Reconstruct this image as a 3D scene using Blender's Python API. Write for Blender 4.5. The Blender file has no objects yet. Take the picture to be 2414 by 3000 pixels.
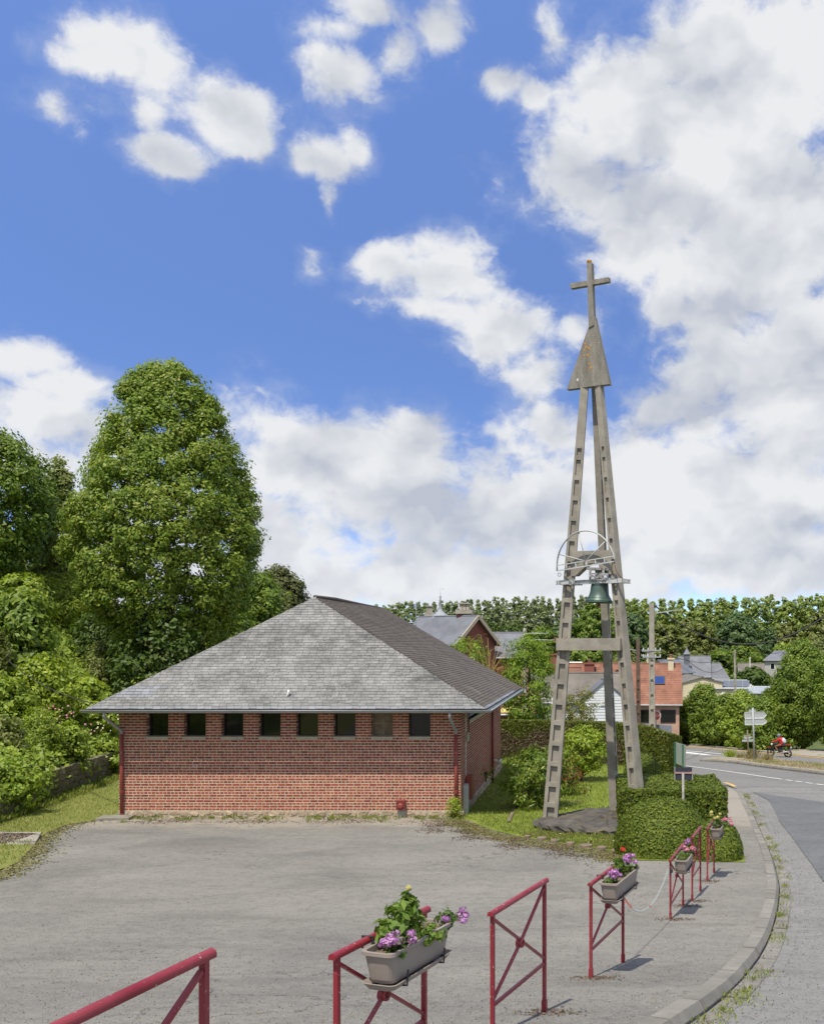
import bpy, math, random
import numpy as np
from mathutils import Vector, Matrix
random.seed(7); rng = np.random.default_rng(11)
R = math.radians
scene = bpy.context.scene
COL = scene.collection

# ------------------------------------------------------------------ camera
F, PU, PV, CZ = 3000.0, 1750.0, 1880.0, 5.47      # focal length and principal point in photo pixels, eye height
cam_d = bpy.data.cameras.new('camera'); cam = bpy.data.objects.new('camera', cam_d); COL.objects.link(cam)
cam.location = (0, 0, CZ); cam.rotation_euler = (R(90), 0, 0)
cam_d.sensor_fit = 'HORIZONTAL'; cam_d.sensor_width = 36.0; cam_d.lens = 36.0 * F / 2414.0
cam_d.shift_x = -(PU - 1207.0) / 2414.0; cam_d.shift_y = (PV - 1500.0) / 2414.0
cam_d.clip_start = 0.1; cam_d.clip_end = 6000
scene.camera = cam

# ------------------------------------------------------------------ light and exposure
SUN = Vector((0.16, 0.476, -1.0)).normalized()
sl = bpy.data.lights.new('sun', 'SUN'); sl.energy = 4.2; sl.angle = R(0.5); sl.color = (1.0, 0.93, 0.81)
so = bpy.data.objects.new('sun', sl); COL.objects.link(so)
so.rotation_euler = SUN.to_track_quat('-Z', 'Y').to_euler(); so.location = (-20, -40, 80)
scene.view_settings.view_transform = 'Standard'; scene.view_settings.look = 'None'
scene.view_settings.exposure = 0.22; scene.view_settings.gamma = 1.0
scene.view_settings.use_curve_mapping = False
scene.cycles.use_denoising = True
scene.cycles.max_bounces = 6; scene.cycles.transparent_max_bounces = 4

# ------------------------------------------------------------------ world: Nishita sky with clouds
world = bpy.data.worlds.new('World'); scene.world = world; world.use_nodes = True
wt = world.node_tree; wt.nodes.clear()
class NT:
    def __init__(s, t): s.t = t
    def n(s, typ, **kw):
        nd = s.t.nodes.new(typ)
        for k, v in kw.items(): setattr(nd, k, v)
        return nd
    def put(s, sock, val):
        if val is None: return
        if isinstance(val, bpy.types.NodeSocket): s.t.links.new(val, sock)
        else: sock.default_value = val
    def math(s, op, a, b=None, c=None, clamp=False):
        nd = s.n('ShaderNodeMath', operation=op, use_clamp=clamp)
        s.put(nd.inputs[0], a); s.put(nd.inputs[1], b); s.put(nd.inputs[2], c)
        return nd.outputs[0]
    def vec(s, op, a, b=None, out=0):
        nd = s.n('ShaderNodeVectorMath', operation=op)
        s.put(nd.inputs[0], a); s.put(nd.inputs[1], b)
        return nd.outputs['Value'] if op in ('LENGTH', 'DOT_PRODUCT', 'DISTANCE') else nd.outputs[0]
    def noise(s, v, scale, detail=4, rough=.5, dist=0.0, col=False):
        nd = s.n('ShaderNodeTexNoise'); s.put(nd.inputs['Vector'], v)
        nd.inputs['Scale'].default_value = scale; nd.inputs['Detail'].default_value = detail
        nd.inputs['Roughness'].default_value = rough; nd.inputs['Distortion'].default_value = dist
        return nd.outputs['Color' if col else 'Fac']
    def ramp(s, f, stops, interp='LINEAR'):
        nd = s.n('ShaderNodeValToRGB'); s.put(nd.inputs[0], f); e = nd.color_ramp; e.interpolation = interp
        while len(e.elements) > 1: e.elements.remove(e.elements[-1])
        for i, (p, c) in enumerate(stops):
            el = e.elements[0] if i == 0 else e.elements.new(p)
            el.position = p; el.color = (c[0], c[1], c[2], 1.0)
        return nd.outputs[0]
    def smooth(s, v, a, b, lo=0.0, hi=1.0):
        nd = s.n('ShaderNodeMapRange', interpolation_type='SMOOTHSTEP'); s.put(nd.inputs[0], v)
        nd.inputs[1].default_value = a; nd.inputs[2].default_value = b
        nd.inputs[3].default_value = lo; nd.inputs[4].default_value = hi
        return nd.outputs[0]
    def mix(s, f, a, b, mode='MIX'):
        nd = s.n('ShaderNodeMix', data_type='RGBA', blend_type=mode)
        s.put(nd.inputs[0], f)
        for k, v in ((6, a), (7, b)):
            if isinstance(v, (tuple, list)): v = (v[0], v[1], v[2], 1.0)
            s.put(nd.inputs[k], v)
        return nd.outputs[2]

W = NT(wt)
tc = W.n('ShaderNodeTexCoord'); dirn = tc.outputs['Generated']
sky = W.n('ShaderNodeTexSky', sky_type='NISHITA', sun_disc=False)
sky.sun_elevation = R(63.3); sky.sun_rotation = R(198.6); sky.air_density = 1.0; sky.dust_density = 0.3; sky.ozone_density = 3.0
# the clear polarised blue of the photograph sits low over the horizon: look the sky model up a little higher
skyv = W.vec('NORMALIZE', W.vec('ADD', W.vec('MULTIPLY', dirn, (1, 1, 3.0)), (0, 0, 0.03)))
W.put(sky.inputs[0], skyv)
hsv = W.n('ShaderNodeHueSaturation'); hsv.inputs['Hue'].default_value = 0.51; hsv.inputs['Saturation'].default_value = 1.1
hsv.inputs['Value'].default_value = 2.15; W.put(hsv.inputs['Color'], sky.outputs[0])
blue = hsv.outputs[0]
# clouds: fields of cumulus given by their direction in the sky (centre, half width, half height, weight), broken up by noise
BLOBS = [(395,150,215,125,1.15),(250,180,120,40,.45),(165,330,110,75,.8),(270,310,70,40,.4),(690,310,185,135,1.15),(740,400,120,90,1.0),(470,455,160,70,.9),(420,330,60,60,.5),
 (935,470,150,85,1.05),(1040,440,60,70,.8),(965,600,55,110,.85),(920,745,60,50,.5),(1000,80,230,70,.75),(1090,30,240,80,1.15),(1000,205,150,120,1.1),(1290,95,150,130,1.2),(1180,130,140,100,1.0),
 (1450,225,150,65,.95),(1340,180,120,85,.85),(1560,270,80,60,.7),(1620,130,70,110,.5),(1130,760,130,75,.9),(1330,800,210,130,1.1),(1300,910,230,70,.9),(1480,960,230,130,1.15),(1600,1080,160,110,.9),
 (1700,960,120,100,.9),(1880,330,300,260,1.3),(2150,250,480,400,1.5),(1720,560,290,180,1.2),(1900,620,360,210,1.35),(2230,700,420,400,1.5),(2380,1100,420,420,1.5),(2080,1060,260,220,1.3),(1960,900,110,120,1.0),
 (2100,1400,600,330,1.35),(1600,1480,520,290,1.2),(1150,1430,430,250,1.15),(900,1360,380,200,1.15),(1250,1300,200,110,1.0),(1640,1260,170,140,1.0),(800,1560,560,230,1.05),(1500,1700,1100,170,1.35),(700,1690,900,190,1.25),(1000,1290,300,110,1.0),
 (60,1050,190,85,1.05),(190,1120,160,90,.9),(150,1240,260,140,1.1),(340,1300,200,110,.95),(60,1330,260,160,1.0),(420,1560,420,200,.9),(2350,1640,560,190,1.1),(2030,1230,330,210,1.3),(2330,1500,360,230,1.4),(1990,1630,460,180,1.35),(2120,900,220,200,1.2),(1500,1560,420,160,1.2)]
mask = None
for (u, v, ru, rv, wgt) in BLOBS:
    if v < 800 and u < 1100: ru, rv = ru*.88, rv*.88
    c = Vector(((u-PU)/F, 1.0, (PV-v)/F)); k = 1.0/c.length; c.normalize()
    dl = W.vec('LENGTH', W.vec('MULTIPLY', W.vec('SUBTRACT', dirn, tuple(c)), (F/(ru*k), 2.5, F/(rv*k))))
    val = W.math('MULTIPLY_ADD', dl, -wgt, wgt)
    mask = val if mask is None else W.math('SMOOTH_MAX', mask, val, 0.15)
warp = W.vec('SCALE', W.vec('SUBTRACT', W.noise(dirn, 14.0, 5, .6, col=True), (.5, .5, .5)))
warp.node.inputs['Scale'].default_value = 0.045
pst = W.vec('MULTIPLY', W.vec('ADD', dirn, warp), (1.0, 1.0, 1.35))
b1 = W.noise(pst, 24.0, 4, .55); s1 = W.noise(pst, 12.0, 3, .5); s2 = W.noise(W.vec('ADD', pst, (-0.006, 0.0, 0.03)), 12.0, 3, .5)
f1 = W.noise(pst, 9.5, 9, .6)
f0 = W.noise(pst, 4.2, 4, .5)
sepd = W.n('ShaderNodeSeparateXYZ'); W.put(sepd.inputs[0], dirn)
away = W.smooth(sepd.outputs['Y'], 0.86, 0.55)                    # the rest of the sky: unseen clouds of the same kind, thickened to lessen blue fill
gen = W.math('SUBTRACT', W.math('MULTIPLY', W.math('MULTIPLY', W.math('SUBTRACT', f0, .41), 6.0), away), W.math('SUBTRACT', 1.0, away))
mask = W.math('MAXIMUM', W.math('MAXIMUM', mask, -1.0), gen)
val = W.math('ADD', W.math('MULTIPLY', mask, 1.05), W.math('ADD', W.math('MULTIPLY', W.math('SUBTRACT', f1, 0.52), 2.9), W.math('MULTIPLY', W.math('SUBTRACT', b1, .52), .9)))
dens = W.smooth(val, 0.0, 0.68)
wisp = W.math('MULTIPLY', W.smooth(W.math('ADD', W.math('MULTIPLY', mask, .7), W.math('MULTIPLY', W.math('SUBTRACT', f1, .5), 2.6)), -.15, .8), .42)
dens = W.math('MAXIMUM', dens, wisp)
lit = W.math('ADD', W.math('MULTIPLY', W.math('SUBTRACT', s1, s2), 2.6), W.math('MULTIPLY', W.math('SUBTRACT', .66, f0), 3.6))
lit = W.math('ADD', lit, W.math('MULTIPLY', W.math('SUBTRACT', f1, .5), .5))
lit = W.math('ADD', lit, W.math('MULTIPLY', W.math('SUBTRACT', .9, mask), 0.3), clamp=True)
ccol = W.ramp(lit, [(0, (4.7, 5.0, 5.7)), (.4, (6.0, 6.25, 6.65)), (1, (7.7, 7.8, 7.9))])
mixc = W.mix(W.math('MULTIPLY', dens, .97), blue, ccol)
bg = W.n('ShaderNodeBackground'); bg.inputs['Strength'].default_value = 0.095; W.put(bg.inputs['Color'], mixc)
wo = W.n('ShaderNodeOutputWorld'); wt.links.new(bg.outputs[0], wo.inputs[0])
try:
    world.cycles.sampling_method = 'MANUAL'; world.cycles.sample_map_resolution = 512
except Exception: pass

# ------------------------------------------------------------------ the lie of the land
def _tab(pts):
    ys = np.arange(-60, 1600, .25); z = np.interp(ys, [p[0] for p in pts], [p[1] for p in pts])
    out = z.copy()
    for k, sg in ((0, 1.2), (1, 3.0)):
        n = int(sg*4/.25); w = np.exp(-.5*(np.arange(-n, n+1)*.25/sg)**2); w /= w.sum()
        zz = np.convolve(np.pad(z, n, mode='edge'), w, 'valid')
        t = np.clip((ys-30)/20, 0, 1) if k else 1.0
        out = out*(1-t) + zz*t
    return ys, out
NEAR = [(-60,8),(-20,1.5),(0,-1.55),(4,-2.25),(5.65,-2.65),(7.75,-3.0),(8.8,-3.16),(10.8,-3.56),(13.5,-4.03),(16.2,-4.43),(18,-4.56),(20.2,-4.73),(24,-5.0),(30,-5.38),(33,-5.47)]
YG, ZG = _tab(NEAR + [(45,-5.62),(52,-5.72),(58,-6.6),(66,-7.8),(75,-8.6),(100,-9.8),(150,-10.5),(330,-10.5),(450,-8),(700,6),(1600,30)])
_,  ZR = _tab(NEAR + [(75,-8.42),(100,-9.8),(150,-10.5),(330,-10.5),(450,-8),(700,6),(1600,30)])
def sst(a, b, x):
    t = np.clip((x-a)/(b-a), 0, 1); return t*t*(3-2*t)
def wall_x(y): return -18.0 - (y-31.0)*0.17
def g(x, y):
    x = np.asarray(x, float); y = np.asarray(y, float)
    t = sst(1.5, 5.0, x)
    z = np.interp(y, YG, ZG)*(1-t) + np.interp(y, YG, ZR)*t
    s = wall_x(y) - x
    h = np.where(s > 0.05, 1.05*sst(.05, .45, s) + np.minimum(np.maximum(s-.4, 0)*.78, 9.0) + np.maximum(s-13, 0)*.1, 0.0)
    h = h*(1-sst(75, 115, y))*sst(8, 16, y+0*x)
    return z + h + CZ
def gz(x, y): return float(g(x, y))
KERB = [(-8.0,-9.0),(-3.6,0.0),(-1.4,4.0),(.68,8.8),(1.82,12.6),(2.8,16.8),(3.4,19.8),(3.72,22),(4.02,24.3),(4.62,30),(5.09,35),(5.6,40),(5.72,42),(5.55,43.8),(5.1,45.6),(4.3,48.0)]
def _spline(pts, step):
    P_ = [Vector((a, b, 0)) for a, b in pts]; P_ = [2*P_[0]-P_[1]] + P_ + [2*P_[-1]-P_[-2]]; out = []
    for i in range(1, len(P_)-2):
        n = max(2, int((P_[i+1]-P_[i]).length/step))
        for k in range(n):
            t = k/n; a, b, c, d = P_[i-1:i+3]
            out.append(.5*((2*b)+(c-a)*t+(2*a-5*b+4*c-d)*t*t+(3*b-a-3*c+d)*t**3))
    out.append(P_[-2]); return out
KC = _spline(KERB, .25)
_ky = np.array([p.y for p in KC]); _kx = np.array([p.x for p in KC])
def kerb_x(y): return np.interp(y, _ky, _kx)
def P(u, v, d): return Vector(((u-PU)*d/F, d, CZ-(v-PV)*d/F))
def hit(u, v, off=0.0):
    a = 2.0; fn = lambda d: (CZ-(v-PV)*d/F) - (gz((u-PU)*d/F, d)+off)
    d = 2.0; st = .25
    while d < 900:
        if fn(d) > 0 >= fn(d+st): break
        d += st
        if d > 60: st = 1.0
    lo, hi = d, d+st
    for _ in range(30):
        m = .5*(lo+hi)
        if fn(m) > 0: lo = m
        else: hi = m
    return P(u, v, hi)

# ------------------------------------------------------------------ mesh helpers
class MB:
    def __init__(s): s.v = []; s.f = []; s.m = []
    def add(s, vs, fs, mi=0):
        o = len(s.v); s.v += [tuple(p) for p in vs]; s.f += [tuple(i+o for i in f) for f in fs]; s.m += [mi]*len(fs)
        return s
    def hexa(s, p, mi=0):      # p: four bottom, four top
        return s.add(p, [(3,2,1,0),(4,5,6,7),(0,1,5,4),(1,2,6,5),(2,3,7,6),(3,0,4,7)], mi)
    def box(s, c, d, M=None, mi=0):
        c = Vector(c); x, y, z = d[0]/2, d[1]/2, d[2]/2
        ps = [Vector(q) for q in ((-x,-y,-z),(x,-y,-z),(x,y,-z),(-x,y,-z),(-x,-y,z),(x,-y,z),(x,y,z),(-x,y,z))]
        if M is not None: ps = [M @ q for q in ps]
        return s.hexa([q+c for q in ps], mi)
    def bar(s, p, q, w, h, up=(0,0,1), mi=0, w2=None, h2=None):
        p = Vector(p); q = Vector(q); d = (q-p).normalized(); up = Vector(up)
        if abs(d.dot(up.normalized())) > .99: up = Vector((0,1,0))
        a = d.cross(up).normalized(); b = a.cross(d).normalized()
        w2 = w if w2 is None else w2; h2 = h if h2 is None else h2
        ps = [p+a*x*w/2+b*y*h/2 for x, y in ((-1,-1),(1,-1),(1,1),(-1,1))] + [q+a*x*w2/2+b*y*h2/2 for x, y in ((-1,-1),(1,-1),(1,1),(-1,1))]
        return s.hexa(ps, mi)
    def tube(s, pts, r, n=8, mi=0, cap=True, closed=False):
        pts = [Vector(p) for p in pts]; m = len(pts)
        rs = r if isinstance(r, (list, tuple)) else [r]*m
        o = len(s.v); prev = None
        for i in range(m):
            if closed: d = pts[(i+1) % m]-pts[i-1]
            else: d = pts[min(i+1, m-1)]-pts[max(i-1, 0)]
            d = d.normalized() if d.length > 1e-9 else Vector((0,0,1))
            if prev is None: a = d.orthogonal().normalized()
            else:
                a = prev - d*prev.dot(d); a = a.normalized() if a.length > 1e-6 else d.orthogonal().normalized()
            prev = a; b = d.cross(a)
            for k in range(n):
                t = 2*math.pi*k/n; s.v.append(tuple(pts[i]+(a*math.cos(t)+b*math.sin(t))*rs[i]))
        for i in range(m if closed else m-1):
            j = (i+1) % m
            for k in range(n):
                k2 = (k+1) % n
                s.f.append((o+i*n+k, o+i*n+k2, o+j*n+k2, o+j*n+k)); s.m.append(mi)
        if cap and not closed:
            s.f.append(tuple(o+k for k in reversed(range(n)))); s.m.append(mi)
            s.f.append(tuple(o+(m-1)*n+k for k in range(n))); s.m.append(mi)
        return s
    def lathe(s, prof, n=16, M=None, mi=0):
        o = len(s.v); M = M or Matrix.Identity(4)
        for (r, z) in prof:
            for k in range(n):
                t = 2*math.pi*k/n; s.v.append(tuple(M @ Vector((r*math.cos(t), r*math.sin(t), z))))
        for i in range(len(prof)-1):
            for k in range(n):
                k2 = (k+1) % n
                s.f.append((o+i*n+k, o+i*n+k2, o+(i+1)*n+k2, o+(i+1)*n+k)); s.m.append(mi)
        return s
    def prism(s, poly, off, mi=0):
        poly = [Vector(p) for p in poly]; off = Vector(off); n = len(poly)
        vs = poly + [p+off for p in poly]
        fs = [tuple(reversed(range(n))), tuple(range(n, 2*n))] + [(i, (i+1) % n, (i+1) % n+n, i+n) for i in range(n)]
        return s.add(vs, fs, mi)
    def build(s, name, mats, parent=None, smooth=False, kind=None):
        me = bpy.data.meshes.new(name); me.from_pydata(s.v, [], s.f)
        if not isinstance(mats, (list, tuple)): mats = [mats]
        for m in mats: me.materials.append(m)
        if len(mats) > 1: me.polygons.foreach_set('material_index', s.m)
        if smooth: me.polygons.foreach_set('use_smooth', [True]*len(s.f))
        return link(name, me, parent, kind)
def link(name, me, parent=None, kind=None):
    o = bpy.data.objects.new(name, me); COL.objects.link(o)
    if parent is not None: attach(o, parent)
    if kind: o['kind'] = kind
    return o
ROOT = {}
def attach(o, parent):
    o.parent = parent
    loc = ROOT.get(parent.name)
    if loc is not None: o.matrix_parent_inverse = Matrix.Translation(-loc)
def tag(o, label, cat, group=None):
    o['label'] = label; o['category'] = cat
    if group: o['group'] = group
    return o
def thing(name, label, cat, loc, group=None):
    o = bpy.data.objects.new(name, None); COL.objects.link(o); o.location = loc; o.empty_display_size = .3
    ROOT[o.name] = Vector(loc)
    return tag(o, label, cat, group)
def npmesh(name, V, quads, mat, parent=None, kind=None, smooth=False, mats=None, mi=None):
    me = bpy.data.meshes.new(name); V = np.ascontiguousarray(V, dtype=np.float32); nv = len(V); nq, k = quads.shape
    me.vertices.add(nv); me.vertices.foreach_set('co', V.ravel())
    me.loops.add(nq*k); me.loops.foreach_set('vertex_index', np.ascontiguousarray(quads, dtype=np.int32).ravel())
    me.polygons.add(nq); me.polygons.foreach_set('loop_start', np.arange(0, nq*k, k, dtype=np.int32))
    for m in (mats or [mat]): me.materials.append(m)
    if mi is not None: me.polygons.foreach_set('material_index', np.ascontiguousarray(mi, dtype=np.int32))
    if smooth: me.polygons.foreach_set('use_smooth', np.ones(nq, dtype=bool))
    me.update(calc_edges=True)
    return link(name, me, parent, kind)

# ------------------------------------------------------------------ materials
def new_mat(name):
    m = bpy.data.materials.new(name); m.use_nodes = True; t = m.node_tree; t.nodes.clear()
    n = NT(t); out = n.n('ShaderNodeOutputMaterial'); b = n.n('ShaderNodeBsdfPrincipled'); t.links.new(b.outputs[0], out.inputs[0])
    return m, n, b, out
def rnd_island(n):
    ge = n.n('ShaderNodeNewGeometry'); oi = n.n('ShaderNodeObjectInfo')
    return n.math('FRACT', n.math('ADD', ge.outputs['Random Per Island'], oi.outputs['Random']))
def pm(name, c, var=.2, scale=3.0, rough=.8, metal=0.0, bump=0.0, bscale=40.0, island=0.0, c2=None, spots=None, spec=.5, stretch=None, dirt=None):
    m, n, b, out = new_mat(name); co = n.n('ShaderNodeTexCoord').outputs['Object']
    if stretch: co = n.vec('MULTIPLY', co, stretch)
    f = n.noise(co, scale, 6, .6)
    lo = tuple(x*(1-var) for x in c); hi = c2 or tuple(min(1, x*(1+var)) for x in c)
    col = n.ramp(f, [(.3, lo), (.7, hi)])
    if dirt:      # (colour, scale, threshold, amount)
        col = n.mix(n.math('MULTIPLY', n.smooth(n.noise(co, dirt[1], 5, .65), dirt[2], dirt[2]+.12), dirt[3]), col, dirt[0])
    if spots:     # (colour, scale, threshold)
        col = n.mix(n.smooth(n.noise(co, spots[1], 3, .5), spots[2], spots[2]+.05), col, spots[0])
    if island:
        r = rnd_island(n); k = n.math('MULTIPLY_ADD', r, 2*island, 1-island)
        cc = n.n('ShaderNodeCombineXYZ')
        for q in range(3): n.put(cc.inputs[q], k)
        col = n.mix(1.0, col, cc.outputs[0], 'MULTIPLY')
    n.put(b.inputs['Base Color'], col); b.inputs['Roughness'].default_value = rough; b.inputs['Metallic'].default_value = metal
    b.inputs['Specular IOR Level'].default_value = spec
    if bump:
        bp = n.n('ShaderNodeBump'); bp.inputs['Strength'].default_value = bump; bp.inputs['Distance'].default_value = .02
        n.put(bp.inputs['Height'], n.noise(co, bscale, 5, .6)); n.put(b.inputs['Normal'], bp.outputs[0])
    return m
LEAFK = (1.8, 1.5, 1.1)
def leaf_mat(name, stops, trans=.35, rough=.5, spec=.35, patch=None, k=None):
    """foliage: colour differs from leaf to leaf and in broad drifts"""
    m, n, b, out = new_mat(name)
    co = n.n('ShaderNodeTexCoord').outputs['Object']
    r = rnd_island(n)
    f = n.math('ADD', n.math('MULTIPLY', r, .62), n.math('MULTIPLY', n.noise(co, .55, 3, .5), .38))
    stops = [(p_, tuple(min(.8, q_*(k or w_)) for q_, w_ in zip(c_, LEAFK))) for p_, c_ in stops]
    col = n.ramp(f, stops)
    if patch: col = n.mix(n.math('MULTIPLY', n.smooth(n.noise(co, patch[1], 3, .5), patch[2], patch[2]+.14), patch[3]), col, patch[0])
    n.put(b.inputs['Base Color'], col); b.inputs['Roughness'].default_value = rough; b.inputs['Specular IOR Level'].default_value = spec
    tr = n.n('ShaderNodeBsdfTranslucent'); n.put(tr.inputs[0], n.mix(1.0, col, (1.25, 1.3, .55), 'MULTIPLY'))
    mx = n.n('ShaderNodeMixShader'); mx.inputs[0].default_value = trans
    n.t.links.new(b.outputs[0], mx.inputs[1]); n.t.links.new(tr.outputs[0], mx.inputs[2]); n.t.links.new(mx.outputs[0], out.inputs[0])
    return m
M = {}
def asphalt(name, c, dark, light, scale=.35, coarse=1.0, beige=False):
    m, n, b, out = new_mat(name); co = n.n('ShaderNodeTexCoord').outputs['Object']
    big = n.noise(co, scale, 5, .6, .4); mid = n.noise(n.vec('MULTIPLY', co, (.5, 1.6, 1)), 1.3, 5, .65); fine = n.noise(co, 38*coarse, 4, .75); grit = n.noise(co, 130*coarse, 2, .6)
    col = n.ramp(big, [(.25, dark), (.5, c), (.75, light)])
    col = n.mix(n.math('MULTIPLY', n.smooth(mid, .5, .68), .28), col, tuple(x*.62 for x in c))
    col = n.mix(n.math('MULTIPLY', n.smooth(fine, .38, .66), .62), col, tuple(x*1.38 for x in c))
    col = n.mix(n.math('MULTIPLY', n.smooth(grit, .52, .68), .5), col, tuple(x*.45 for x in c))
    blot = n.noise(co, 5.5, 5, .75)
    col = n.mix(n.math('MULTIPLY', n.smooth(blot, .5, .62), .42), col, tuple(x*.62 for x in c))
    col = n.mix(n.math('MULTIPLY', n.smooth(blot, .46, .34), .35), col, tuple(x*1.3 for x in c))
    if beige:
        sy = n.n('ShaderNodeSeparateXYZ'); n.put(sy.inputs[0], co)
        col = n.mix(n.math('MULTIPLY', n.smooth(n.math('ADD', sy.outputs[1], n.math('MULTIPLY', n.noise(co, .8, 5, .65), 4.5)), 31.0, 32.6), .6), col, (.36,.32,.26))
    col = n.mix(n.smooth(n.noise(co, 60*coarse, 2, .5), .76, .78), col, (.45, .43, .4))
    vo = n.n('ShaderNodeTexVoronoi', feature='DISTANCE_TO_EDGE'); vo.inputs['Scale'].default_value = .33
    n.put(vo.inputs['Vector'], n.vec('ADD', co, n.vec('MULTIPLY', n.noise(co, 1.6, 4, .6, col=True), (.9, .9, .9))))
    col = n.mix(n.math('MULTIPLY', n.smooth(n.noise(n.vec('MULTIPLY', co, (.7, 1.5, 1)), .42, 5, .65, .8), .52, .66), .45), col, tuple(x*.66 for x in c))
    crack = n.math('MULTIPLY', n.smooth(vo.outputs[0], .007, .002), n.smooth(n.noise(co, .28, 2, .5), .54, .62))
    col = n.mix(n.math('MULTIPLY', crack, .6), col, tuple(x*.3 for x in c))
    n.put(b.inputs['Base Color'], col); b.inputs['Roughness'].default_value = .93; b.inputs['Specular IOR Level'].default_value = .25
    bp = n.n('ShaderNodeBump'); bp.inputs['Strength'].default_value = .55; bp.inputs['Distance'].default_value = .012
    n.put(bp.inputs['Height'], n.math('ADD', fine, n.math('MULTIPLY', mid, 1.5))); n.put(b.inputs['Normal'], bp.outputs[0])
    return m
M['forecourt'] = asphalt('forecourt_asphalt', (.205,.197,.175), (.118,.115,.108), (.265,.252,.222), beige=True)
M['road'] = asphalt('road_asphalt', (.215,.212,.2), (.17,.168,.165), (.255,.25,.235), .25)
M['road_main'] = asphalt('main_road_asphalt', (.19,.187,.177), (.16,.158,.152), (.22,.216,.2), .12)
M['road_dark'] = asphalt('dark_asphalt', (.135,.138,.14), (.11,.113,.118), (.18,.18,.175), .5)
def grass_ground(name, a, b_, c_, dry):
    m, n, b, out = new_mat(name); co = n.n('ShaderNodeTexCoord').outputs['Object']
    f = n.math('ADD', n.math('MULTIPLY', n.noise(co, .5, 4, .6), .5), n.math('MULTIPLY', n.noise(co, 22, 5, .7), .5))
    col = n.ramp(f, [(.3, a), (.5, b_), (.68, c_)])
    col = n.mix(n.math('MULTIPLY', n.smooth(n.noise(co, .9, 4, .6), .55, .72), .6), col, dry)
    n.put(b.inputs['Base Color'], col); b.inputs['Roughness'].default_value = .9; b.inputs['Specular IOR Level'].default_value = .2
    bp = n.n('ShaderNodeBump'); bp.inputs['Strength'].default_value = .7; bp.inputs['Distance'].default_value = .04
    n.put(bp.inputs['Height'], n.noise(co, 30, 5, .7)); n.put(b.inputs['Normal'], bp.outputs[0])
    return m
M['lawn'] = grass_ground('lawn_grass', (.12,.165,.022), (.185,.24,.032), (.26,.31,.05), (.32,.29,.1))
M['lawn_dry'] = grass_ground('dry_lawn', (.13,.15,.035), (.2,.22,.055), (.27,.27,.085), (.36,.31,.16))
M['earth'] = grass_ground('rough_grass', (.05,.075,.02), (.09,.12,.035), (.15,.17,.06), (.2,.17,.09))
M['verge'] = pm('verge_gravel', (.33,.3,.25), .3, 8, .95, bump=.5, bscale=60, dirt=((.17,.18,.06), .8, .5, .7))
M['gravel'] = pm('island_gravel', (.3,.255,.2), .35, 14, .95, bump=.6, bscale=70, dirt=((.27,.24,.09), .7, .5, .8))
M['kerb'] = pm('kerb_concrete', (.215,.203,.175), .2, 3, .9, bump=.4, bscale=50, island=.12, dirt=((.16,.15,.11), 2.5, .58, .6))
M['concrete'] = pm('tower_concrete', (.31,.285,.235), .2, 2.2, .9, bump=.5, bscale=45, dirt=((.19,.175,.145), 1.4, .52, .5), spots=((.46,.44,.39), 55, .7), spec=.25)
M['concrete_pale'] = pm('pole_concrete', (.36,.33,.27), .2, 2, .9, bump=.3, bscale=30, dirt=((.2,.19,.16), 1.2, .55, .5))
def plate_mat():
    m, n, b, out = new_mat('lichen_concrete'); co = n.n('ShaderNodeTexCoord').outputs['Object']
    col = n.ramp(n.noise(n.vec('MULTIPLY', co, (3, 3, .8)), 2.0, 6, .65), [(.3, (.17,.155,.13)), (.7, (.31,.285,.24))])
    col = n.mix(n.math('MULTIPLY', n.smooth(n.noise(co, 34, 3, .6), .62, .7), .8), col, (.46,.45,.41))
    col = n.mix(n.math('MULTIPLY', n.smooth(n.noise(co, 24, 2, .6), .68, .73), .85), col, (.05,.045,.04))
    n.put(b.inputs['Base Color'], col); b.inputs['Roughness'].default_value = .92; b.inputs['Specular IOR Level'].default_value = .2
    bp = n.n('ShaderNodeBump'); bp.inputs['Strength'].default_value = .5; bp.inputs['Distance'].default_value = .02
    n.put(bp.inputs['Height'], n.noise(co, 40, 5, .65)); n.put(b.inputs['Normal'], bp.outputs[0])
    return m
M['plate'] = plate_mat()
M['lichen'] = pm('orange_lichen', (.5,.24,.03), .3, 20, .95)
M['lichen_grey'] = pm('pale_lichen', (.55,.55,.5), .15, 20, .95)
M['rock'] = pm('rough_footing', (.085,.077,.065), .45, 2.2, .95, bump=.9, bscale=14, dirt=((.17,.13,.05), 1.5, .55, .6))
def brick_mat():
    m, n, b, out = new_mat('red_brick'); co = n.n('ShaderNodeTexCoord').outputs['Object']
    r = rnd_island(n)
    col = n.ramp(r, [(0, (.19,.04,.024)), (.3, (.27,.058,.034)), (.75, (.325,.08,.043)), (1, (.4,.12,.062))])
    gp = n.n('ShaderNodeNewGeometry').outputs['Position']
    col = n.mix(n.math('MULTIPLY', n.smooth(n.noise(gp, 30, 4, .7), .5, .75), .3), col, (.4,.13,.08))
    col = n.mix(n.math('MULTIPLY', n.smooth(n.noise(gp, .6, 3, .6), .5, .7), .15), col, (.2,.045,.035))
    n.put(b.inputs['Base Color'], col); b.inputs['Roughness'].default_value = .85; b.inputs['Specular IOR Level'].default_value = .25
    bp = n.n('ShaderNodeBump'); bp.inputs['Strength'].default_value = .4; bp.inputs['Distance'].default_value = .006
    n.put(bp.inputs['Height'], n.noise(gp, 90, 4, .6)); n.put(b.inputs['Normal'], bp.outputs[0])
    return m
M['brick'] = brick_mat()
M['mortar'] = pm('mortar', (.53,.46,.35), .15, 4, .95, bump=.3, bscale=80)
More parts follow.
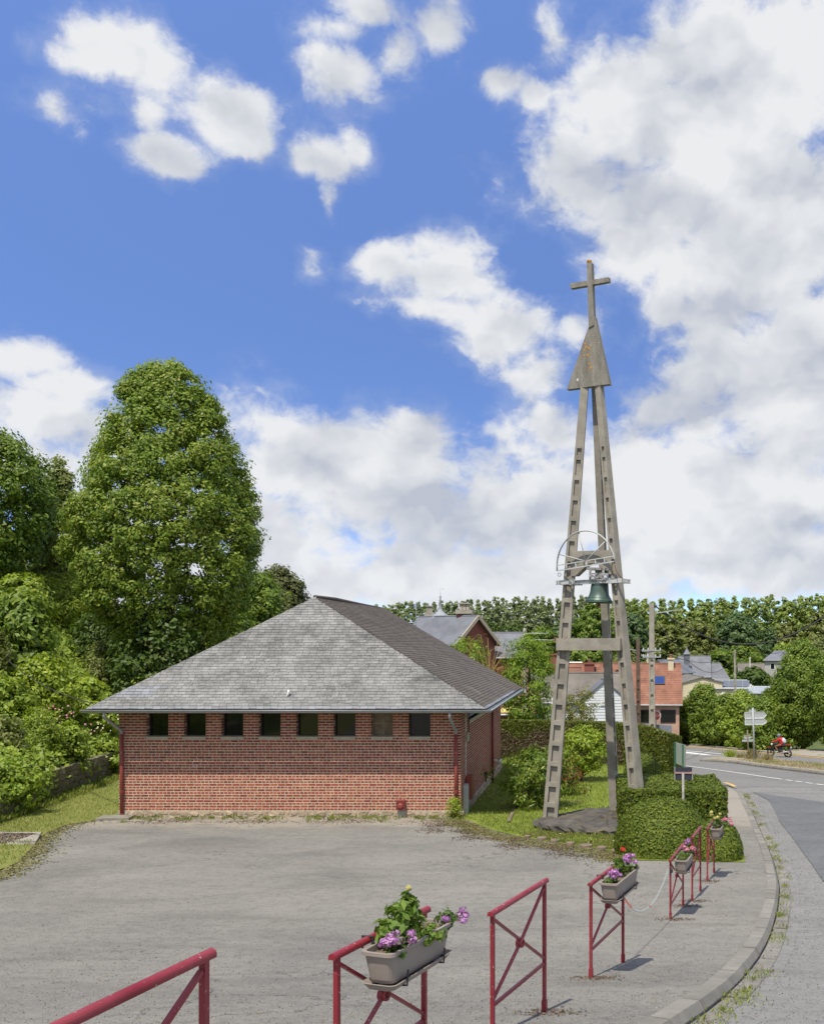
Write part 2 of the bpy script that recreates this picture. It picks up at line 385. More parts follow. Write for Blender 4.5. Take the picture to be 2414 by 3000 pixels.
def slate_mat(name, stops, lich, amount):
    m, n, b, out = new_mat(name); gp = n.n('ShaderNodeNewGeometry').outputs['Position']
    r = rnd_island(n)
    f = n.math('ADD', n.math('MULTIPLY', r, .13), n.math('MULTIPLY', n.noise(gp, 1.0, 7, .72), .87))
    col = n.ramp(f, stops)
    sp = n.math('MULTIPLY', n.smooth(n.noise(gp, 18, 5, .75), .47, .66), n.smooth(n.noise(gp, 1.1, 4, .6), .4, .62))
    col = n.mix(n.math('MULTIPLY', sp, amount), col, lich)
    n.put(b.inputs['Base Color'], col); b.inputs['Roughness'].default_value = .72; b.inputs['Specular IOR Level'].default_value = .3
    bp = n.n('ShaderNodeBump'); bp.inputs['Strength'].default_value = .3; bp.inputs['Distance'].default_value = .006
    n.put(bp.inputs['Height'], n.noise(gp, 60, 4, .6)); n.put(b.inputs['Normal'], bp.outputs[0])
    return m
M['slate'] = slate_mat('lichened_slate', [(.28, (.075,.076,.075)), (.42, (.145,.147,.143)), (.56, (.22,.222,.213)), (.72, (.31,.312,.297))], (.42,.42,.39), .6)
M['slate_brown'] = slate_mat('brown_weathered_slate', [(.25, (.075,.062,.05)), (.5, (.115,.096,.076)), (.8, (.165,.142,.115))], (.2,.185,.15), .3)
M['slate_new'] = pm('fresh_slate', (.2,.21,.225), .15, 3, .55, island=.2)
M['slate_far'] = pm('distant_slate', (.145,.155,.175), .25, .8, .65, bump=.2, bscale=3)
M['zinc'] = pm('zinc', (.34,.36,.375), .12, 3, .45, metal=.35, island=.06)
M['zinc_dull'] = pm('dull_zinc', (.3,.31,.31), .15, 3, .6, metal=.2)
M['redpaint'] = pm('red_pipe_paint', (.25,.05,.04), .12, 5, .5)
def barrier_mat():
    m, n, b, out = new_mat('crimson_paint'); co = n.n('ShaderNodeTexCoord').outputs['Object']
    col = n.ramp(n.noise(co, 2.5, 4, .6), [(.3, (.2,.015,.024)), (.7, (.275,.027,.038))])
    col = n.mix(n.math('MULTIPLY', n.smooth(n.noise(co, 1.7, 4, .6), .45, .65), .28), col, (.36,.09,.1))
    col = n.mix(n.smooth(n.noise(co, 48, 3, .6), .66, .69), col, (.46,.36,.34))
    col = n.mix(n.math('MULTIPLY', n.smooth(n.noise(co, 4, 5, .7), .6, .72), .55), col, (.3,.12,.1))
    n.put(b.inputs['Base Color'], col); b.inputs['Roughness'].default_value = .38; b.inputs['Specular IOR Level'].default_value = .4
    return m
M['barrier'] = barrier_mat()
M['planter'] = pm('taupe_plastic', (.28,.24,.205), .07, 4, .5)
M['soil'] = pm('potting_soil', (.17,.125,.085), .4, 40, .95, bump=.8, bscale=90)
M['stone'] = pm('wall_stone', (.17,.14,.095), .35, 4, .95, bump=.7, bscale=22, island=.25, dirt=((.09,.1,.04), 1.6, .5, .7))
M['plinth'] = pm('plinth_stone', (.42,.335,.235), .3, 7, .95, bump=1.0, bscale=16, island=.2)
M['plinthbed'] = pm('plinth_mortar', (.42,.36,.28), .25, 6, .95, bump=.5, bscale=30)
M['slab'] = pm('old_concrete_slab', (.3,.28,.23), .2, 1.5, .95, bump=.4, bscale=40, dirt=((.1,.085,.06), 1.2, .5, .75))
M['sill'] = pm('window_sill_stone', (.42,.37,.27), .12, 4, .85)
M['darkframe'] = pm('dark_frame', (.025,.024,.022), .2, 5, .5)
def glass(name, c, rough=.06):
    m, n, b, out = new_mat(name); b.inputs['Base Color'].default_value = (*c, 1); b.inputs['Roughness'].default_value = rough; b.inputs['Specular IOR Level'].default_value = .5
    return m
M['glass'] = glass('window_glass', (.008,.010,.008))
M['glass_blue'] = glass('blue_glass', (.02,.05,.2), .15)
M['louver'] = pm('dusty_louvre', (.3,.24,.15), .3, 6, .8)
M['white'] = pm('white_paint', (.74,.74,.71), .06, 3, .6)
M['whiterust'] = pm('rusty_white_paint', (.47,.49,.475), .1, 3, .55, dirt=((.2,.09,.05), 7, .58, .85))
M['rust'] = pm('rust', (.16,.075,.05), .4, 20, .9)
M['bronze'] = pm('verdigris_bronze', (.062,.105,.084), .4, 3, .45, metal=.2, stretch=(1,1,.35), dirt=((.16,.125,.07), 1.3, .56, .6))
M['black'] = pm('black_rubber', (.022,.021,.021), .2, 8, .7)
M['darkmetal'] = pm('dark_metal', (.05,.05,.05), .2, 8, .45, metal=.5)
M['galv'] = pm('galvanised_steel', (.36,.385,.38), .1, 4, .5, metal=.25)
M['signback'] = pm('grey_sign_back', (.42,.455,.44), .05, 2, .55)
M['green'] = pm('green_post', (.03,.12,.07), .1, 4, .5)
M['markwhite'] = pm('road_paint_white', (.68,.68,.65), .15, 6, .8)
M['markyellow'] = pm('road_paint_yellow', (.66,.4,.1), .15, 6, .8)
M['bark'] = pm('bark', (.09,.07,.05), .3, 5, .95, bump=.7, bscale=20, stretch=(3,3,.6))
M['bark_pale'] = pm('pale_twigs', (.4,.28,.1), .25, 5, .9)
M['clay'] = pm('orange_clay_tile', (.25,.115,.075), .3, 1.2, .9, dirt=((.2,.1,.07), .9, .55, .5), spots=((.5,.43,.35), 7, .7))
M['claydark'] = pm('dark_clay_tile', (.2,.1,.07), .3, 1.2, .9, spots=((.4,.37,.3), 6, .68))
M['brickfar'] = pm('distant_brick', (.24,.085,.06), .25, 6, .9, stretch=(1,1,4))
M['brickpink'] = pm('pink_block_wall', (.46,.3,.22), .2, 2, .9)
M['cream'] = pm('cream_render', (.66,.58,.4), .1, .7, .9, dirt=((.48,.42,.3), .5, .56, .5))
M['greywall'] = pm('grey_render', (.42,.41,.37), .12, .8, .9)
M['siding'] = pm('white_siding', (.66,.68,.7), .06, 2, .6)
M['asbestos'] = pm('fibre_cement_roof', (.16,.145,.125), .3, .8, .9)
M['solar'] = pm('solar_glass', (.085,.1,.13), .15, 3, .25)
M['metalroof'] = pm('sheet_metal_roof', (.4,.44,.47), .12, 1, .4, metal=.3)
M['wire'] = pm('cable', (.03,.03,.03), .1, 5, .7)
M['wood'] = pm('grey_wood', (.2,.15,.11), .3, 5, .9, bump=.4, bscale=30)
M['woodbrown'] = pm('rusty_post', (.13,.085,.06), .3, 5, .9)
# foliage
L = {}
L['lime'] = leaf_mat('lime_leaves', [(.1, (.055,.108,.016)), (.4, (.094,.168,.024)), (.7, (.14,.218,.036)), (.92, (.26,.285,.09))])
L['wood'] = leaf_mat('woodland_leaves', [(.1, (.045,.095,.015)), (.45, (.078,.142,.023)), (.75, (.12,.195,.034)), (.95, (.175,.24,.05))])
L['bank'] = leaf_mat('bank_leaves', [(.1, (.065,.125,.018)), (.4, (.115,.195,.03)), (.7, (.165,.26,.042)), (.95, (.25,.33,.08))])
L['bright'] = leaf_mat('bright_leaves', [(.1, (.085,.15,.018)), (.45, (.14,.225,.028)), (.8, (.21,.3,.045)), (.97, (.32,.37,.1))])
L['dark'] = leaf_mat('dark_leaves', [(.1, (.025,.055,.012)), (.5, (.042,.085,.019)), (.85, (.07,.12,.028)), (.97, (.11,.15,.05))])
L['silver'] = leaf_mat('silvery_leaves', [(.1, (.06,.1,.03)), (.5, (.115,.165,.06)), (.9, (.2,.24,.12))])
L['hedge'] = leaf_mat('clipped_hedge_leaves', [(.1, (.025,.05,.009)), (.4, (.05,.088,.013)), (.75, (.088,.13,.021)), (.93, (.135,.17,.04)), (.99, (.34,.3,.12))], .12, .55, .2)
L['conifer'] = leaf_mat('conifer_hedge', [(.1, (.03,.05,.01)), (.5, (.06,.09,.014)), (.9, (.11,.14,.025))], .15)
L['conifer_brown'] = leaf_mat('browned_conifer', k=1.1, stops=[(.1, (.065,.05,.026)), (.5, (.115,.085,.048)), (.85, (.165,.125,.075)), (.98, (.11,.12,.035))], trans=.1)
L['pieris'] = leaf_mat('glossy_shrub_leaves', [(.1, (.03,.07,.012)), (.4, (.06,.115,.018)), (.7, (.11,.18,.03)), (.88, (.22,.26,.06)), (.97, (.42,.2,.1))], .25, .45, .3)
L['redleaf'] = leaf_mat('coppery_leaves', k=.95, stops=[(.1, (.16,.05,.025)), (.5, (.3,.085,.045)), (.9, (.4,.16,.08))])
L['robinia'] = leaf_mat('fresh_pinnate_leaves', [(.1, (.05,.11,.014)), (.45, (.1,.18,.024)), (.8, (.155,.25,.038)), (.97, (.24,.28,.07))], .4)
L['willow'] = leaf_mat('tired_leaves', [(.1, (.045,.075,.018)), (.5, (.1,.13,.03)), (.85, (.17,.17,.06)), (.97, (.24,.2,.09))])
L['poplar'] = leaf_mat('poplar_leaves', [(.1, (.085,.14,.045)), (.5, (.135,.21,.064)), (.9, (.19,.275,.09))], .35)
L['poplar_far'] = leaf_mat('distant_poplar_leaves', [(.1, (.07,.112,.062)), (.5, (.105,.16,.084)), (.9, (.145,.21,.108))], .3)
L['olive'] = leaf_mat('olive_leaves', [(.1, (.05,.075,.022)), (.5, (.088,.125,.036)), (.9, (.135,.17,.052))], .25)
L['bluegreen'] = leaf_mat('blue_green_leaves', [(.1, (.03,.066,.03)), (.5, (.052,.104,.045)), (.9, (.082,.145,.062))], .25)
L['maroon'] = leaf_mat('brownish_leaves', k=1.3, stops=[(.1, (.05,.065,.016)), (.5, (.085,.1,.03)), (.9, (.14,.13,.045))], trans=.25)
L['grass'] = leaf_mat('grass_blades', k=1.0, stops=[(.1, (.115,.15,.025)), (.5, (.19,.235,.04)), (.85, (.28,.3,.075)), (.97, (.36,.36,.14))], trans=.3)
L['straw'] = leaf_mat('dry_grass', k=1.0, stops=[(.1, (.2,.16,.06)), (.5, (.3,.25,.11)), (.9, (.4,.35,.18))], trans=.2)
L['chip'] = leaf_mat('asphalt_chippings', k=1.0, stops=[(.15, (.12,.115,.105)), (.4, (.165,.16,.145)), (.65, (.225,.215,.192)), (.9, (.32,.305,.275))], trans=0.0, rough=.9, spec=.2)
L['litter'] = leaf_mat('dead_leaves', k=1.0, stops=[(.1, (.07,.045,.03)), (.5, (.12,.08,.05)), (.9, (.2,.14,.08))], trans=.05)
L['moss'] = leaf_mat('moss', k=1.0, stops=[(.1, (.1,.1,.025)), (.5, (.16,.15,.045)), (.9, (.25,.22,.09))], trans=.05)
L['potleaf'] = leaf_mat('pot_plant_leaves', k=1.0, stops=[(.1, (.07,.14,.02)), (.5, (.13,.22,.03)), (.9, (.22,.31,.06))], trans=.35)
L['geranium'] = leaf_mat('geranium_leaves', k=1.0, stops=[(.1, (.05,.1,.018)), (.5, (.09,.16,.028)), (.9, (.16,.24,.045))], trans=.3)
L['mauve'] = leaf_mat('mauve_petals', k=1.0, stops=[(.1, (.36,.14,.42)), (.5, (.52,.25,.58)), (.9, (.68,.44,.7))], trans=.3)
L['pink'] = leaf_mat('pink_petals', k=1.0, stops=[(.1, (.62,.16,.32)), (.5, (.75,.28,.45)), (.9, (.82,.45,.58))], trans=.3)
L['yellowpet'] = leaf_mat('pale_yellow_petals', k=1.0, stops=[(.1, (.5,.42,.1)), (.5, (.66,.6,.22)), (.9, (.75,.7,.4))], trans=.3)
L['redpet'] = leaf_mat('red_petals', k=1.0, stops=[(.1, (.6,.05,.03)), (.9, (.75,.12,.05))], trans=.3)
L['whitepet'] = leaf_mat('white_petals', [(.1, (.45,.45,.42)), (.9, (.53,.53,.5))], .2)

# ------------------------------------------------------------------ foliage helpers
def unit(a): return a/np.maximum(np.linalg.norm(a, axis=1, keepdims=True), 1e-9)
def leaf_arrays(C, N, size, aspect=.55, fold=.12, upright=0.0, droop=0.0):
    n = len(C); N = unit(N); rv = rng.normal(size=(n, 3))
    if upright: rv = rv*(1-upright) + np.array([0, 0, 1.0])*upright
    if droop: rv = rv*(1-droop) + np.array([0, 0, -1.0])*droop
    t = rv - N*np.sum(rv*N, 1, keepdims=True); t = unit(t); b = np.cross(N, t)
    l = (size*(.65+.7*rng.random(n)))[:, None]*.5 if np.ndim(size) == 0 else (size*(.65+.7*rng.random(n)))[:, None]*.5
    w = l*aspect
    V = np.empty((n, 4, 3)); V[:, 0] = C - t*l; V[:, 1] = C + b*w + N*l*fold - t*l*.1; V[:, 2] = C + t*l; V[:, 3] = C - b*w + N*l*fold - t*l*.1
    return V.reshape(-1, 3), np.arange(n*4).reshape(n, 4)
def leaf_obj(name, C, N, size, mat, parent=None, kind=None, **kw):
    V, Q = leaf_arrays(C, N, size, **kw); return npmesh(name, V, Q, mat, parent, kind)
def clumps(centers, outw, per, rad, jitter=.6, up=.35, flat=.8):
    """leaves gathered in clumps: a shell of leaves round each clump centre facing outwards and up"""
    k = len(centers); d = unit(rng.normal(size=(k*per, 3))); rr = rng.random(k*per)**.45
    rad = np.repeat(np.broadcast_to(rad, (k,)), per)
    off = d*rr[:, None]*rad[:, None]; off[:, 2] *= flat
    C = np.repeat(centers, per, 0) + off
    N = d*.7 + np.repeat(outw, per, 0)*.55 + np.array([0, 0, up]) + rng.normal(size=(k*per, 3))*jitter*.6
    return C, N
def crown(c, prof, H, rx, ry, nclump, per, rad, lump=.12, inner=.25, seed=0):
    """crown round base point c: prof(h) gives the relative radius at relative height h"""
    hs = []; 
    while len(hs) < nclump:
        h = rng.random()
        if rng.random() < prof(h)**.8 + .05: hs.append(h)
    hs = np.array(hs); ph = rng.random(nclump)*2*np.pi
    q = 1.0 - inner*rng.random(nclump)**1.5; q[rng.random(nclump) < .12] *= .6
    pr = np.array([prof(h) for h in hs])
    ph0 = rng.random()*6
    lumpf = 1 + lump*np.sin(ph*3+hs*9+ph0) + lump*np.sin(ph*5-hs*14+ph0*2) + rng.normal(size=nclump)*lump*.4
    X = np.stack([pr*rx*q*lumpf*np.cos(ph), pr*ry*q*lumpf*np.sin(ph), hs*H], 1)
    out = np.stack([np.cos(ph)*.8, np.sin(ph)*.8, (hs-.45)*1.2], 1)
    return clumps(np.asarray(c)[None, :]+X, unit(out), per, np.full(nclump, rad)*(.7+.6*rng.random(nclump)))
def dome(h): return math.sqrt(max(0.0, 1-(2*h-1)**2))*.98+.02
def limep(h): return float(np.interp(h, [0,.03,.16,.3,.44,.58,.69,.8,.89,.96,1], [.35,.55,.85,.98,1,.88,.77,.62,.48,.32,.1]))
def egg(h): return (min(1, (h/.33)**.6) if h < .33 else (max(0, 1-((h-.33)/.67)**1.75))**.72)*.98 + .02
def bushp(h): return max(.05, (1-h**2.2)**.5)*(.82+.18*min(1, h*4))
def trunk_mb(base, top, r0, limbs=6, spread=1.0, wob=.15):
    mb = MB(); base = Vector(base); top = Vector(top); n = 6
    pts = [base.lerp(top, i/n)+Vector((random.uniform(-wob, wob), random.uniform(-wob, wob), 0))*(0 if i == 0 else 1) for i in range(n+1)]
    mb.tube(pts, [r0*(1.25 if i == 0 else 1-.85*i/n) for i in range(n+1)], 8)
    for i in range(limbs):
        t = .25+.65*i/max(1, limbs-1); p = base.lerp(top, t); a = i*2.4+random.random(); l = (top-base).length*.33*spread*(1.1-t*.6)
        q = p + Vector((math.cos(a)*l, math.sin(a)*l, l*.75)); m = p.lerp(q, .5)+Vector((0, 0, -.06*l))
        mb.tube([p, m, q], [r0*.45*(1-t*.6), r0*.28*(1-t*.6), r0*.08], 6)
    return mb
def tree(name, label, cat, base, H, rx, ry, prof, mat, nclump, per, rad, leaf, trunk_h=.15, r0=None, group=None, lump=.12, inner=.3, bark=None, clear=None, **kw):
    t = thing(name, label, cat, base, group); base = Vector(base)
    ch = H*(1-(clear if clear is not None else trunk_h)); cb = base + Vector((0, 0, H-ch))
    C, N = crown(cb, prof, ch, rx, ry, nclump, per, rad, lump, inner)
    leaf_obj('crown', C, N, leaf, mat, t, **kw)
    trunk_mb(base-Vector((0, 0, .3)), base+Vector((0, 0, H*.86)), r0 or H*.022, 6, rx/H*2).build('trunk', bark or M['bark'], t, True)
    return t
def bush(name, label, base, H, rx, ry, mat, nclump, per, rad, leaf, cat='shrub', group=None, lump=.15, inner=.3, prof=bushp, **kw):
    t = thing(name, label, cat, base, group); base = Vector(base)
    C, N = crown(base, prof, H, rx, ry, nclump, per, rad, lump, inner)
    leaf_obj('foliage', C, N, leaf, mat, t, **kw)
    mb = MB()
    for i in range(5):
        a = i*1.26+random.random(); q = base+Vector((math.cos(a)*rx*.45, math.sin(a)*ry*.45, H*.75))
        mb.tube([base-Vector((0, 0, .15)), base.lerp(q, .5)+Vector((0, 0, H*.08)), q], [.018+.012*H, .012+.008*H, .004], 5)
    mb.build('stem', M['bark'], t, True)
    return t

# ------------------------------------------------------------------ ground, roads, pavements
def axis(parts):
    out = []
    for a, b, st in parts: out += list(np.arange(a, b, st))
    out.append(parts[-1][1]); return np.array(out)
def grid_mesh(name, xs, ys, zf, mat, kind='structure', parent=None):
    X, Y = np.meshgrid(xs, ys); Z = zf(X, Y); V = np.stack([X.ravel(), Y.ravel(), Z.ravel()], 1)
    nx, ny = len(xs), len(ys); i = np.arange(nx*ny).reshape(ny, nx)
    Q = np.stack([i[:-1, :-1].ravel(), i[:-1, 1:].ravel(), i[1:, 1:].ravel(), i[1:, :-1].ravel()], 1)
    return npmesh(name, V, Q, mat, parent, kind, True)
def ground_z(X, Y):
    kx = kerb_x(np.clip(Y, -9, 48)); drop = .32*sst(-.7, -.2, X-kx)*(1-sst(118, 140, Y))*(1-sst(45, 60, X))
    return g(X, Y) - .09 - drop
grid_mesh('ground', axis([(-500,-60,20),(-60,-32,2),(-32,32,.5),(32,80,2),(80,500,20)]), axis([(-60,-8,4),(-8,110,.5),(110,200,3),(200,1560,40)]), ground_z, M['earth'])
def band(name, xl, xr, ys, nx, zoff, mat, kind='structure', parent=None):
    rows = []
    for y in ys:
        a, b = float(xl(y)), float(xr(y)); rows.append(np.stack([np.linspace(a, b, nx), np.full(nx, y)], 1))
    XY = np.concatenate(rows); Z = g(XY[:, 0], XY[:, 1]) + zoff; V = np.column_stack([XY, Z]); ny = len(ys)
    i = np.arange(nx*ny).reshape(ny, nx)
    Q = np.stack([i[:-1, :-1].ravel(), i[:-1, 1:].ravel(), i[1:, 1:].ravel(), i[1:, :-1].ravel()], 1)
    return npmesh(name, V, Q, mat, parent, kind, True)
def lut(pts):
    a = [p[0] for p in pts]; b = [p[1] for p in pts]; return lambda y: np.interp(y, a, b)
FL = lut([(-10,-13),(18,-12.0),(21.2,-12.4),(22.6,-12.9),(28,-15.2),(29.8,-15.6),(31.9,-15.3)])
band('forecourt', FL, lambda y: kerb_x(y)-.02, np.arange(-8, 31.9, .3), 70, 0.0, M['forecourt'])
LL = lut([(22.75,3.2),(23.0,.62),(24.4,.45),(27,-1.9),(28.6,-2.9),(31.3,-4.1),(31.7,-4.6),(52,-4.6)])
LR = lut([(22.75,3.3),(30,3.55),(35,3.75),(40,4.1),(46,4.0),(52,3.4)])
band('lawn', LL, LR, np.concatenate([np.arange(22.75, 52.6, .3)]), 34, .012, M['lawn'])
band('pavement', lambda y: LR(y)-.05, lambda y: kerb_x(y)-.02, np.arange(31.6, 47.5, .3), 10, .003, M['forecourt'])
band('grass_strip', lambda y: wall_x(y)+.02, lambda y: np.interp(y, [14,18,22.6,28,29.8,31.5,31.8,47], [-11.9,-11.9,-12.8,-15.1,-15.5,-14.95,-14.7,-14.7]), np.arange(6, 47, .3), 16, .015, M['lawn_dry'])
# the side street and the main road
RL = lut([(-8,0),(43.5,0),(44,0)])
band('side_street', lambda y: kerb_x(y)+.26, lambda y: 26.0+0*y, np.arange(-8, 48.1, .4), 60, -.115, M['road'])
near_e = lambda y: 5.3-.24*(y-44)
far_e = lambda y: 16.9-.352*(y-74)
band('main_road', lambda y: near_e(y)+(4.2 if y < 45.5 else .0), far_e, np.arange(40.5, 118, .5), 50, -.109, M['road_main'])
def poly_sheet(name, poly, zoff, mat, kind='structure', parent=None, step=.3, nx=14):
    ys = sorted(set([p[1] for p in poly])); y0, y1 = ys[0], ys[-1]
    rows = sorted(set(list(np.arange(y0, y1, step)) + ys)); n = len(poly); rr = []
    def span(y):
        xs = []
        for i in range(n):
            (ax, ay), (bx, by) = poly[i], poly[(i+1) % n]
            if abs(ay-by) < 1e-9:
                if abs(ay-y) < 1e-6: xs += [ax, bx]
            elif min(ay, by)-1e-9 <= y <= max(ay, by)+1e-9: xs.append(ax+(bx-ax)*(y-ay)/(by-ay))
        return min(xs), max(xs)
    return band(name, lambda y: span(y)[0], lambda y: span(y)[1], rows, nx, zoff, mat, kind, parent)
def road_pts(px, off=-.11): return [(h.x, h.y) for h in (hit(u, v, off) for u, v in px)]
poly_sheet('resurfaced_asphalt', road_pts([(2205,2322),(2254,2347),(2283,2406),(2319,2452),(2354,2502),(2380,2536),(2410,2582),(2480,2650),(2560,2640),(2560,2372),(2330,2340)]), -.098, M['road_dark'])
def stripe(name, px, w, mat, off=-.092, dash=None):
    pts = [hit(u, v, -.11) for u, v in px]; dense = []
    for a, b in zip(pts[:-1], pts[1:]):
        k = max(2, int((b-a).length/.8)); dense += [a.lerp(b, i/k) for i in range(k)]
    dense.append(pts[-1]); V = []; 
    for i, p in enumerate(dense):
        d = (dense[min(i+1, len(dense)-1)]-dense[max(i-1, 0)]); d.z = 0; d.normalize(); s = Vector((-d.y, d.x, 0))*w/2
        for q in (p-s, p+s): V.append((q.x, q.y, gz(q.x, q.y)+off))
    n = len(dense); Q = np.array([(2*i, 2*i+1, 2*i+3, 2*i+2) for i in range(n-1)])
    return npmesh(name, np.array(V), Q, mat, None, 'structure')
stripe('road_marking', [(1940,2236),(1978,2241),(2140,2262.5),(2291,2285)], .16, M['markwhite'])
for a, b in (((2301,2286.2),(2321,2289)),((2330,2290.5),(2350,2293)),((2360,2294.5),(2380,2297.2)),((2391,2298.7),(2414,2302)),((2426,2304),(2450,2307))):
    stripe('road_marking', [a, b], .17, M['markwhite'])
stripe('road_marking', [(1985,2184.5),(2007,2187),(2140,2198.5),(2250,2207.5),(2330,2214),(2414,2222.5),(2480,2229)], .42, M['markyellow'])
stripe('road_marking', [(1985,2199),(2060,2205),(2160,2214.5),(2260,2224.5),(2350,2234.5),(2414,2243),(2470,2250)], .3, M['markwhite'])
stripe('road_marking', [(1985,2203),(2030,2208),(2075,2213)], .75, M['markwhite'], -.088)
stripe('road_marking', [(1985,2206),(2060,2214.5),(2150,2218)], .22, M['markwhite'], -.086)
stripe('road_marking', [(2124,2301),(2140,2306),(2153,2313)], .16, M['markyellow'], .01)
# gravel verge beyond the yellow line
band('verge', lambda y: far_e(y)-.25, lambda y: far_e(y)+5.5, np.arange(55, 118, .6), 8, -.06, M['verge'])
# traffic island with its kerb
isl_near = road_pts([(2052,2231),(2100,2233.5),(2150,2237.5),(2210,2246),(2270,2254),(2340,2262.5),(2414,2271.5),(2500,2282)])
isl_far = road_pts([(2500,2257),(2414,2246),(2330,2238),(2250,2228.5),(2160,2222.5),(2090,2225)])
ring = [Vector((a, b, 0)) for a, b in isl_near+isl_far]
mb = MB(); top = [Vector((p.x, p.y, gz(p.x, p.y)+.06)) for p in ring]
mb.add(top, [tuple(range(len(top)))]); isl = mb.build('traffic_island', M['gravel'], kind='structure')
def seg_blocks(parent, name, pts, w, h, zt, length, mat, gap=.012):
    """kerb stones laid end to end along a line"""
    cum = [0.0]
    for a, b in zip(pts[:-1], pts[1:]): cum.append(cum[-1]+(b-a).length)
    def at(s):
        for i in range(len(cum)-1):
            if s <= cum[i+1]: t = (s-cum[i])/max(1e-9, cum[i+1]-cum[i]); return pts[i].lerp(pts[i+1], t)
        return pts[-1].copy()
    s = 0.0
    while s < cum[-1]-.1:
        e = min(s+length*random.uniform(.96, 1.04), cum[-1]); a, b = at(s), at(e); d = (b-a)
        if d.length < .05: break
        d = d.normalized(); sd = Vector((d.y, -d.x, 0)); dz = random.uniform(-.006, .006)
        m = MB(); ps = []
        aa, bb = a+d*gap, b-d*gap
        za, zb = gz(aa.x, aa.y)+zt+dz, gz(bb.x, bb.y)+zt+dz; ch = .035
        prof = [(-w/2, -h), (w/2, -h), (w/2, -ch*2.4), (w/2-ch*1.4, 0), (-w/2, 0)]
        poly = [Vector((aa.x, aa.y, za))+sd*x+Vector((0, 0, z)) for x, z in prof]
        m.prism(poly, Vector((bb.x-aa.x, bb.y-aa.y, zb-za))).build(name, mat, parent)
        s = e
isk = MB(); isk_root = thing('island_kerb', 'concrete kerb round the gravel traffic island', 'kerb', tuple(ring[0])); del isk
ip = [Vector((p.x, p.y, 0)) for p in ring[:8]]
seg_blocks(isk_root, 'kerb_stone', ip, .16, .35, .075, 1.0, M['kerb'])
kr = thing('street_kerb', 'worn concrete kerb curving along the pavement', 'kerb', (.53, 8.8, gz(.53, 8.8)))
seg_blocks(kr, 'kerb_stone', [p for p in KC if p.y > 1], .22, .3, .012, 1.0, M['kerb'])
def offs(pts, w):
    o = []
    for i, p in enumerate(pts):
        d = (pts[min(i+1, len(pts)-1)]-pts[max(i-1, 0)]); d.z = 0; d.normalize(); o.append(p+Vector((d.y, -d.x, 0))*w)
    return o
gr_ = thing('gutter', 'pale concrete gutter strip at the foot of the street kerb', 'gutter', (.8, 8.8, gz(.8, 8.8)-.1))
gm = [p for p in offs(KC, .255) if p.y > 1 and p.y < 44]
seg_blocks(gr_, 'gutter_stone', gm, .25, .15, -.1, 1.0, M['kerb'], .006)
# raised slab at the left
sl_px = [(-60,2440),(121,2440),(96,2478),(60,2510),(20,2545),(-60,2600)]
ctop = hit(121, 2452); sp = [ctop, hit(88,2492), hit(40,2530), hit(-40,2580), ctop+Vector((-7,-3.2,0)), ctop+Vector((-7,0.4,0))]
mb = MB(); mb.prism([Vector((p.x, p.y, gz(ctop.x, ctop.y)-.5)) for p in sp], (0, 0, .62))
tag(mb.build('concrete_slab', M['slab']), 'weathered low concrete slab with leaf litter at the edge of the forecourt', 'slab')

# ------------------------------------------------------------------ retaining wall of stone
rw = thing('retaining_wall', 'low mossy stone retaining wall at the foot of the overgrown bank', 'wall', (wall_x(36), 36, gz(wall_x(36)+.3, 36)))
mb = MB(); ys = np.arange(18, 56, 2.0)
for y in ys:
    x = wall_x(y); x2 = wall_x(y+2); z = gz(x+.3, y)
    z2 = gz(x2+.3, y+2)
    mb.hexa([(x-.42,y,z-.4),(x-.06,y,z-.4),(x2-.06,y+2,z2-.4),(x2-.42,y+2,z2-.4),(x-.42,y,z+1.0),(x-.06,y,z+1.0),(x2-.06,y+2,z2+1.0),(x2-.42,y+2,z2+1.0)])
mb.build('core', M['stone'], rw)
for k in range(5):
    y = 20 + random.random()*.3; zc = -.05+k*.22
    while y < 54:
        l = random.uniform(.2, .46); ym = y+l/2; x = wall_x(ym); z = gz(x+.3, ym)+zc+.11; c = Vector((x-.05, ym, z))
        hgt = .205*random.uniform(.9, 1.0); dp = .12*random.uniform(.55, 1.5)
        m = MB(); a = l/2-.012
        js = [Vector((random.uniform(-.03, .03), random.uniform(-.018, .018), random.uniform(-.018, .018))) for _ in range(8)]
        ps = [Vector(q) for q in ((-.1,-a,-hgt/2),(dp/2,-a,-hgt/2),(dp/2,a,-hgt/2),(-.1,a,-hgt/2),(-.1,-a,hgt/2),(dp/2,-a,hgt/2),(dp/2,a,hgt/2),(-.1,a,hgt/2))]
        m.hexa([c+q+j for q, j in zip(ps, js)])
        m.build('stone', M['stone'], rw)
        y += l

# ------------------------------------------------------------------ the brick hall
D = 31.58; XL, XR, YB = -14.75, -4.21, 44.6; ZB = CZ-5.22; ZT = CZ-2.02; CO = .084; PITCH = .2345
hall = thing('brick_hall', 'low red brick hall with a grey slate hip roof and small high windows', 'building', ((XL+XR)/2, 38, ZB))
walls = MB()                      # mortar body, set back behind the brick faces
WX = [(428.6+i*109.7) for i in range(8)]; WX = [((u-PU)*D/F, (u+64.5-PU)*D/F) for u in WX]; SILL = CZ-2.93
inset = .0015
def wbox(mb, x0, x1, y0, y1, z0, z1): mb.box(((x0+x1)/2, (y0+y1)/2, (z0+z1)/2), (x1-x0, y1-y0, z1-z0))
wbox(walls, XL+inset, XR-inset, D+inset, D+.3, ZB, SILL-.06)
edges = [XL+inset] + [e for w in WX for e in w] + [XR-inset]
for a, b in zip(edges[0::2], edges[1::2]): wbox(walls, a, b, D+inset, D+.3, SILL-.06, ZT)
SWZ = CZ-2.55                     # sill of the strip window in the side wall
wbox(walls, XR-.3, XR-inset, D+.3, YB, ZB, SWZ)
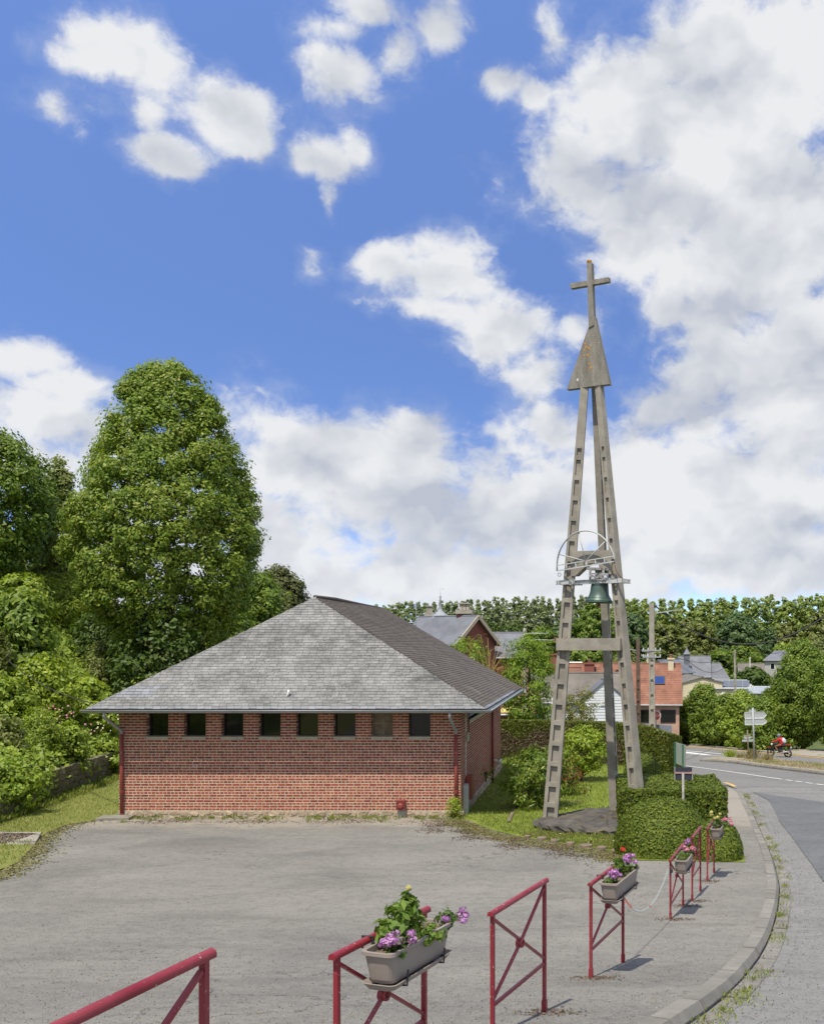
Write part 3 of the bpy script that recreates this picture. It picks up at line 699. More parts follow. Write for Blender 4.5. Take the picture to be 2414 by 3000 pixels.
wbox(walls, XR-.3, XR-inset, D+.3, D+1.9, SWZ, ZT); wbox(walls, XR-.3, XR-inset, D+8.2, YB, SWZ, ZT)
wbox(walls, XL+inset, XL+.3, D+.3, YB, ZB, ZT); wbox(walls, XL+.3, XR-.3, YB-.3, YB, ZB, ZT)
wall = walls.build('wall', M['mortar'], hall)
ROOT[wall.name] = None
def brick_geo(mb, x0, x1, z0, z1, y0, face):
    j = lambda s: random.uniform(-s, s)
    pr = random.uniform(.0, .0025); c = .003
    if face == 'front':
        a = [(x0+j(.003), z0+j(.002)), (x1+j(.003), z0+j(.002)), (x1+j(.003), z1+j(.002)), (x0+j(.003), z1+j(.002))]
        back = [(x, y0+.02, z) for x, z in a]; fr = [(x+(c if i in (0, 3) else -c), y0-pr, z+(c if i < 2 else -c)) for i, (x, z) in enumerate(a)]
        mb.add(back+fr, [(4,5,6,7),(0,1,5,4),(1,2,6,5),(2,3,7,6),(3,0,4,7)])
    else:                          # face looks along +x; x0,x1 run along y
        a = [(x0+j(.003), z0+j(.002)), (x1+j(.003), z0+j(.002)), (x1+j(.003), z1+j(.002)), (x0+j(.003), z1+j(.002))]
        back = [(y0-.02, y, z) for y, z in a]; fr = [(y0+pr, y, z) for y, z in a]
        mb.add(back+fr, [(4,5,6,7),(0,1,5,4),(1,2,6,5),(2,3,7,6),(3,0,4,7)])
JW = .0155; JV = .014; BH = .0625
nrow = int((ZT-ZB)/CO)
own = []; rest = MB()
for r in range(nrow):
    z0 = ZB + r*CO + .010; z1 = z0 + BH; zone = z1 > SILL-.03
    if not zone: spans = [(XL, XR)]
    else: spans = list(zip(edges[0::2], edges[1::2])); spans[0] = (XL, spans[0][1]); spans[-1] = (spans[-1][0], XR)
    if SILL-.10 < z1 <= SILL-.03 : spans = [(XL, XR)] 
    for (a, b) in spans:
        header = (r % 2 == 0) if not zone else False
        st = PITCH/2 if header else PITCH
        x = a; first = True; off = PITCH/2 if (zone and r % 2) else (random.uniform(.05,.1) if header else 0.0)
        if not header and not zone: off = PITCH*(.25 if (r//2) % 2 else .75)+random.uniform(-.03,.03)
        while x < b-.03:
            w = st if not (first and off) else off
            x1 = min(x+w, b); first = False
            if b-x1 < .05: x1 = b
            xa, xb = x + JV/2*(x > a+1e-6), x1 - JV/2*(x1 < b-1e-6)
            if xb-xa > .02:
                if (not header) and (xb-xa) > PITCH*.85 and ZB+.1 < z0 < SILL-.2 and len(own) < 300 and -12.6 < x < -6.0: own.append((xa, xb, z0, z1))
                else: brick_geo(rest, xa, xb, z0, z1, D, 'front')
            x = x1
rest.build('brickwork', M['brick'], wall, kind='stuff')
bmesh_variants = []
for k in range(6):
    m = MB(); w = PITCH-JW; brick_geo(m, -w/2, w/2, -BH/2, BH/2, 0, 'front'); me = bpy.data.meshes.new('brick'); me.from_pydata(m.v, [], m.f); me.materials.append(M['brick']); bmesh_variants.append(me)
for i, (xa, xb, z0, z1) in enumerate(own):
    o = bpy.data.objects.new('brick', bmesh_variants[i % 6]); COL.objects.link(o); o.parent = wall
    o.location = ((xa+xb)/2, D+random.uniform(-.002, .001), (z0+z1)/2); o.scale = ((xb-xa)/(PITCH-JW), 1, 1)
# window jamb bricks (the jambs that face the camera) and the side wall
jamb = MB()
for (a, b) in WX:
    r = 0
    for r in range(nrow):
        z0 = ZB + r*CO + .010
        if z0 < SILL: continue
        l = .1 if r % 2 else .2
        yy = D+.0
        for (p, q) in (((D+.012, D+.105), (D+.12, D+.235)) if r % 2 else ((D+.012, D+.22),)): brick_geo(jamb, p, q, z0, z0+BH, a-.0005, 'side')
jamb.build('brickwork', M['brick'], wall, kind='stuff')
side = MB()
for r in range(nrow):
    z0 = ZB + r*CO + .010; z1 = z0+BH; header = r % 2 == 0; st = PITCH/2 if header else PITCH; y = D+.0; k = 0
    while y < YB-.03:
        w = st if not (k == 0 and not header) else PITCH*.75
        y1 = min(y+w, YB); k += 1
        blocked = (D+1.9 < y1 and y < D+8.2 and z1 > SWZ-.12)
        notch = (D+1.08 < (y+y1)/2 < D+1.42)
        if not blocked: brick_geo(side, y+JW/2, y1-JW/2, z0, z1, XR-(.0 if not notch else .045), 'side')
        y = y1
side.build('brickwork', M['brick'], wall, kind='stuff')
# stone plinth
pl = MB(); wbox(pl, XL-.02, XR+.01, D-.015, D+.3, ZB-.7, ZB); wbox(pl, XR-.3, XR+.03, D+.3, YB+.02, ZB-1.0, ZB-.002); wbox(pl, XL-.02, XL+.3, D+.3, YB, ZB-.8, ZB-.002)
plinth = pl.build('plinth', M['plinthbed'], hall); ROOT[plinth.name] = None
def rubble(w, h, dp):
    n = random.randint(6, 8); poly = []
    for i in range(n):
        a = 2*math.pi*i/n+random.uniform(-.2, .2); q = random.uniform(.8, 1.08); poly.append((w/2*q*(abs(math.cos(a))**.7)*math.copysign(1, math.cos(a)), h/2*q*(abs(math.sin(a))**.7)*math.copysign(1, math.sin(a))))
    return poly
x = XL
while x < XR-.1:
    w = random.uniform(.14, .42)
    for (zc, h) in (((-.07, .12), (-.19, .11), (-.3, .1)) if random.random() < .5 else ((-.1, .17), (-.26, .14))):
        poly = rubble(w*.97, h, .03); m = MB(); cx = x+w/2+random.uniform(-.02, .02); zz = ZB+zc
        fr = [(cx+a*.9, D-.026-random.uniform(0, .02), zz+b*.9) for a, b in poly]; bk = [(cx+a, D-.012, zz+b) for a, b in poly]; n = len(poly)
        m.add(fr+bk, [tuple(range(n))]+[(i, i+n, (i+1) % n+n, (i+1) % n) for i in range(n)]); m.build('stone', M['plinth'], plinth)
    x += w
y = D+.1
sidest = MB()
while y < YB:
    w = random.uniform(.15, .4)
    for zc, h in ((-.09, .15), (-.25, .14), (-.4, .13)):
        poly = rubble(w*.97, h, .03); n = len(poly); cy = y+w/2; zz = ZB+zc
        sidest.add([(XR+.05+random.uniform(0, .02), cy+a*.85, zz+b*.85) for a, b in poly]+[(XR+.028, cy+a, zz+b) for a, b in poly], [tuple(range(n))]+[(i, i+n, (i+1) % n+n, (i+1) % n) for i in range(n)])
    y += w
sidest.build('rubble', M['plinth'], plinth, kind='stuff')
# windows
for i, (a, b) in enumerate(WX):
    w = MB(); yb = D+.25
    for bx in ((a+.0, a+.035, SILL, ZT), (b-.035, b, SILL, ZT), (a+.035, b-.035, SILL, SILL+.03)): wbox(w, bx[0], bx[1], yb-.02, yb+.02, bx[2], bx[3])
    if i == 6: wbox(w, (a+b)/2-.018, (a+b)/2+.018, yb-.022, yb+.02, SILL+.03, ZT); wbox(w, a+.036, b-.036, yb-.021, yb+.02, SILL+.36, SILL+.39)
    wo_ = w.build('window', M['louver'] if i == 6 else M['darkframe'], hall); ROOT[wo_.name] = None
    m = MB(); wbox(m, a+.035, b-.035, yb-.004, yb+.004, SILL+.03, ZT); m.build('pane', M['glass'], wo_)
    if i == 6:
        z = SILL+.04
        while z < ZT-.04:
            m = MB(); m.box(((a+b)/2, yb-.012, z+.015), (b-a-.09, .008, .028), Matrix.Rotation(R(25), 3, 'X')); m.build('louvre', M['louver'], wo_); z += .034
    m = MB(); m.prism([(a-.0, D-.035, SILL-.1), (a, D-.035, SILL-.005), (a, yb-.03, SILL+.012), (a, yb-.03, SILL-.1)], (b-a, 0, 0)); m.build('sill', M['sill'], wo_)
# strip window in the side wall
w = MB(); wbox(w, XR-.2, XR-.12, D+1.9, D+8.2, SWZ, SWZ+.07)
yy = D+1.9
while yy < D+8.25: wbox(w, XR-.2, XR-.12, yy, yy+.06, SWZ+.07, ZT); yy += .52
sw = w.build('window', M['whiterust'], hall); ROOT[sw.name] = None; sw['label'] = 'long strip window of many panes under the side eaves'
yy = D+1.96
while yy < D+8.0:
    m = MB(); wbox(m, XR-.165, XR-.155, yy, yy+.46, SWZ+.07, ZT); m.build('pane', M['glass'], sw); yy += .52
m = MB(); wbox(m, XR-.12, XR+.05, D+1.8, D+8.3, SWZ-.09, SWZ); m.build('sill', M['sill'], sw)

# roof
EY = D-.78; EXL, EXR = -15.42, -3.34; RX = (EXL+EXR)/2; EZ = CZ-2.03; AY, AZ = EY+3.16, CZ+1.47; RY, RYE = 44.9, 45.2
A = Vector((RX, AY, AZ)); B_ = Vector((RX, RY, AZ-.06)); FLc = Vector((EXL, EY, EZ)); FRc = Vector((EXR, EY, EZ)); BRc = Vector((EXR, RYE, EZ)); BLc = Vector((EXL, RYE, EZ))
rb = MB(); dn = Vector((0, 0, -.05))
rb.add([FLc, FRc, BRc, BLc, A, B_], [(0,1,4), (1,2,5,4), (3,0,4,5), (2,3,5), (3,2,1,0)])
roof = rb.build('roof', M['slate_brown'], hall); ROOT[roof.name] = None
ft = MB(); 
ft.hexa([FLc+Vector((.1,.1,-.14)), FRc+Vector((-.1,.1,-.14)), BRc+Vector((-.1,0,-.14)), BLc+Vector((.1,0,-.14)), FLc+Vector((.1,.1,-.012)), FRc+Vector((-.1,.1,-.012)), BRc+Vector((-.1,0,-.012)), BLc+Vector((.1,0,-.012))])
ft.build('soffit', M['woodbrown'], roof)
def slates(p0, p1, a0, a1, mat, name, own_rows=(), own_max=0, expo=.112, wid=.225, lift=.006):
    """courses of slates on the face with eave p0-p1 and top a0-a1"""
    ex = (p1-p0).normalized(); nrm = ex.cross((a0-p0)).normalized()
    if nrm.z < 0: nrm = -nrm
    up = nrm.cross(ex).normalized(); up = up if up.z > 0 else -up
    Ht = (a0-p0).dot(up); s0, s1 = (a0-p0).dot(ex), (a1-p0).dot(ex); Lb = (p1-p0).length
    mbs = MB(); count = 0; r = 0
    while r*expo < Ht-.02:
        t0 = r*expo; t1 = min(t0+expo*1.25, Ht); e = expo*1.9 if r == 0 else expo
        xl0, xr0 = s0*t0/Ht, Lb+(s1-Lb)*t0/Ht; xl1, xr1 = s0*t1/Ht, Lb+(s1-Lb)*t1/Ht
        x = xl0 - (random.random()*wid) - wid*.5*(r % 2); 
        while x < xr0:
            w = wid*random.uniform(.93, 1.06); a, b = max(x, xl0), min(x+w, xr0)
            at_, bt = max(x, xl1), min(x+w, xr1)
            if b-a > .015:
                tt = t1
                if at_ >= bt-.004:
                    if x < xl1: tt = t0+(t1-t0)*max(.05, (b-xl0)/max(1e-6, xl1-xl0)); at_, bt = b-.012, b
                    else: tt = t0+(t1-t0)*max(.05, (xr0-a)/max(1e-6, xr0-xr1)); at_, bt = a, a+.012
                h0 = lift*2.6+random.uniform(0, .006); h1 = lift*.4; d0 = random.uniform(-.008, .006); sk = random.uniform(-.006, .006)
                q = lambda xx, tt, hh: p0+ex*xx+up*tt+nrm*hh
                g_ = .004
                vs = [q(a+g_, t0+d0+sk, h0), q(b-g_, t0+d0-sk, h0), q(bt-g_, tt, h1), q(at_+g_, tt, h1), q(a+g_, t0+d0+sk, h0-.016), q(b-g_, t0+d0-sk, h0-.016)]
                fs = [(0,1,2,3), (0,4,5,1)]
                if r in own_rows and count < own_max:
                    m = MB(); m.add(vs, fs); m.build('slate', M['slate_new'] if (r == 0 or (3 < r < 8 and x < xl0+1.1 and len(own_rows) > 4)) else mat, roof); count += 1
                else: mbs.add(vs, fs)
            x += w
        r += 1
    mbs.build(name, mat, roof, kind='stuff')
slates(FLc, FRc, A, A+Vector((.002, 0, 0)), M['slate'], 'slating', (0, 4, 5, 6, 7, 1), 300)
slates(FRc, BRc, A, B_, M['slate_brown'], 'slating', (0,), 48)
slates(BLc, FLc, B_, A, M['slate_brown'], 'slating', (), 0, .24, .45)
mb = MB(); mb.tube([A+Vector((0,0,.03)), A.lerp(B_, .25)+Vector((0,0,.06)), A.lerp(B_, .6)+Vector((0,0,.04)), B_+Vector((0,0,.03))], [.05,.07,.06,.05], 8); mb.build('ridge_capping', M['slate_brown'], roof, True)
vp = P(842, 2036, EY+.30); mb = MB(); mb.tube([vp+Vector((-.05,0,-.12)), vp+Vector((.02,0,.02)), vp+Vector((.05,-.02,.14))], .035, 8); mb.build('vent_pipe', M['white'], roof, True)
mb = MB(); mb.box(vp+Vector((.0,-.06,-.16)), (.42,.02,.3), Matrix.Rotation(R(-42), 3, 'X')); mb.build('vent_flashing', M['zinc_dull'], roof)
for (uu, vv, tt) in ((1428, 2018, .28), (1462, 1992, .28)):
    pass
# roof hooks on the brown face
for (u_, v_) in ((1250,1938),(1420,1982),(1440,2003),(1468,1988),(1376,2016)):
    fx = (u_-PU)/F; fz = -(v_-PV)/F
    n_ = (FRc-A).cross(B_-A).normalized(); n_ = n_ if n_.z > 0 else -n_
    dd = n_.dot(A-Vector((0,0,CZ)))/n_.dot(Vector((fx, 1, fz))); p = Vector((fx*dd, dd, CZ+fz*dd))+n_*.035
    m = MB(); m.bar(p, p+Vector((.34,.0,-.2)), .03, .012, n_); m.build('roof_hook', M['galv'], roof)
# gutters
def gutter(p, q, out, name='gutter'):
    p, q, out = Vector(p), Vector(q), Vector(out); m = MB(); n = 9; L_ = (q-p).length; d = (q-p).normalized()
    prof = [(math.cos(math.pi*(1+k/(n-1)))*.085, math.sin(math.pi*(1+k/(n-1)))*.085) for k in range(n)]
    prof2 = [(x*.93, z*.93+.002) for x, z in prof]
    for pr in (prof, prof2):
        o = len(m.v)
        for e in (p, q): m.v += [tuple(e+out*x+Vector((0, 0, z))) for x, z in pr]
        for k in range(n-1): m.f.append((o+k, o+k+1, o+n+k+1, o+n+k)); m.m.append(0)
    m.tube([p+out*.085, q+out*.085], .016, 6)
    gt = m.build(name, M['zinc'], hall, True); ROOT[gt.name] = None
    s = .6
    while s < L_:
        c = p+d*s; k = MB(); pr = [(x*1.05, z*1.05) for x, z in prof]
        a_ = [c+out*x+Vector((0,0,z)) for x, z in pr]; b_ = [v+d*.03 for v in a_]
        k.add(a_+b_, [(i, i+1, i+1+n, i+n) for i in range(n-1)]); k.build('joint', M['zinc'], gt); s += .41*2
    return gt
gutter(FLc+Vector((-.06,-.085,-.035)), FRc+Vector((.16,-.085,-.035)), (0,-1,0))
gutter(FRc+Vector((.085,-.1,-.035)), BRc+Vector((.085,.1,-.035)), (1,0,0))
# downpipes
def downpipe(pts, zinc_to, mat, rad=.05):
    m = MB(); m.tube(pts, rad, 10); o = m.build('downpipe', mat, hall, True); ROOT[o.name] = None; return o
for (xx, gx) in ((XL+.12, XL-.05), (XR-.14, XR-.22)):
    yw = D-.085; zt = EZ-.08
    up_ = MB(); up_.tube([(gx, EY-.085, zt), (gx, EY-.085, zt-.16), (gx+(xx-gx)*.5, EY+.2, zt-.36), (xx, yw-.06, zt-.62), (xx, yw, zt-.72), (xx, yw, zt-.8)], .048, 10)
    dp_ = downpipe([(xx, yw, zt-.74), (xx, yw, ZB-.14)], 0, M['redpaint']); up_.build('elbow', M['zinc_dull'], dp_, True)
    for zz in (ZB+1.45, ZB+.62):
        m = MB(); m.tube([(xx, yw, zz-.02), (xx, yw, zz+.02)], .066, 10); m.box((xx, yw+.05, zz), (.03, .1, .03)); m.build('bracket', M['redpaint'], dp_)
    m = MB(); m.tube([(xx, yw, ZB+.55), (xx, yw, ZB+.63)], .058, 10); m.tube([(xx, yw, ZB-.14), (xx, yw, ZB-.06)], .058, 10); m.build('collar', M['redpaint'], dp_)
yp = D+8.6
dp_ = downpipe([(XR+.1, yp, EZ-.1), (XR+.1, yp, ZB-.45)], 0, M['redpaint'], .055)
m = MB(); m.tube([(EXR+.08, RYE-.7, EZ-.1), (EXR-.1, RYE-.9, EZ-.28), (XR+.12, RYE-1.6, EZ-.45)], .05, 8); m.build('elbow', M['zinc_dull'], dp_, True)
# gas vent on the front wall
vx = (1176.5-PU)*D/F; vz = CZ-(2358-PV)*D/F
m = MB(); wbox(m, vx-.13, vx+.13, D-.17, D-.02, vz-.15, vz+.15); vt = m.build('wall_vent', M['redpaint'], hall); ROOT[vt.name] = None
for k in range(6): m = MB(); wbox(m, vx-.135, vx+.135, D-.185, D-.16, vz-.14+k*.052, vz-.115+k*.052); m.build('slat', M['redpaint'], vt)
m = MB(); m.lathe([(0,0),(.085,0),(.085,.03),(.06,.05),(0,.055)], 14, Matrix.Translation((vx, D-.18, vz-.02)) @ Matrix.Rotation(R(90), 4, 'X')); m.build('outlet', M['redpaint'], vt)
m = MB(); wbox(m, vx-.11, vx+.12, D-.06, D-.02, ZB-.22, vz-.152); m.build('mortar_pad', M['greywall'], vt)
# things on the side wall
m = MB(); wbox(m, XR+.012, XR+.2, D+1.05, D+1.6, ZB+.18, ZB+.92); mb_ = m.build('meter_box', M['redpaint'], hall)
m = MB(); wbox(m, XR+.012, XR+.13, D+.45, D+.86, ZB-.28, ZB+.72); m.box((XR+.135, D+.65, ZB+.22), (.02, .34, .9)); m.build('service_cabinet', M['whiterust'], hall)
m = MB(); wbox(m, XR+.012, XR+.06, D+1.2, D+1.6, ZB+2.0, ZB+2.28); m.build('plaque', M['sill'], hall)
m = MB(); m.tube([(XR+.03, D+1.75, ZT), (XR+.03, D+1.75, ZB+1.9)], .012, 6); m.build('cable', M['black'], hall)
m = MB(); m.tube([(XR+.03, D+6.2, ZB+.3), (XR+.1, D+6.2, ZB+.32), (XR+.1, D+6.2, ZB+.05)], .03, 6); m.lathe([(0,-.06),(.07,-.06),(.07,.06),(0,.06)], 8, Matrix.Translation((XR+.1, D+6.2, ZB+.34))); m.build('tap', M['darkmetal'], hall)
m = MB(); m.tube([(XR, D+9.6, ZB+.42), (XR+.28, D+9.6, ZB+.42)], .06, 8); m.tube([(XR+.28, D+9.6, ZB+.5), (XR+.28, D+9.6, ZB+.3)], .09, 8); m.build('flue_pipe', M['white'], hall, True)
# chalk scrawl on the wall, and the pad under the downpipe
cx = (565-PU)*D/F; cz = CZ-(2246-PV)*D/F; m = MB()
for (a, b) in (((-.03,.03),(-.01,.05)),((-.01,.05),(.0,.02)),((.0,.02),(-.02,-.02)),((.02,.04),(.03,-.02)),((.05,.05),(.05,-.03)),((.12,.05),(.11,-.03)),((.11,.01),(.15,.05)),((.12,.01),(.16,-.03))):
    m.bar((cx+a[0], D-.006, cz+a[1]), (cx+b[0], D-.006, cz+b[1]), .006, .012, (0,1,0))
m.build('chalk_scrawl', M['whitechalk'] if 'whitechalk' in M else M['white'], hall)
pp = MB(); pp.box((XL+.1, D-.42, gz(XL+.1, D-.4)+.03), (.95, .62, .1), Matrix.Rotation(R(6), 3, 'Z')); tag(pp.build('drain_slab', M['kerb']), 'small pale concrete slab under the left downpipe', 'slab')

# ------------------------------------------------------------------ the bell tower
TH = R(23); TE = Vector((math.cos(TH), -math.sin(TH), 0)); TN = Vector((-math.sin(TH), -math.cos(TH), 0))
Lb = P(1611, 2420, 29.6); Rb = P(1876, 2444, 28.5); Bb = P(1801.5, 2395, 31.1)
Lt = P(1712.5, 1136, 29.72); Rt = P(1755.5, 1131, 29.55); Bt = P(1743, 1136, 30.0)
tower = thing('bell_tower', 'slender concrete bell tower of three ladder-like legs topped by a cross', 'bell tower', ((Lb+Rb+Bb)/3))
def leg(b, t, nd, w0, w1, d0, d1, parent, ntop=.86, pitch=.592, start=.1, mat=None, name='leg'):
    """tapered concrete post with a row of recesses in two faces; nd is the direction the recessed face looks"""
    mb = MB(); ax = (t-b); Ln = ax.length; ax = ax/Ln; nd = Vector(nd); nd = (nd-ax*nd.dot(ax)).normalized(); wd = ax.cross(nd).normalized()
    def piece(s0, s1, x0, x1, y0, y1):           # x, y as fractions of half width / half depth
        ps = []
        for s in (s0, s1):
            k = s/Ln; hw = (w0+(w1-w0)*k)/2; hd = (d0+(d1-d0)*k)/2; c = b+ax*s
            ps += [c+wd*hw*x+nd*hd*y for x, y in ((x0,y0),(x1,y0),(x1,y1),(x0,y1))]
        mb.hexa(ps)
    fl = .52; web = .5; st = Ln*ntop
    piece(0, Ln, -1, -fl, -1, 1); piece(0, Ln, fl, 1, -1, 1); piece(0, st, -fl, fl, -web, web); piece(st, Ln, -fl, fl, -.985, .985)
    s = start
    while s < st:
        piece(max(0, s-.135), s, -fl, fl, web, .985); piece(max(0, s-.135), s, -fl, fl, -.985, -web); s += pitch
    return mb.build(name, mat or M['concrete'], parent)
leg(Lb, Lt, (-.06, -1, 0), .43, .225, .36, .2, tower)
leg(Rb, Rt, (-.62, -.80, 0), .31, .18, .33, .19, tower, start=.2)
leg(Bb, Bt, (.93, -.36, 0), .25, .16, .25, .16, tower, start=.25)
def onp(u, v, p0, off=0.0):
    r = Vector(((u-PU)/F, 1, -(v-PV)/F)); c = Vector((0, 0, CZ)); d = TN.dot(p0+TN*off-c)/TN.dot(r); return c+r*d
def axpt(b, t, z): k = (z-b.z)/(t.z-b.z); return b.lerp(t, k)
# tie beam low down, across the faces of the two front legs
zt_ = P(1700, 1888, 29).z; pL, pR = axpt(Lb, Lt, zt_), axpt(Rb, Rt, zt_)
mb = MB(); mb.bar(pL+TN*.13-TE*.13, pR+TN*.13+TE*.02, .30, .345); mb.build('tie_beam', M['concrete'], tower)
mb = MB(); q = pL+TN*.10-TE*.2+Vector((0,0,.14)); mb.box(q, (.14,.34,.1)); mb.tube([q+Vector((0,-.12,0)), q+Vector((.4,-.1,.06))], .012, 6); mb.build('clamp', M['rust'], tower)
# bell beam with haunches
zb_ = P(1700, 1633, 29.3).z; aL, aR = axpt(Lb, Lt, zb_), axpt(Rb, Rt, zb_); W_ = (aR-aL); ew = W_.normalized(); wl = W_.length
pr = [(.05,.19),(wl-.05,.19),(wl-.05,-.5),(wl-.2,-.5),(wl-.47,-.17),(.62,-.17),(.2,-.52),(.05,-.52)]
mb = MB(); nb = Vector((ew.y, -ew.x, 0)).normalized()
if nb.dot(TN) < 0: nb = -nb
mb.prism([aL+ew*a+Vector((0,0,b))-nb*.145 for a, b in pr], nb*.29); mb.build('bell_beam', M['concrete'], tower)
# triangular head slab and the cross
pt = P(1735, 1100, 29.62); f0 = .11
tri = [(1660,1140.5),(1785,1124.5),(1740.8,925),(1724,957)]
mb = MB(); mb.prism([onp(u, v, pt, f0) for u, v in tri], -TN*.2); plate = mb.build('head_slab', M['plate'], tower)
for (u, v, r_) in ((1714,1006,3.2),(1717,1016,3.6),(1725,1019,3.4),(1731,1016,2.4),(1712,1025,2.6),(1736,1029,1.6),(1722,1040,4.2),(1711,1041,2.6),(1723,1055,1.6),(1728,1065,3),(1739,1056,1.2),(1730,1077,4.2),(1722,1086,2),(1746,1004,1.8),(1728,1036,2)):
    c = onp(u, v, pt, f0+.004); m = MB(); k = r_*29.6/F; n = 9; poly = []
    for i in range(n):
        a = 2*math.pi*i/n; q = k*random.uniform(.75, 1.2); poly.append(c+TE*math.cos(a)*q+Vector((0,0,math.sin(a)*q)))
    m.prism(poly, -TN*.006); m.build('lichen_patch', M['lichen'], plate)
c = onp(1692, 1112, pt, f0+.004); m = MB(); m.prism([c+TE*math.cos(a)*.035+Vector((0,0,math.sin(a)*.045)) for a in [i*.8 for i in range(8)]], -TN*.006); m.build('lichen_patch', M['lichen_grey'], plate)
mb = MB(); x0 = [(1719,768),(1733,768),(1740,950),(1724.5,960)]
mb.prism([onp(u, v, pt, f0+.03) for u, v in x0], -TN*.16)
cr = mb.build('cross', M['plate'], tower)
mb = MB(); mb.prism([onp(u, v, pt, f0+.028) for u, v in ((1668.5,829.5),(1782.5,811),(1783.5,824),(1671.5,844))], -TN*.152); mb.build('cross_arm', M['plate'], cr)
mb = MB(); mb.box(onp(1726, 767, pt, -.05)+Vector((0,0,.02)), (.12,.12,.05), Matrix.Rotation(TH, 3, 'Z')); mb.build('lichen_cap', M['lichen'], cr)
# white girder that carries the bell, bolted to the legs
p0 = axpt(Lb, Lt, P(1700, 1705, 29.2).z).lerp(axpt(Rb, Rt, P(1700,1705,29.2).z), .5)
gL, gR = onp(1684, 1706.5, p0, .16), onp(1797, 1702, p0, .16)
mb = MB(); mb.bar(gL, gR, .05, .09); mb.bar(gL+Vector((0,0,.05)), gR+Vector((0,0,.05)), .12, .018); mb.bar(gL-Vector((0,0,.05)), gR-Vector((0,0,.05)), .12, .018)
mb.build('bell_girder', M['whiterust'], tower)
for (c0, s) in ((axpt(Lb, Lt, gL.z), -1), (axpt(Rb, Rt, gR.z), 1)):
    mb = MB(); c0 = c0.copy()
    mb.bar(c0+TN*.24-TE*.29, c0+TN*.24+TE*.29, .04, .13); mb.bar(c0-TN*.26-TE*.29, c0-TN*.26+TE*.29, .04, .13)
    for k in (-.26, .26):
        for dz in (-.045, .045): mb.tube([c0+TN*.34+TE*k+Vector((0,0,dz)), c0-TN*.36+TE*k+Vector((0,0,dz))], .014, 6)
    mb.bar(c0+TN*.28-TE*s*.14, (gL if s < 0 else gR)+TN*.02, .06, .16); mb.build('girder_clamp', M['whiterust'], tower)
# rough footing under the legs
ft_ = [P(u, v, d) for u, v, d in ((1566,2410,29.3),(1600,2400,29.9),(1660,2392,30.6),(1740,2384,31.5),(1810,2379,31.9),(1870,2382,31.6),(1930,2420,29.4),(1935,2455,27.4),(1880,2460,27.0),(1815,2452,27.3),(1740,2444,27.6),(1660,2437,27.9),(1600,2433,28.3))]
mb = MB(); cen = Vector((.3, 29.8, gz(.3, 29.8)+.26)); rings = []
for k, (sc, dz) in enumerate(((1.0, -.35), (1.03, -.02), (1.0, .08), (1.02, .17), (1.0, .27), (.95, .32), (.85, .33), (.6, .33), (.35, .33), (.12, .33))):
    rg = []
    for i in range(len(ft_)*5):
        a, b = ft_[i//5 % len(ft_)], ft_[(i//5+1) % len(ft_)]; p = a.lerp(b, (i % 5)/5)
        q = cen+(Vector((p.x, p.y, 0))-Vector((cen.x, cen.y, 0)))*(sc*random.uniform(.965, 1.035)); rg.append((q.x, q.y, gz(cen.x, q.y*.4+cen.y*.6)+dz*(.85 if k > 1 else 1)+random.uniform(-.035, .035)))
    rings.append(rg)
n = len(rings[0])
for rg in rings: mb.v += rg
for k in range(len(rings)-1):
    for i in range(n): mb.f.append((k*n+i, k*n+(i+1) % n, (k+1)*n+(i+1) % n, (k+1)*n+i)); mb.m.append(0)
mb.f.append(tuple((len(rings)-1)*n+i for i in range(n))); mb.m.append(0)
ft = mb.build('footing', M['rock'], tower); ft.data.polygons.foreach_set('use_smooth', [False]*len(ft.data.polygons))

# ------------------------------------------------------------------ the bell
bc = onp(1757, 1706, p0, -.02); bell = thing('church_bell', 'green bronze church bell with a white half wheel hung between the tower legs', 'bell', bc)
BT = Matrix.Translation(bc) @ Matrix.Rotation(R(2.5), 4, 'Y')
prof = [(0,.03),(.13,.025),(.2,-.0),(.235,-.06),(.25,-.14),(.262,-.26),(.285,-.36),(.325,-.44),(.375,-.51),(.4,-.565),(.402,-.585),(.385,-.592),(.34,-.53),(.26,-.38),(.23,-.2),(.2,-.05),(0,-.02)]
mb = MB(); mb.lathe(prof, 40, BT); mb.build('bell_body', M['bronze'], bell, True)
for zz, rr in ((-.1, .247), (-.455, .337), (-.535, .393)):
    mb = MB(); mb.tube([BT @ Vector((rr*math.cos(t*2*math.pi/32), rr*math.sin(t*2*math.pi/32), zz)) for t in range(32)], .008, 5, closed=True); mb.build('moulding', M['bronze'], bell, True)
mb = MB(); mb.tube([BT @ Vector((0,0,-.1)), BT @ Vector((.005,0,-.66))], .022, 8); mb.lathe([(0,-.6),(.045,-.62),(.052,-.67),(.04,-.72),(0,-.73)], 12, BT); mb.build('clapper', M['rust'], bell, True)
M['yoke'] = pm('grimy_white_paint', (.3,.3,.28), .3, 4, .7, dirt=((.08,.05,.035), 6, .5, .9))
yk = onp(1757, 1683, p0, -.02)                     # steel yoke above the bell
mb = MB()
for s in (-1, 1):
    mb.bar(yk+TE*s*.2+TN*.22+Vector((0,0,-.2)), yk+TE*s*.2+TN*.22+Vector((0,0,.14)), .07, .05); mb.bar(yk+TE*s*.2-TN*.22+Vector((0,0,-.2)), yk+TE*s*.2-TN*.22+Vector((0,0,.14)), .07, .05)
mb.bar(yk-TE*.34+Vector((0,0,.17)), yk+TE*.34+Vector((0,0,.13)), .34, .07); mb.bar(yk-TE*.2+TN*.05-Vector((0,0,.05)), yk+TE*.24+TN*.05-Vector((0,0,.05)), .3, .16)
mb.build('yoke', M['yoke'], bell)
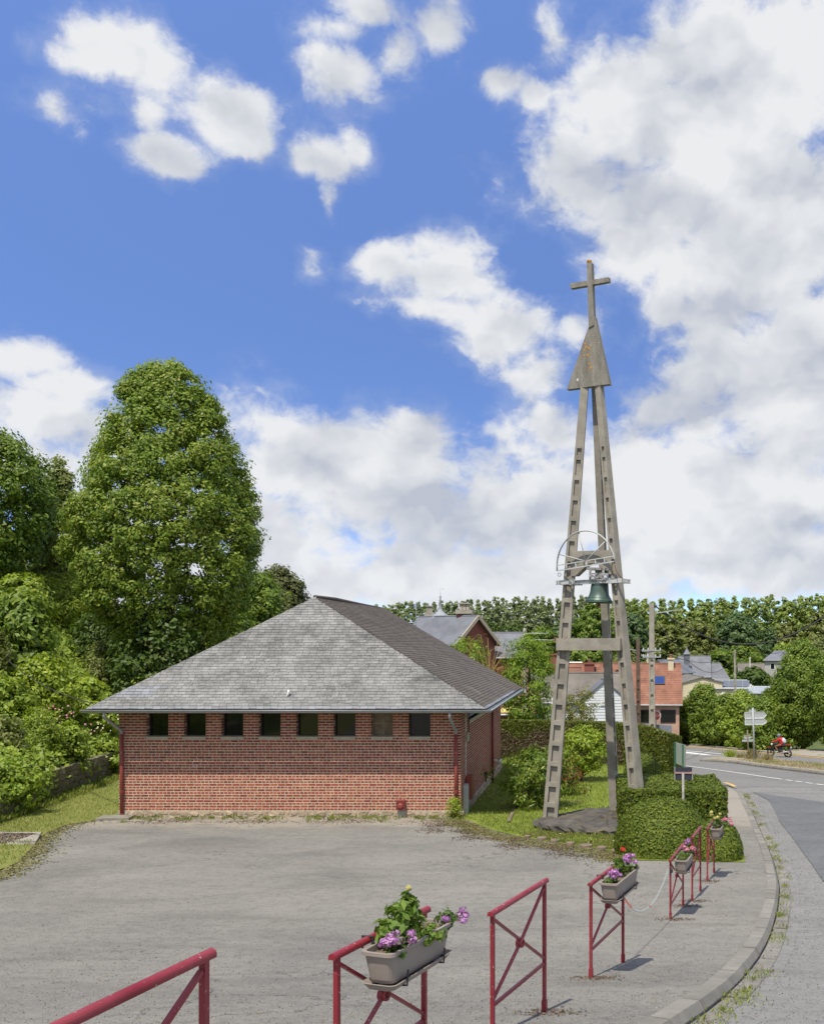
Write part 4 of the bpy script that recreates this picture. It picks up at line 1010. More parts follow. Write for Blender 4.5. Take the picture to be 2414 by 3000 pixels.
mb = MB(); mb.box(yk+TE*.12+Vector((0,0,-.04)), (.34,.3,.34), Matrix.Rotation(-TH, 3, 'Z')); mb.build('headstock', M['darkmetal'], bell)
for uu in (1738, 1775):
    q = onp(uu, 1690, p0, .2); mb = MB(); mb.lathe([(.0,-.1),(.085,-.1),(.07,-.03),(.06,.06),(.035,.085),(0,.09)], 14, Matrix.Translation(q)); mb.build('bearing', M['whiterust'], bell, True)
wc = onp(1714, 1641, p0, .5)
# half wheel in its own plane
ctr = onp(1717, 1646, p0, .48); e1 = (TE*math.cos(R(7)) + Vector((0,0,1))*math.sin(R(7))).normalized(); e2 = (Vector((0,0,1))*math.cos(R(7)) - TE*math.sin(R(7))).normalized()
wr = .895
def wp(x, y): return ctr+e1*x+e2*y
arc = [wp(-.03+wr*math.cos(t), -.12+wr*1.12*math.sin(t)) for t in [math.pi*i/28 for i in range(29)]]
mb = MB(); mb.tube(arc, .02, 8)
for s in (-.03, .03): mb.tube([p+TN*s for p in arc], .013, 6)
rim = mb.build('wheel', M['whiterust'], bell, True); ROOT[rim.name] = None
mb = MB(); mb.bar(wp(-.93,-.12), wp(.87,-.12), .025, .032); mb.bar(wp(-.90,.03), wp(.84,.03), .022, .026)
for x in (-.62,-.33,-.0,.28,.56): mb.bar(wp(x,-.1), wp(x,.01), .03, .04)
mb.build('chord', M['whiterust'], rim)
for a in (38, 96, 152):
    mb = MB(); mb.tube([wp(-.02, .02), wp(-.03+wr*math.cos(R(a)), -.12+wr*1.12*math.sin(R(a)))], .018, 6); mb.build('spoke', M['whiterust'], rim, True)
mb = MB(); rc = wp(-.87,-.24); mb.tube([rc+e1*.05*math.cos(t*math.pi/6)+e2*.05*math.sin(t*math.pi/6) for t in range(12)], .008, 5, closed=True); mb.build('ring', M['darkmetal'], rim, True)
mb = MB(); q0 = wp(.86,-.14); q1 = onp(1823, 1695, p0, .3); mb.tube([q0, q0.lerp(q1,.3)+Vector((-.03,0,-.1)), q0.lerp(q1,.7)+Vector((-.02,0,-.06)), q1], .011, 5); mb.build('pull_chain', M['rust'], rim, True)

# ------------------------------------------------------------------ crimson barriers along the pavement
def barrier(L_, R_, ztop, label):
    a = Vector((L_[0], L_[1], gz(*L_))); b = Vector((R_[0], R_[1], gz(*R_))); zt = ztop+CZ
    t = thing('street_barrier', label, 'barrier', a, 'crimson barriers along the pavement')
    d = Vector((b.x-a.x, b.y-a.y, 0)).normalized(); s = Vector((d.y, -d.x, 0)); m = M['barrier']; pw = .029; up = Vector((0,0,1))
    A_ = Vector((a.x, a.y, zt)); B2 = Vector((b.x, b.y, zt))
    for q in (a, b):
        MB().bar(q-up*.15, Vector((q.x, q.y, zt-.012)), pw, pw, d).build('post', m, t)
        k = MB(); k.bar(q-up*.02, q+up*.1, pw+.012, pw+.012, d); k.build('foot_sleeve', m, t)
    hw = .023; hr = MB(); n = 9
    prof = [(-hw, -.012)] + [(hw*math.cos(math.pi*(1-i/(n-1))), .002+.022*math.sin(math.pi*i/(n-1))) for i in range(n)] + [(hw, -.012)]
    hr.prism([A_-d*.05+s*x+up*z for x, z in prof], (B2-A_)+d*.1); hr.build('handrail', m, t)
    lo = zt-.70
    lowL, lowR = Vector((a.x, a.y, lo)), Vector((b.x, b.y, lo))
    MB().bar(lowL+d*.02, lowR-d*.02, .021, .026).build('lower_rail', m, t)
    tl, tr = A_-up*.05, B2-up*.05; c = (tl+lowR)/2
    MB().bar(tl+d*.02, lowR-d*.02+up*.05, .019, .022, s).build('diagonal', m, t)
    x = MB(); x.bar(lowL+d*.02+up*.05, c-(tr-lowL).normalized()*.03, .019, .022, s); x.bar(c+(tr-lowL).normalized()*.03, tr-d*.02, .019, .022, s); x.build('diagonal', m, t)
    hb = MB(); hb.lathe([(.026,-.026),(.037,-.026),(.037,.026),(.026,.026),(.026,-.026)], 16, Matrix.Translation(c) @ s.to_track_quat('Z', 'Y').to_matrix().to_4x4()); hb.build('hub_ring', m, t, True)
    return A_, B2, d, s
BARS = [barrier((-1.83,2.98), (-1.555,4.05), -1.25, 'nearest crimson barrier cut off at the bottom left of the picture'),
        barrier((-1.437,5.65), (-1.113,6.58), -1.735, 'crimson barrier holding the large flower box closest to the viewer'),
        barrier((-.793,7.75), (-.454,8.78), -2.06, 'bare crimson barrier between the two nearest flower boxes'),
        barrier((-.068,10.8), (.30,11.98), -2.56, 'crimson barrier where the loose end of the chain is hooked'),
        barrier((1.156,16.2), (1.464,17.5), -3.47, 'crimson barrier carrying the chain padlock and a pink flower box'),
        barrier((1.668,18.0), (1.91,18.98), -3.45, 'bare crimson barrier in front of the tall rounded hedge'),
        barrier((2.17,20.2), (2.42,21.25), -3.70, 'farthest crimson barrier with the yellow and pink flower box')]
def blossoms(c, r, n, mat, parent, name='blossom', size=.028):
    C = np.array(c)[None, :]+unit(rng.normal(size=(n, 3)))*r*(.35+.8*rng.random((n, 1)))*np.array([1,1,.75]); N = C-np.array(c)[None, :]
    leaf_obj(name, C, N, size, mat, parent, aspect=.8, fold=.25)
def flower_plant(name, label, base, H, rx, leafm, petal, heads, leaf=.045, dens=1.0, petals=34, hr=.034, group=None, up=.0, asp=.75):
    t = thing(name, label, 'plant', base, group); base = Vector(base); n = int(14*dens)
    C, N = crown(base, bushp, H, rx, rx, n, 12, rx*.38, .15, .5); leaf_obj('foliage', C, N, leaf, leafm, t, aspect=asp)
    st = MB()
    for (dx, dy, dz) in heads:
        q = base+Vector((dx, dy, dz)); st.tube([base, base.lerp(q, .5)+Vector((0,0,.03)), q], .003, 4)
        if petal: blossoms(q, hr, petals, petal, t)
    if not heads:
        for i in range(4):
            q = base+Vector((random.uniform(-1,1)*rx*.5, random.uniform(-1,1)*rx*.5, H*.8)); st.tube([base, q], .004, 4)
    st.build('stem', L['geranium'], t)
    return t
def planter(bar, t0, t1, label, out=.145, drop=.05):
    A_, B2, d, s = bar; c0 = A_.lerp(B2, t0); c1 = A_.lerp(B2, t1); L_ = (c1-c0).length; c = (c0+c1)/2+s*out; up = Vector((0,0,1)); zt = c.z+.0-drop+.03; h = .185
    t = thing('flower_box', label, 'planter', (c.x, c.y, zt-h), 'taupe flower boxes hung on the barriers')
    def ringp(hx, hy, z, r=.04, n=4):
        out_ = []
        for (sx, sy, a0) in ((1,1,0),(-1,1,90),(-1,-1,180),(1,-1,270)):
            for k in range(n+1):
                a = R(a0+90*k/n); out_.append(Vector((c.x, c.y, z))+d*(sx*(hx-r)+r*math.cos(a))+s*(sy*(hy-r)+r*math.sin(a)))
        return out_
    def loft(rs, name, mat, capb=True, capt=False, par=t):
        m = MB(); n = len(rs[0])
        for r_ in rs: m.v += [tuple(p) for p in r_]
        for k in range(len(rs)-1):
            for i in range(n): m.f.append((k*n+i, k*n+(i+1) % n, (k+1)*n+(i+1) % n, (k+1)*n+i)); m.m.append(0)
        if capb: m.f.append(tuple(reversed(range(n)))); m.m.append(0)
        if capt: m.f.append(tuple((len(rs)-1)*n+i for i in range(n))); m.m.append(0)
        return m.build(name, mat, par)
    hx, hy = L_/2, .105
    loft([ringp(hx-.05, hy-.03, zt-h), ringp(hx-.04, hy-.025, zt-h+.02), ringp(hx-.012, hy-.01, zt-.03), ringp(hx-.01, hy-.008, zt-.022), ringp(hx+.004, hy+.004, zt-.02), ringp(hx+.004, hy+.004, zt), ringp(hx-.016, hy-.016, zt), ringp(hx-.02, hy-.02, zt-.05)], 'box', M['planter'])
    loft([ringp(hx-.022, hy-.022, zt-.045), ringp(hx-.022, hy-.022, zt-.035)], 'soil', M['soil'], False, True)
    loft([ringp(hx-.03, hy-.02, zt-h-.035), ringp(hx-.008, hy+.002, zt-h-.002), ringp(hx-.002, hy+.008, zt-h+.004), ringp(hx-.008, hy+.002, zt-h+.006), ringp(hx-.035, hy-.03, zt-h-.02)], 'saucer', M['planter'])
    for k in (-.3, .3):
        q = Vector((c.x, c.y, 0))+d*(L_*k); m = MB()
        zz = lambda z: up*z
        m.tube([q-s*(out-.0)+zz(zt+.015), q-s*(hy+.012)+zz(zt+.005), q-s*(hy+.0)+zz(zt-h-.03), q+zz(zt-h-.042), q+s*(hy+.01)+zz(zt-h-.03), q+s*(hy+.016)+zz(zt-h+.06)], .006, 6)
        m.tube([q-s*(out+.036)+zz(zt-.03), q-s*(out+.034)+zz(zt+.04), q-s*(out-.03)+zz(zt+.043), q-s*(out-.04)+zz(zt+.0)], .008, 6); m.build('bracket', M['darkmetal'], t)
    return lambda a, b=0.0, z=-.035: (c.x+d.x*L_*a+s.x*b, c.y+d.y*L_*a+s.y*b, zt+z)
def heads(n, r, z, dx=0, dy=0, sp=.03): return [(dx+random.uniform(-1,1)*r, dy+random.uniform(-1,1)*r, z+random.uniform(-1,1)*sp) for _ in range(n)]
# flower box nearest the viewer
f = planter(BARS[1], .17, .92, 'long taupe flower box nearest the viewer with mauve geraniums and bare soil')
flower_plant('geranium', 'mauve geranium drooping over the near corner of the closest flower box', f(-.34, .06), .1, .075, L['geranium'], L['mauve'], heads(13, .085, .085, .01, -.03), leaf=.03, hr=.026, petals=24)
flower_plant('leafy_plant', 'tall leafy plant with broad pointed leaves in the closest flower box', f(-.13, -.03), .25, .12, L['potleaf'], None, [], leaf=.075, dens=2.6, asp=.42)
flower_plant('leafy_plant', 'shorter leafy plant with a round bud in the closest flower box', f(.1, -.045), .28, .075, L['potleaf'], L['yellowpet'], [(.0,.0,.3)], leaf=.06, dens=1.8, petals=14, hr=.013, asp=.45)
flower_plant('geranium', 'trailing bright green geranium with one pale pink head in the closest box', f(.13, .095), .07, .085, L['potleaf'], L['pink'], [(-.1,.0,.1)], leaf=.03, dens=1.5, petals=50, hr=.03)
flower_plant('geranium', 'mauve geranium hanging off the far end of the closest flower box', f(.5, .07), .1, .065, L['geranium'], L['mauve'], heads(7, .065, .06, .04, 0), leaf=.03, hr=.024, petals=22)
# box at the chain
f = planter(BARS[3], .12, .86, 'taupe flower box with mauve geraniums and one red lily')
flower_plant('geranium', 'mauve geranium at the near end of the red lily flower box', f(-.33, .01), .1, .08, L['geranium'], L['mauve'], heads(9, .085, .1), leaf=.032)
flower_plant('lily_plant', 'narrow-leaved lily with a single red flower', f(.02, -.01), .2, .07, L['potleaf'], L['redpet'], [(.04,.03,.3)], leaf=.085, dens=1.8, petals=22, hr=.03, asp=.16)
flower_plant('geranium', 'mauve geranium at the far end of the red lily flower box', f(.36, .03), .17, .08, L['geranium'], L['mauve'], heads(11, .075, .15), leaf=.032)
f = planter(BARS[4], .1, .7, 'taupe flower box with pink geraniums beside the padlocked chain')
flower_plant('feathery_plant', 'feathery low green plant in the padlocked barrier flower box', f(-.2, -.02), .12, .1, L['potleaf'], None, [], leaf=.035, dens=2.2, asp=.3)
flower_plant('geranium', 'pink and mauve geranium beside the padlocked chain', f(.2, .05), .16, .09, L['geranium'], L['pink'], heads(8, .08, .1), leaf=.035, petals=45, hr=.042)
flower_plant('geranium', 'pale mauve geranium at the back of the pink flower box', f(.42, .0), .2, .07, L['geranium'], L['mauve'], heads(4, .06, .2), leaf=.035)
f = planter(BARS[6], .12, .72, 'farthest taupe flower box with yellow and pink flowers')
flower_plant('flowering_plant', 'pale yellow flowering plant in the farthest flower box', f(-.05, -.03), .26, .1, L['geranium'], L['yellowpet'], heads(10, .1, .27, sp=.08), leaf=.035, petals=45)
flower_plant('geranium', 'pink and mauve geranium leaning out of the farthest flower box', f(.25, .08), .16, .12, L['geranium'], L['pink'], heads(9, .14, .12, .08, sp=.07), leaf=.035)
# chain across the entrance
ca = Vector((.30, 11.98, -2.56+CZ-.42)); cb = Vector((1.156-.03, 16.2, -3.47+CZ-.13)); m = MB(); n = 76
def cpt(t): p = ca.lerp(cb, t); return p+Vector((0,0,-.42*4*t*(1-t)*(1-.25*t)))
for i in range(n):
    t = (i+.5)/n; p = cpt(t); q = (cpt(t+.004)-cpt(t-.004)).normalized(); a = q.orthogonal().normalized(); b = q.cross(a)
    if i % 2: a, b = b, a
    loop = [p+q*.034*math.cos(k*math.pi/4)+a*.015*math.sin(k*math.pi/4) for k in range(8)]
    m.tube(loop, .003, 4, 1 if (t < .16 or .5 < t < .53) else 0, closed=True)
ch = m.build('barrier_chain', [M['signback'], L['redpet']], None, True); tag(ch, 'red and white plastic chain sagging between two barriers', 'chain')
m = MB(); m.box(cb+Vector((.04,-.03,-.03)), (.05,.03,.05)); m.tube([cb+Vector((.02,-.03,-.005)), cb+Vector((.02,-.03,.03)), cb+Vector((.055,-.03,.03)), cb+Vector((.055,-.03,-.005))], .005, 5); tag(m.build('padlock', M['darkmetal']), 'small padlock holding the chain to a barrier', 'padlock')

# ------------------------------------------------------------------ planting on the bank and behind the hall
def gp(x, y, dz=0.0): return (x, y, gz(x, y)+dz)
tree('lime_tree', 'tall egg-shaped lime tree in full leaf behind the hall', 'tree', gp(-21.2, 50.5), 19.35, 4.32, 4.32, limep, L['lime'], 1600, 84, .48, .175, clear=.285, r0=.42, lump=.035, inner=.2)
def vtree(name, lab, u, vt, d_, hw, mt, prof=dome, clear=.05, leaf=.4, per=60, n=None, lump=.12):
    x_ = (u-PU)*d_/F; z_ = gz(x_, d_); H = CZ-(vt-PV)*d_/F-z_; rx = hw*d_/F
    tree(name, lab, 'tree', (x_, d_, z_), H, rx, rx, prof, L[mt], n or int(70+3.2*rx*H), per, .13*rx+.35, leaf, clear=clear, lump=lump)
vtree('beech_tree', 'big dark tree at the left edge crowning the bank', -25, 1255, 58, 160, 'wood', leaf=.24, per=90, n=330)
vtree('ash_tree', 'pale green tree between the left edge tree and the lime', 175, 1350, 62, 62, 'silver', egg, leaf=.24, per=80, n=170)
vtree('beech_tree', 'shaded tree low down behind the left edge tree', 75, 1560, 66, 95, 'wood', leaf=.24, per=80, n=200)
vtree('maple_tree', 'shaded bushy tree under the left side of the lime', 205, 1600, 67, 80, 'wood', leaf=.23, per=80, n=170)
vtree('maple_tree', 'green tree just right of the lime above the roof hip', 735, 1680, 64, 95, 'wood', leaf=.24, per=80, n=210, clear=.5)
vtree('copper_tree', 'round brownish green tree peeking over the roof hip', 812, 1672, 70, 80, 'maroon', leaf=.25, per=80, n=210, clear=.52)
vtree('maple_tree', 'low green tree filling the gap behind the roof slope', 640, 1715, 60, 85, 'wood', leaf=.24, per=80, n=180, clear=.45)
tree('ivy_tree', 'dark ivy-clad trunk and shoots below the lime crown', 'tree', gp(-20.6, 49), 7.0, 2.3, 2.2, dome, L['dark'], 120, 80, .6, .24, clear=.1)
bank = [('spiky bright green bush rising high on the bank', 172,1850,1690,115,'bright',.30,.16),('dark round bush halfway up the bank', 300,1990,1800,95,'dark',.2,.5),
 ('broad leafy bush near the left edge, upper bank', 55,2000,1745,90,'wood',.26,.5),('narrow clipped conifer at the very left edge', -4,2010,1855,28,'conifer',.16,.3),
 ('bush flecked with pale leaves above the roof corner', 305,2030,1890,62,'silver',.17,.5),('fresh green bush left of the pale flecked one', 120,2085,1935,95,'bright',.18,.5),
 ('broad-leaved bramble bush beside the roof corner', 245,2120,2000,95,'bright',.24,.75),('soft feathery bush in the middle of the bank', 108,2190,2085,78,'bank',.14,.25),
 ('small grey-green bush at the left edge', 12,2190,2105,55,'silver',.13,.5),('bush sprinkled with magenta flowers', 205,2235,2125,48,'bank',.15,.5),
 ('tall weeds with white blossoms beside the hall corner', 318,2260,2150,55,'bank',.15,.4),('ivy bush under the lime on the upper bank', 400,1960,1850,80,'wood',.22,.6),
 ('leafy shrub above the spiky bush', 60,1790,1690,80,'bank',.26,.5),('low leafy shrub at the crest of the bank', 250,1830,1760,90,'wood',.25,.5),
 ('rounded shrub at the left edge, mid bank', 10,2080,1990,70,'bank',.2,.5),('loose shrub behind the roof edge', 380,2000,1900,70,'bank',.2,.5),('tangled bramble mound over the stone wall', 20,2330,2240,90,'bank',.15,.55)]
for (lab, u, vb, vt, hw, mt, lf, asp) in bank:
    b = hit(u, vb); d = b.y; H = (vb-vt)*d/F; rx = hw*d/F
    n = int(40+22*rx*H); bush('bank_shrub', lab, (b.x, b.y, gz(b.x, b.y)-.2), H+.2, rx, rx*.8, L[mt], n, 60, .22*(rx*H)**.5+.1, lf, aspect=asp, group='shrubs on the bank')
q = hit(205, 2200); C = np.array([[q.x+rng.normal()*.7, q.y-.6+rng.normal()*.3, q.z+.5+rng.random()*1.3] for _ in range(60)]); leaf_obj('blossom_spray', C, np.tile([0,-1,.6], (60,1))+rng.normal(size=(60,3))*.3, .075, L['pink'], aspect=.8, kind='stuff')
q = hit(322, 2210); C = np.array([[q.x+rng.normal()*.6, q.y-.5+rng.normal()*.3, q.z+.3+rng.random()*1.6] for _ in range(70)]); leaf_obj('white_blossom', C, np.tile([0,-1,.6], (70,1))+rng.normal(size=(70,3))*.3, .07, L['whitepet'], aspect=.8, kind='stuff')
# undergrowth covering the bank
n = 90000; y = 20+rng.random(n)*45; s = rng.random(n)**1.2*17; x = wall_x(y)-s-.1; keep = x > -.64*y-4; x, y, s = x[keep], y[keep], s[keep]
hgt = (rng.random(len(x))**1.5)*(.35+.45*np.sin(x*1.3)*np.sin(y*1.1+2)**2+.25); C = np.column_stack([x+.15*rng.normal(size=len(x)), y, g(x, y)-.05+hgt])
leaf_obj('undergrowth', C, np.column_stack([np.full(len(x), .35), np.full(len(x), -.45), np.full(len(x), .7)])+rng.normal(size=(len(x),3))*.45, .19, L['bank'], kind='stuff', aspect=.6)
n = 9000; y = 20+rng.random(n)*27; C = np.column_stack([wall_x(y)+.12*rng.normal(size=n)-.05, y, g(wall_x(y)+.4, y)+1.05-rng.random(n)**2*.9*(.5+.5*np.sin(y*1.7))]); C = C[y < 35]
leaf_obj('trailing_bramble', C, np.tile([.8,-.3,.3], (len(C),1))+rng.normal(size=(len(C),3))*.4, .13, L['bank'], kind='stuff')

# ------------------------------------------------------------------ clipped hedges and garden shrubs
def superbox(n, c, hx, hy, h, p=4.0, rot=0.0, wob=.03):
    d = unit(rng.normal(size=(n*2, 3))); d[:, 2] = np.abs(d[:, 2])*1.0
    k = (np.abs(d[:, 0])**p+np.abs(d[:, 1])**p+np.abs(d[:, 2])**p)**(-1/p); S = d*k[:, None]
    w = np.ones(len(S)); S = S[:n]; N = np.sign(S)*np.abs(S)**(p-1)/np.array([hx, hy, h]); X = S*np.array([hx, hy, h])
    X = X*(1+rng.normal(size=(n, 1))*wob*.5-wob*rng.random((n,1)))
    X += np.sin(X[:, [1, 2, 0]]*3.1)*wob*.7
    ca, sa = math.cos(rot), math.sin(rot); Rm = np.array([[ca, sa, 0], [-sa, ca, 0], [0, 0, 1]])
    return X @ Rm + np.asarray(c)[None, :], unit(N) @ Rm
def facebox(n, c, hx, hy, h):
    ar = np.array([hx*hy*4, hx*h*2, hx*h*2, hy*h*2, hy*h*2]); f = rng.choice(5, n, p=ar/ar.sum()); a = rng.random(n)*2-1; b = rng.random(n)*2-1; w = rng.random(n)
    X = np.empty((n, 3)); N = np.zeros((n, 3))
    for k, (fx, fy, fz, nv) in enumerate(((a*hx, b*hy, np.full(n, h), (0,0,1)), (a*hx, np.full(n, -hy), w*h, (0,-1,0)), (a*hx, np.full(n, hy), w*h, (0,1,0)), (np.full(n, -hx), a*hy, w*h, (-1,0,0)), (np.full(n, hx), a*hy, w*h, (1,0,0)))):
        m = f == k; X[m] = np.stack([fx, fy, fz], 1)[m]; N[m] = nv
    X += np.sin(X[:, [1, 2, 0]]*4.3)*.025 - N*np.abs(rng.normal(size=(n, 1)))*.035 + rng.normal(size=(n, 3))*.012
    return X+np.asarray(c)[None, :], N
def hedge(name, label, parts, leaf, mat, cat='hedge', jit=.3, aspect=.55):
    c0 = parts[0][1]; t = thing(name, label, cat, c0); CC, NN = [], []; mb = MB()
    for (n, c, hx, hy, h, p, rot) in parts:
        C, N = superbox(n, c, hx, hy, h, p, rot) if p < 6 else facebox(n, c, hx, hy, h); CC.append(C); NN.append(N+rng.normal(size=N.shape)*jit)
        ca, sa = math.cos(rot), math.sin(rot)
        C2, _ = None, None
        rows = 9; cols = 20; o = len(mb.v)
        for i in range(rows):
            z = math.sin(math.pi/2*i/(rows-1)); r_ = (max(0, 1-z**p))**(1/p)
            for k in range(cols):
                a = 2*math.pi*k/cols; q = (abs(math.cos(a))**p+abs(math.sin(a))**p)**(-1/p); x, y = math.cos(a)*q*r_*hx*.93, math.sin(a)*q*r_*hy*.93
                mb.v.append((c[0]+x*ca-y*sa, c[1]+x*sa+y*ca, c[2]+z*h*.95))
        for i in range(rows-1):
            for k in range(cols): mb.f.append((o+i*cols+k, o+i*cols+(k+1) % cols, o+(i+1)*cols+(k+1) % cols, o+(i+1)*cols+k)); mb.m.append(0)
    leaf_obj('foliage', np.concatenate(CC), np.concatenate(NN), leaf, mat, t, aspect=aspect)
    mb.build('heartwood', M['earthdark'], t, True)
    return t
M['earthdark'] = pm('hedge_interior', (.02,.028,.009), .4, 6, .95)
hedge('rounded_hedge', 'tall rounded clipped hedge beside the tower footing with a lower lobe toward the street',
      [(30000, gp(1.55, 24.6), 1.13, 1.5, 1.24, 2.35, 0), (13000, gp(2.72, 23.9), .66, 1.15, .76, 2.5, 0)], .062, L['hedge'])
hedge('box_hedge', 'flat-topped clipped hedge block behind the rounded hedge', [(30000, gp(2.1, 29.9), 1.5, 1.75, 1.26, 9, 0)], .075, L['hedge'])
hedge('dome_shrub', 'smooth olive dome-shaped clipped shrub on the lawn', [(9000, gp(1.6, 36.5), .78, .78, 1.55, 2.2, 0)], .06, L['moss2'] if 'moss2' in L else L['hedge'])
# conifer hedge closing the garden
A0, A1 = Vector((-6.5, 52.6, 0)), Vector((3.45, 45.4, 0)); dv = (A1-A0); ln = dv.length; dv.normalize(); sn = Vector((dv.y, -dv.x, 0)); Hh = 1.9
ch_ = thing('conifer_hedge', 'long clipped conifer hedge, partly browned, closing the garden', 'hedge', gp(-1, 48.6))
n = 60000; f_ = rng.random(n); a = rng.random(n)*ln; face = np.where(f_ < .58, 0, np.where(f_ < .85, 1, 2))
hz = rng.random(n)*Hh; oz = np.where(face == 1, Hh, hz); ow = np.where(face == 0, .55, np.where(face == 1, rng.random(n)*1.1-.55, rng.random(n)*1.1-.55)); a = np.where(face == 2, ln, a)
ow = ow-np.abs(rng.normal(size=n))*.05*np.sign(ow); XY = np.array(A0)[None, :2]+a[:, None]*np.array(dv)[None, :2]+ow[:, None]*np.array(sn)[None, :2]
C = np.column_stack([XY, g(XY[:, 0], XY[:, 1])+oz-rng.random(n)*.04]); N = np.where(face[:, None] == 0, np.array(sn)[None, :], np.where(face[:, None] == 1, np.array([[0, 0, 1.0]]), np.array(dv)[None, :]))+rng.normal(size=(n, 3))*.6
nz = np.sin(a*1.1+1)*.12+np.sin(a*2.9)*.07+rng.normal(size=n)*.07; brown = (a < ln*.80) & (face != 1) & (oz/Hh > .12+nz*.6) & (oz/Hh < .74+nz)
V, Q = leaf_arrays(C, N, .13, .4, .1, upright=.35); npmesh('foliage', V, Q, None, ch_, mats=[L['conifer'], L['conifer_brown']], mi=brown.astype(int))
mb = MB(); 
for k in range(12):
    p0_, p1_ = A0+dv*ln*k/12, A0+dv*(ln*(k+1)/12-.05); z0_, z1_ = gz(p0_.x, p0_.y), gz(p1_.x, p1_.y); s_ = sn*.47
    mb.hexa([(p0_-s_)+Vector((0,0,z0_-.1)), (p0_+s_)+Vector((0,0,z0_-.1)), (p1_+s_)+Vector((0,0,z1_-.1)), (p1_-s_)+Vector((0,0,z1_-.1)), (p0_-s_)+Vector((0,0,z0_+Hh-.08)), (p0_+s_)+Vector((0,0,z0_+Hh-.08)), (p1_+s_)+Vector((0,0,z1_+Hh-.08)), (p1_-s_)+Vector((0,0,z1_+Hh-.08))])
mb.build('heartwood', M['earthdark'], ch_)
bush('glossy_shrub', 'glossy green shrub with coppery young leaves left of the tower leg', gp(-1.95, 33.6), 2.0, 1.1, 1.0, L['pieris'], 130, 50, .3, .15, aspect=.3, droop=.25, inner=.6, lump=.24, prof=lambda h: .35+.65*math.sin(math.pi*min(1, .15+h*.8)))
bush('copper_shrub', 'thin shrub with coral red leaf tips behind the tower leg', gp(-.98, 36.5), 1.35, .55, .5, L['redleaf'], 26, 26, .22, .11, aspect=.35, inner=.6)
bush('copper_shrub', 'small green shrub growing into the coral leaved one', gp(-1.3, 37.2), 1.6, .6, .5, L['robinia'], 40, 40, .25, .12, aspect=.4)
tree('golden_shrub', 'bright yellow-green shrub on a short stem in the middle of the lawn', 'shrub', gp(-.55, 40.6), 2.15, .88, .85, dome, L['bright'], 110, 60, .25, .11, clear=.2, r0=.07)
tree('weeping_shrub', 'tired weeping shrub standing above the conifer hedge', 'shrub', gp(-.95, 54), 3.55, .95, 1.0, dome, L['willow'], 60, 60, .38, .17, clear=.1, aspect=.3, droop=.5)
tree('feathery_tree', 'feathery light green tree with hanging strands beside the roof corner', 'tree', gp(-3.65, 53.2), 6.3, 1.35, 1.3, dome, L['robinia'], 210, 60, .42, .17, clear=.08, aspect=.35, droop=.45, lump=.2)
tree('feathery_tree', 'light green crown showing over the roof near the manor gable', 'tree', gp(-6.9, 53.5), 6.15, 1.15, 1.1, dome, L['robinia'], 80, 60, .4, .17, clear=.45, aspect=.35, lump=.2)
# bare yellow twigs
tw = thing('bare_shrub', 'tangle of bare straw-yellow twigs beside the manor', 'shrub', gp(-5.6, 53)); m = MB(); b0 = Vector(gp(-5.6, 53))
for i in range(46):
    a_ = random.uniform(-1, 1); q1 = b0+Vector((a_*.35, random.uniform(-.3,.3), 3.6+random.random())); q2 = q1+Vector((a_*.9+random.uniform(-.4,.4), random.uniform(-.4,.4), random.uniform(-.3, 2.0))); q3 = q2+Vector((random.uniform(-.4,.6), 0, random.uniform(-.2,.5)))
    m.tube([b0, q1, q2, q3], [.03,.02,.012,.004], 4)
m.build('twigs', M['bark_pale'], tw, True)
# log edging, lawn strip and weeds in front of the tower
le = thing('log_edging', 'row of short sunken wooden logs edging the tower bed', 'edging', gp(-.7, 25.6))
for (u0, u1, v) in ((1536,1555,2457),(1572,1604,2462),(1612,1640,2469),(1658,1684,2477),(1697,1736,2484),(1747,1780,2490),(1792,1816,2498)):
    a_, b_ = hit(u0, v), hit(u1, v); m = MB(); cpt_ = (a_+b_)/2; rr = (b_-a_).length/2
    m.lathe([(0,-.2),(rr*.95,-.2),(rr,.03),(rr*.97,.07),(rr*.7,.08),(0,.075)], 12, Matrix.Translation((cpt_.x, cpt_.y, gz(cpt_.x, cpt_.y)))); m.build('log', M['wood'], le)
a_, b_ = hit(1490,2413), hit(1527,2322); m = MB()
k = 8
for i in range(k):
    p_, q_ = a_.lerp(b_, i/k), a_.lerp(b_, (i+.93)/k); m.bar((p_.x,p_.y,gz(p_.x,p_.y)+.03),(q_.x,q_.y,gz(q_.x,q_.y)+.03), .09, .09)
tag(m.build('lawn_edging', M['wood']), 'grey wooden edging strip running up the lawn', 'edging')
def blades(name, XY, h, mat, size, spread=.25, kind='stuff', asp=.16, zoff=0.0):
    n = len(XY); hh = size*(.6+.8*rng.random(n)); lean = rng.normal(size=(n, 3))*spread; lean[:, 2] = 1; lean = unit(lean)
    C = np.column_stack([XY, g(XY[:, 0], XY[:, 1])+zoff]); a = rng.random(n)*6.28; b = np.column_stack([np.cos(a), np.sin(a), np.zeros(n)])*(hh*asp)[:, None]*.5
    V = np.empty((n, 4, 3)); T = C+lean*hh[:, None]; Mi = C+lean*hh[:, None]*.5; V[:, 0] = C-b*.4; V[:, 1] = Mi+b; V[:, 2] = T; V[:, 3] = Mi-b
    return npmesh(name, V.reshape(-1, 3), np.arange(n*4).reshape(n, 4), mat, None, kind)
n = 60000; y = 23+rng.random(n)*28; x = LL(y)+.02+(LR(y)-LL(y))*rng.random(n); blades('lawn_grass', np.column_stack([x, y]), 0, L['grass'], .075, .5, asp=.22, zoff=.03)
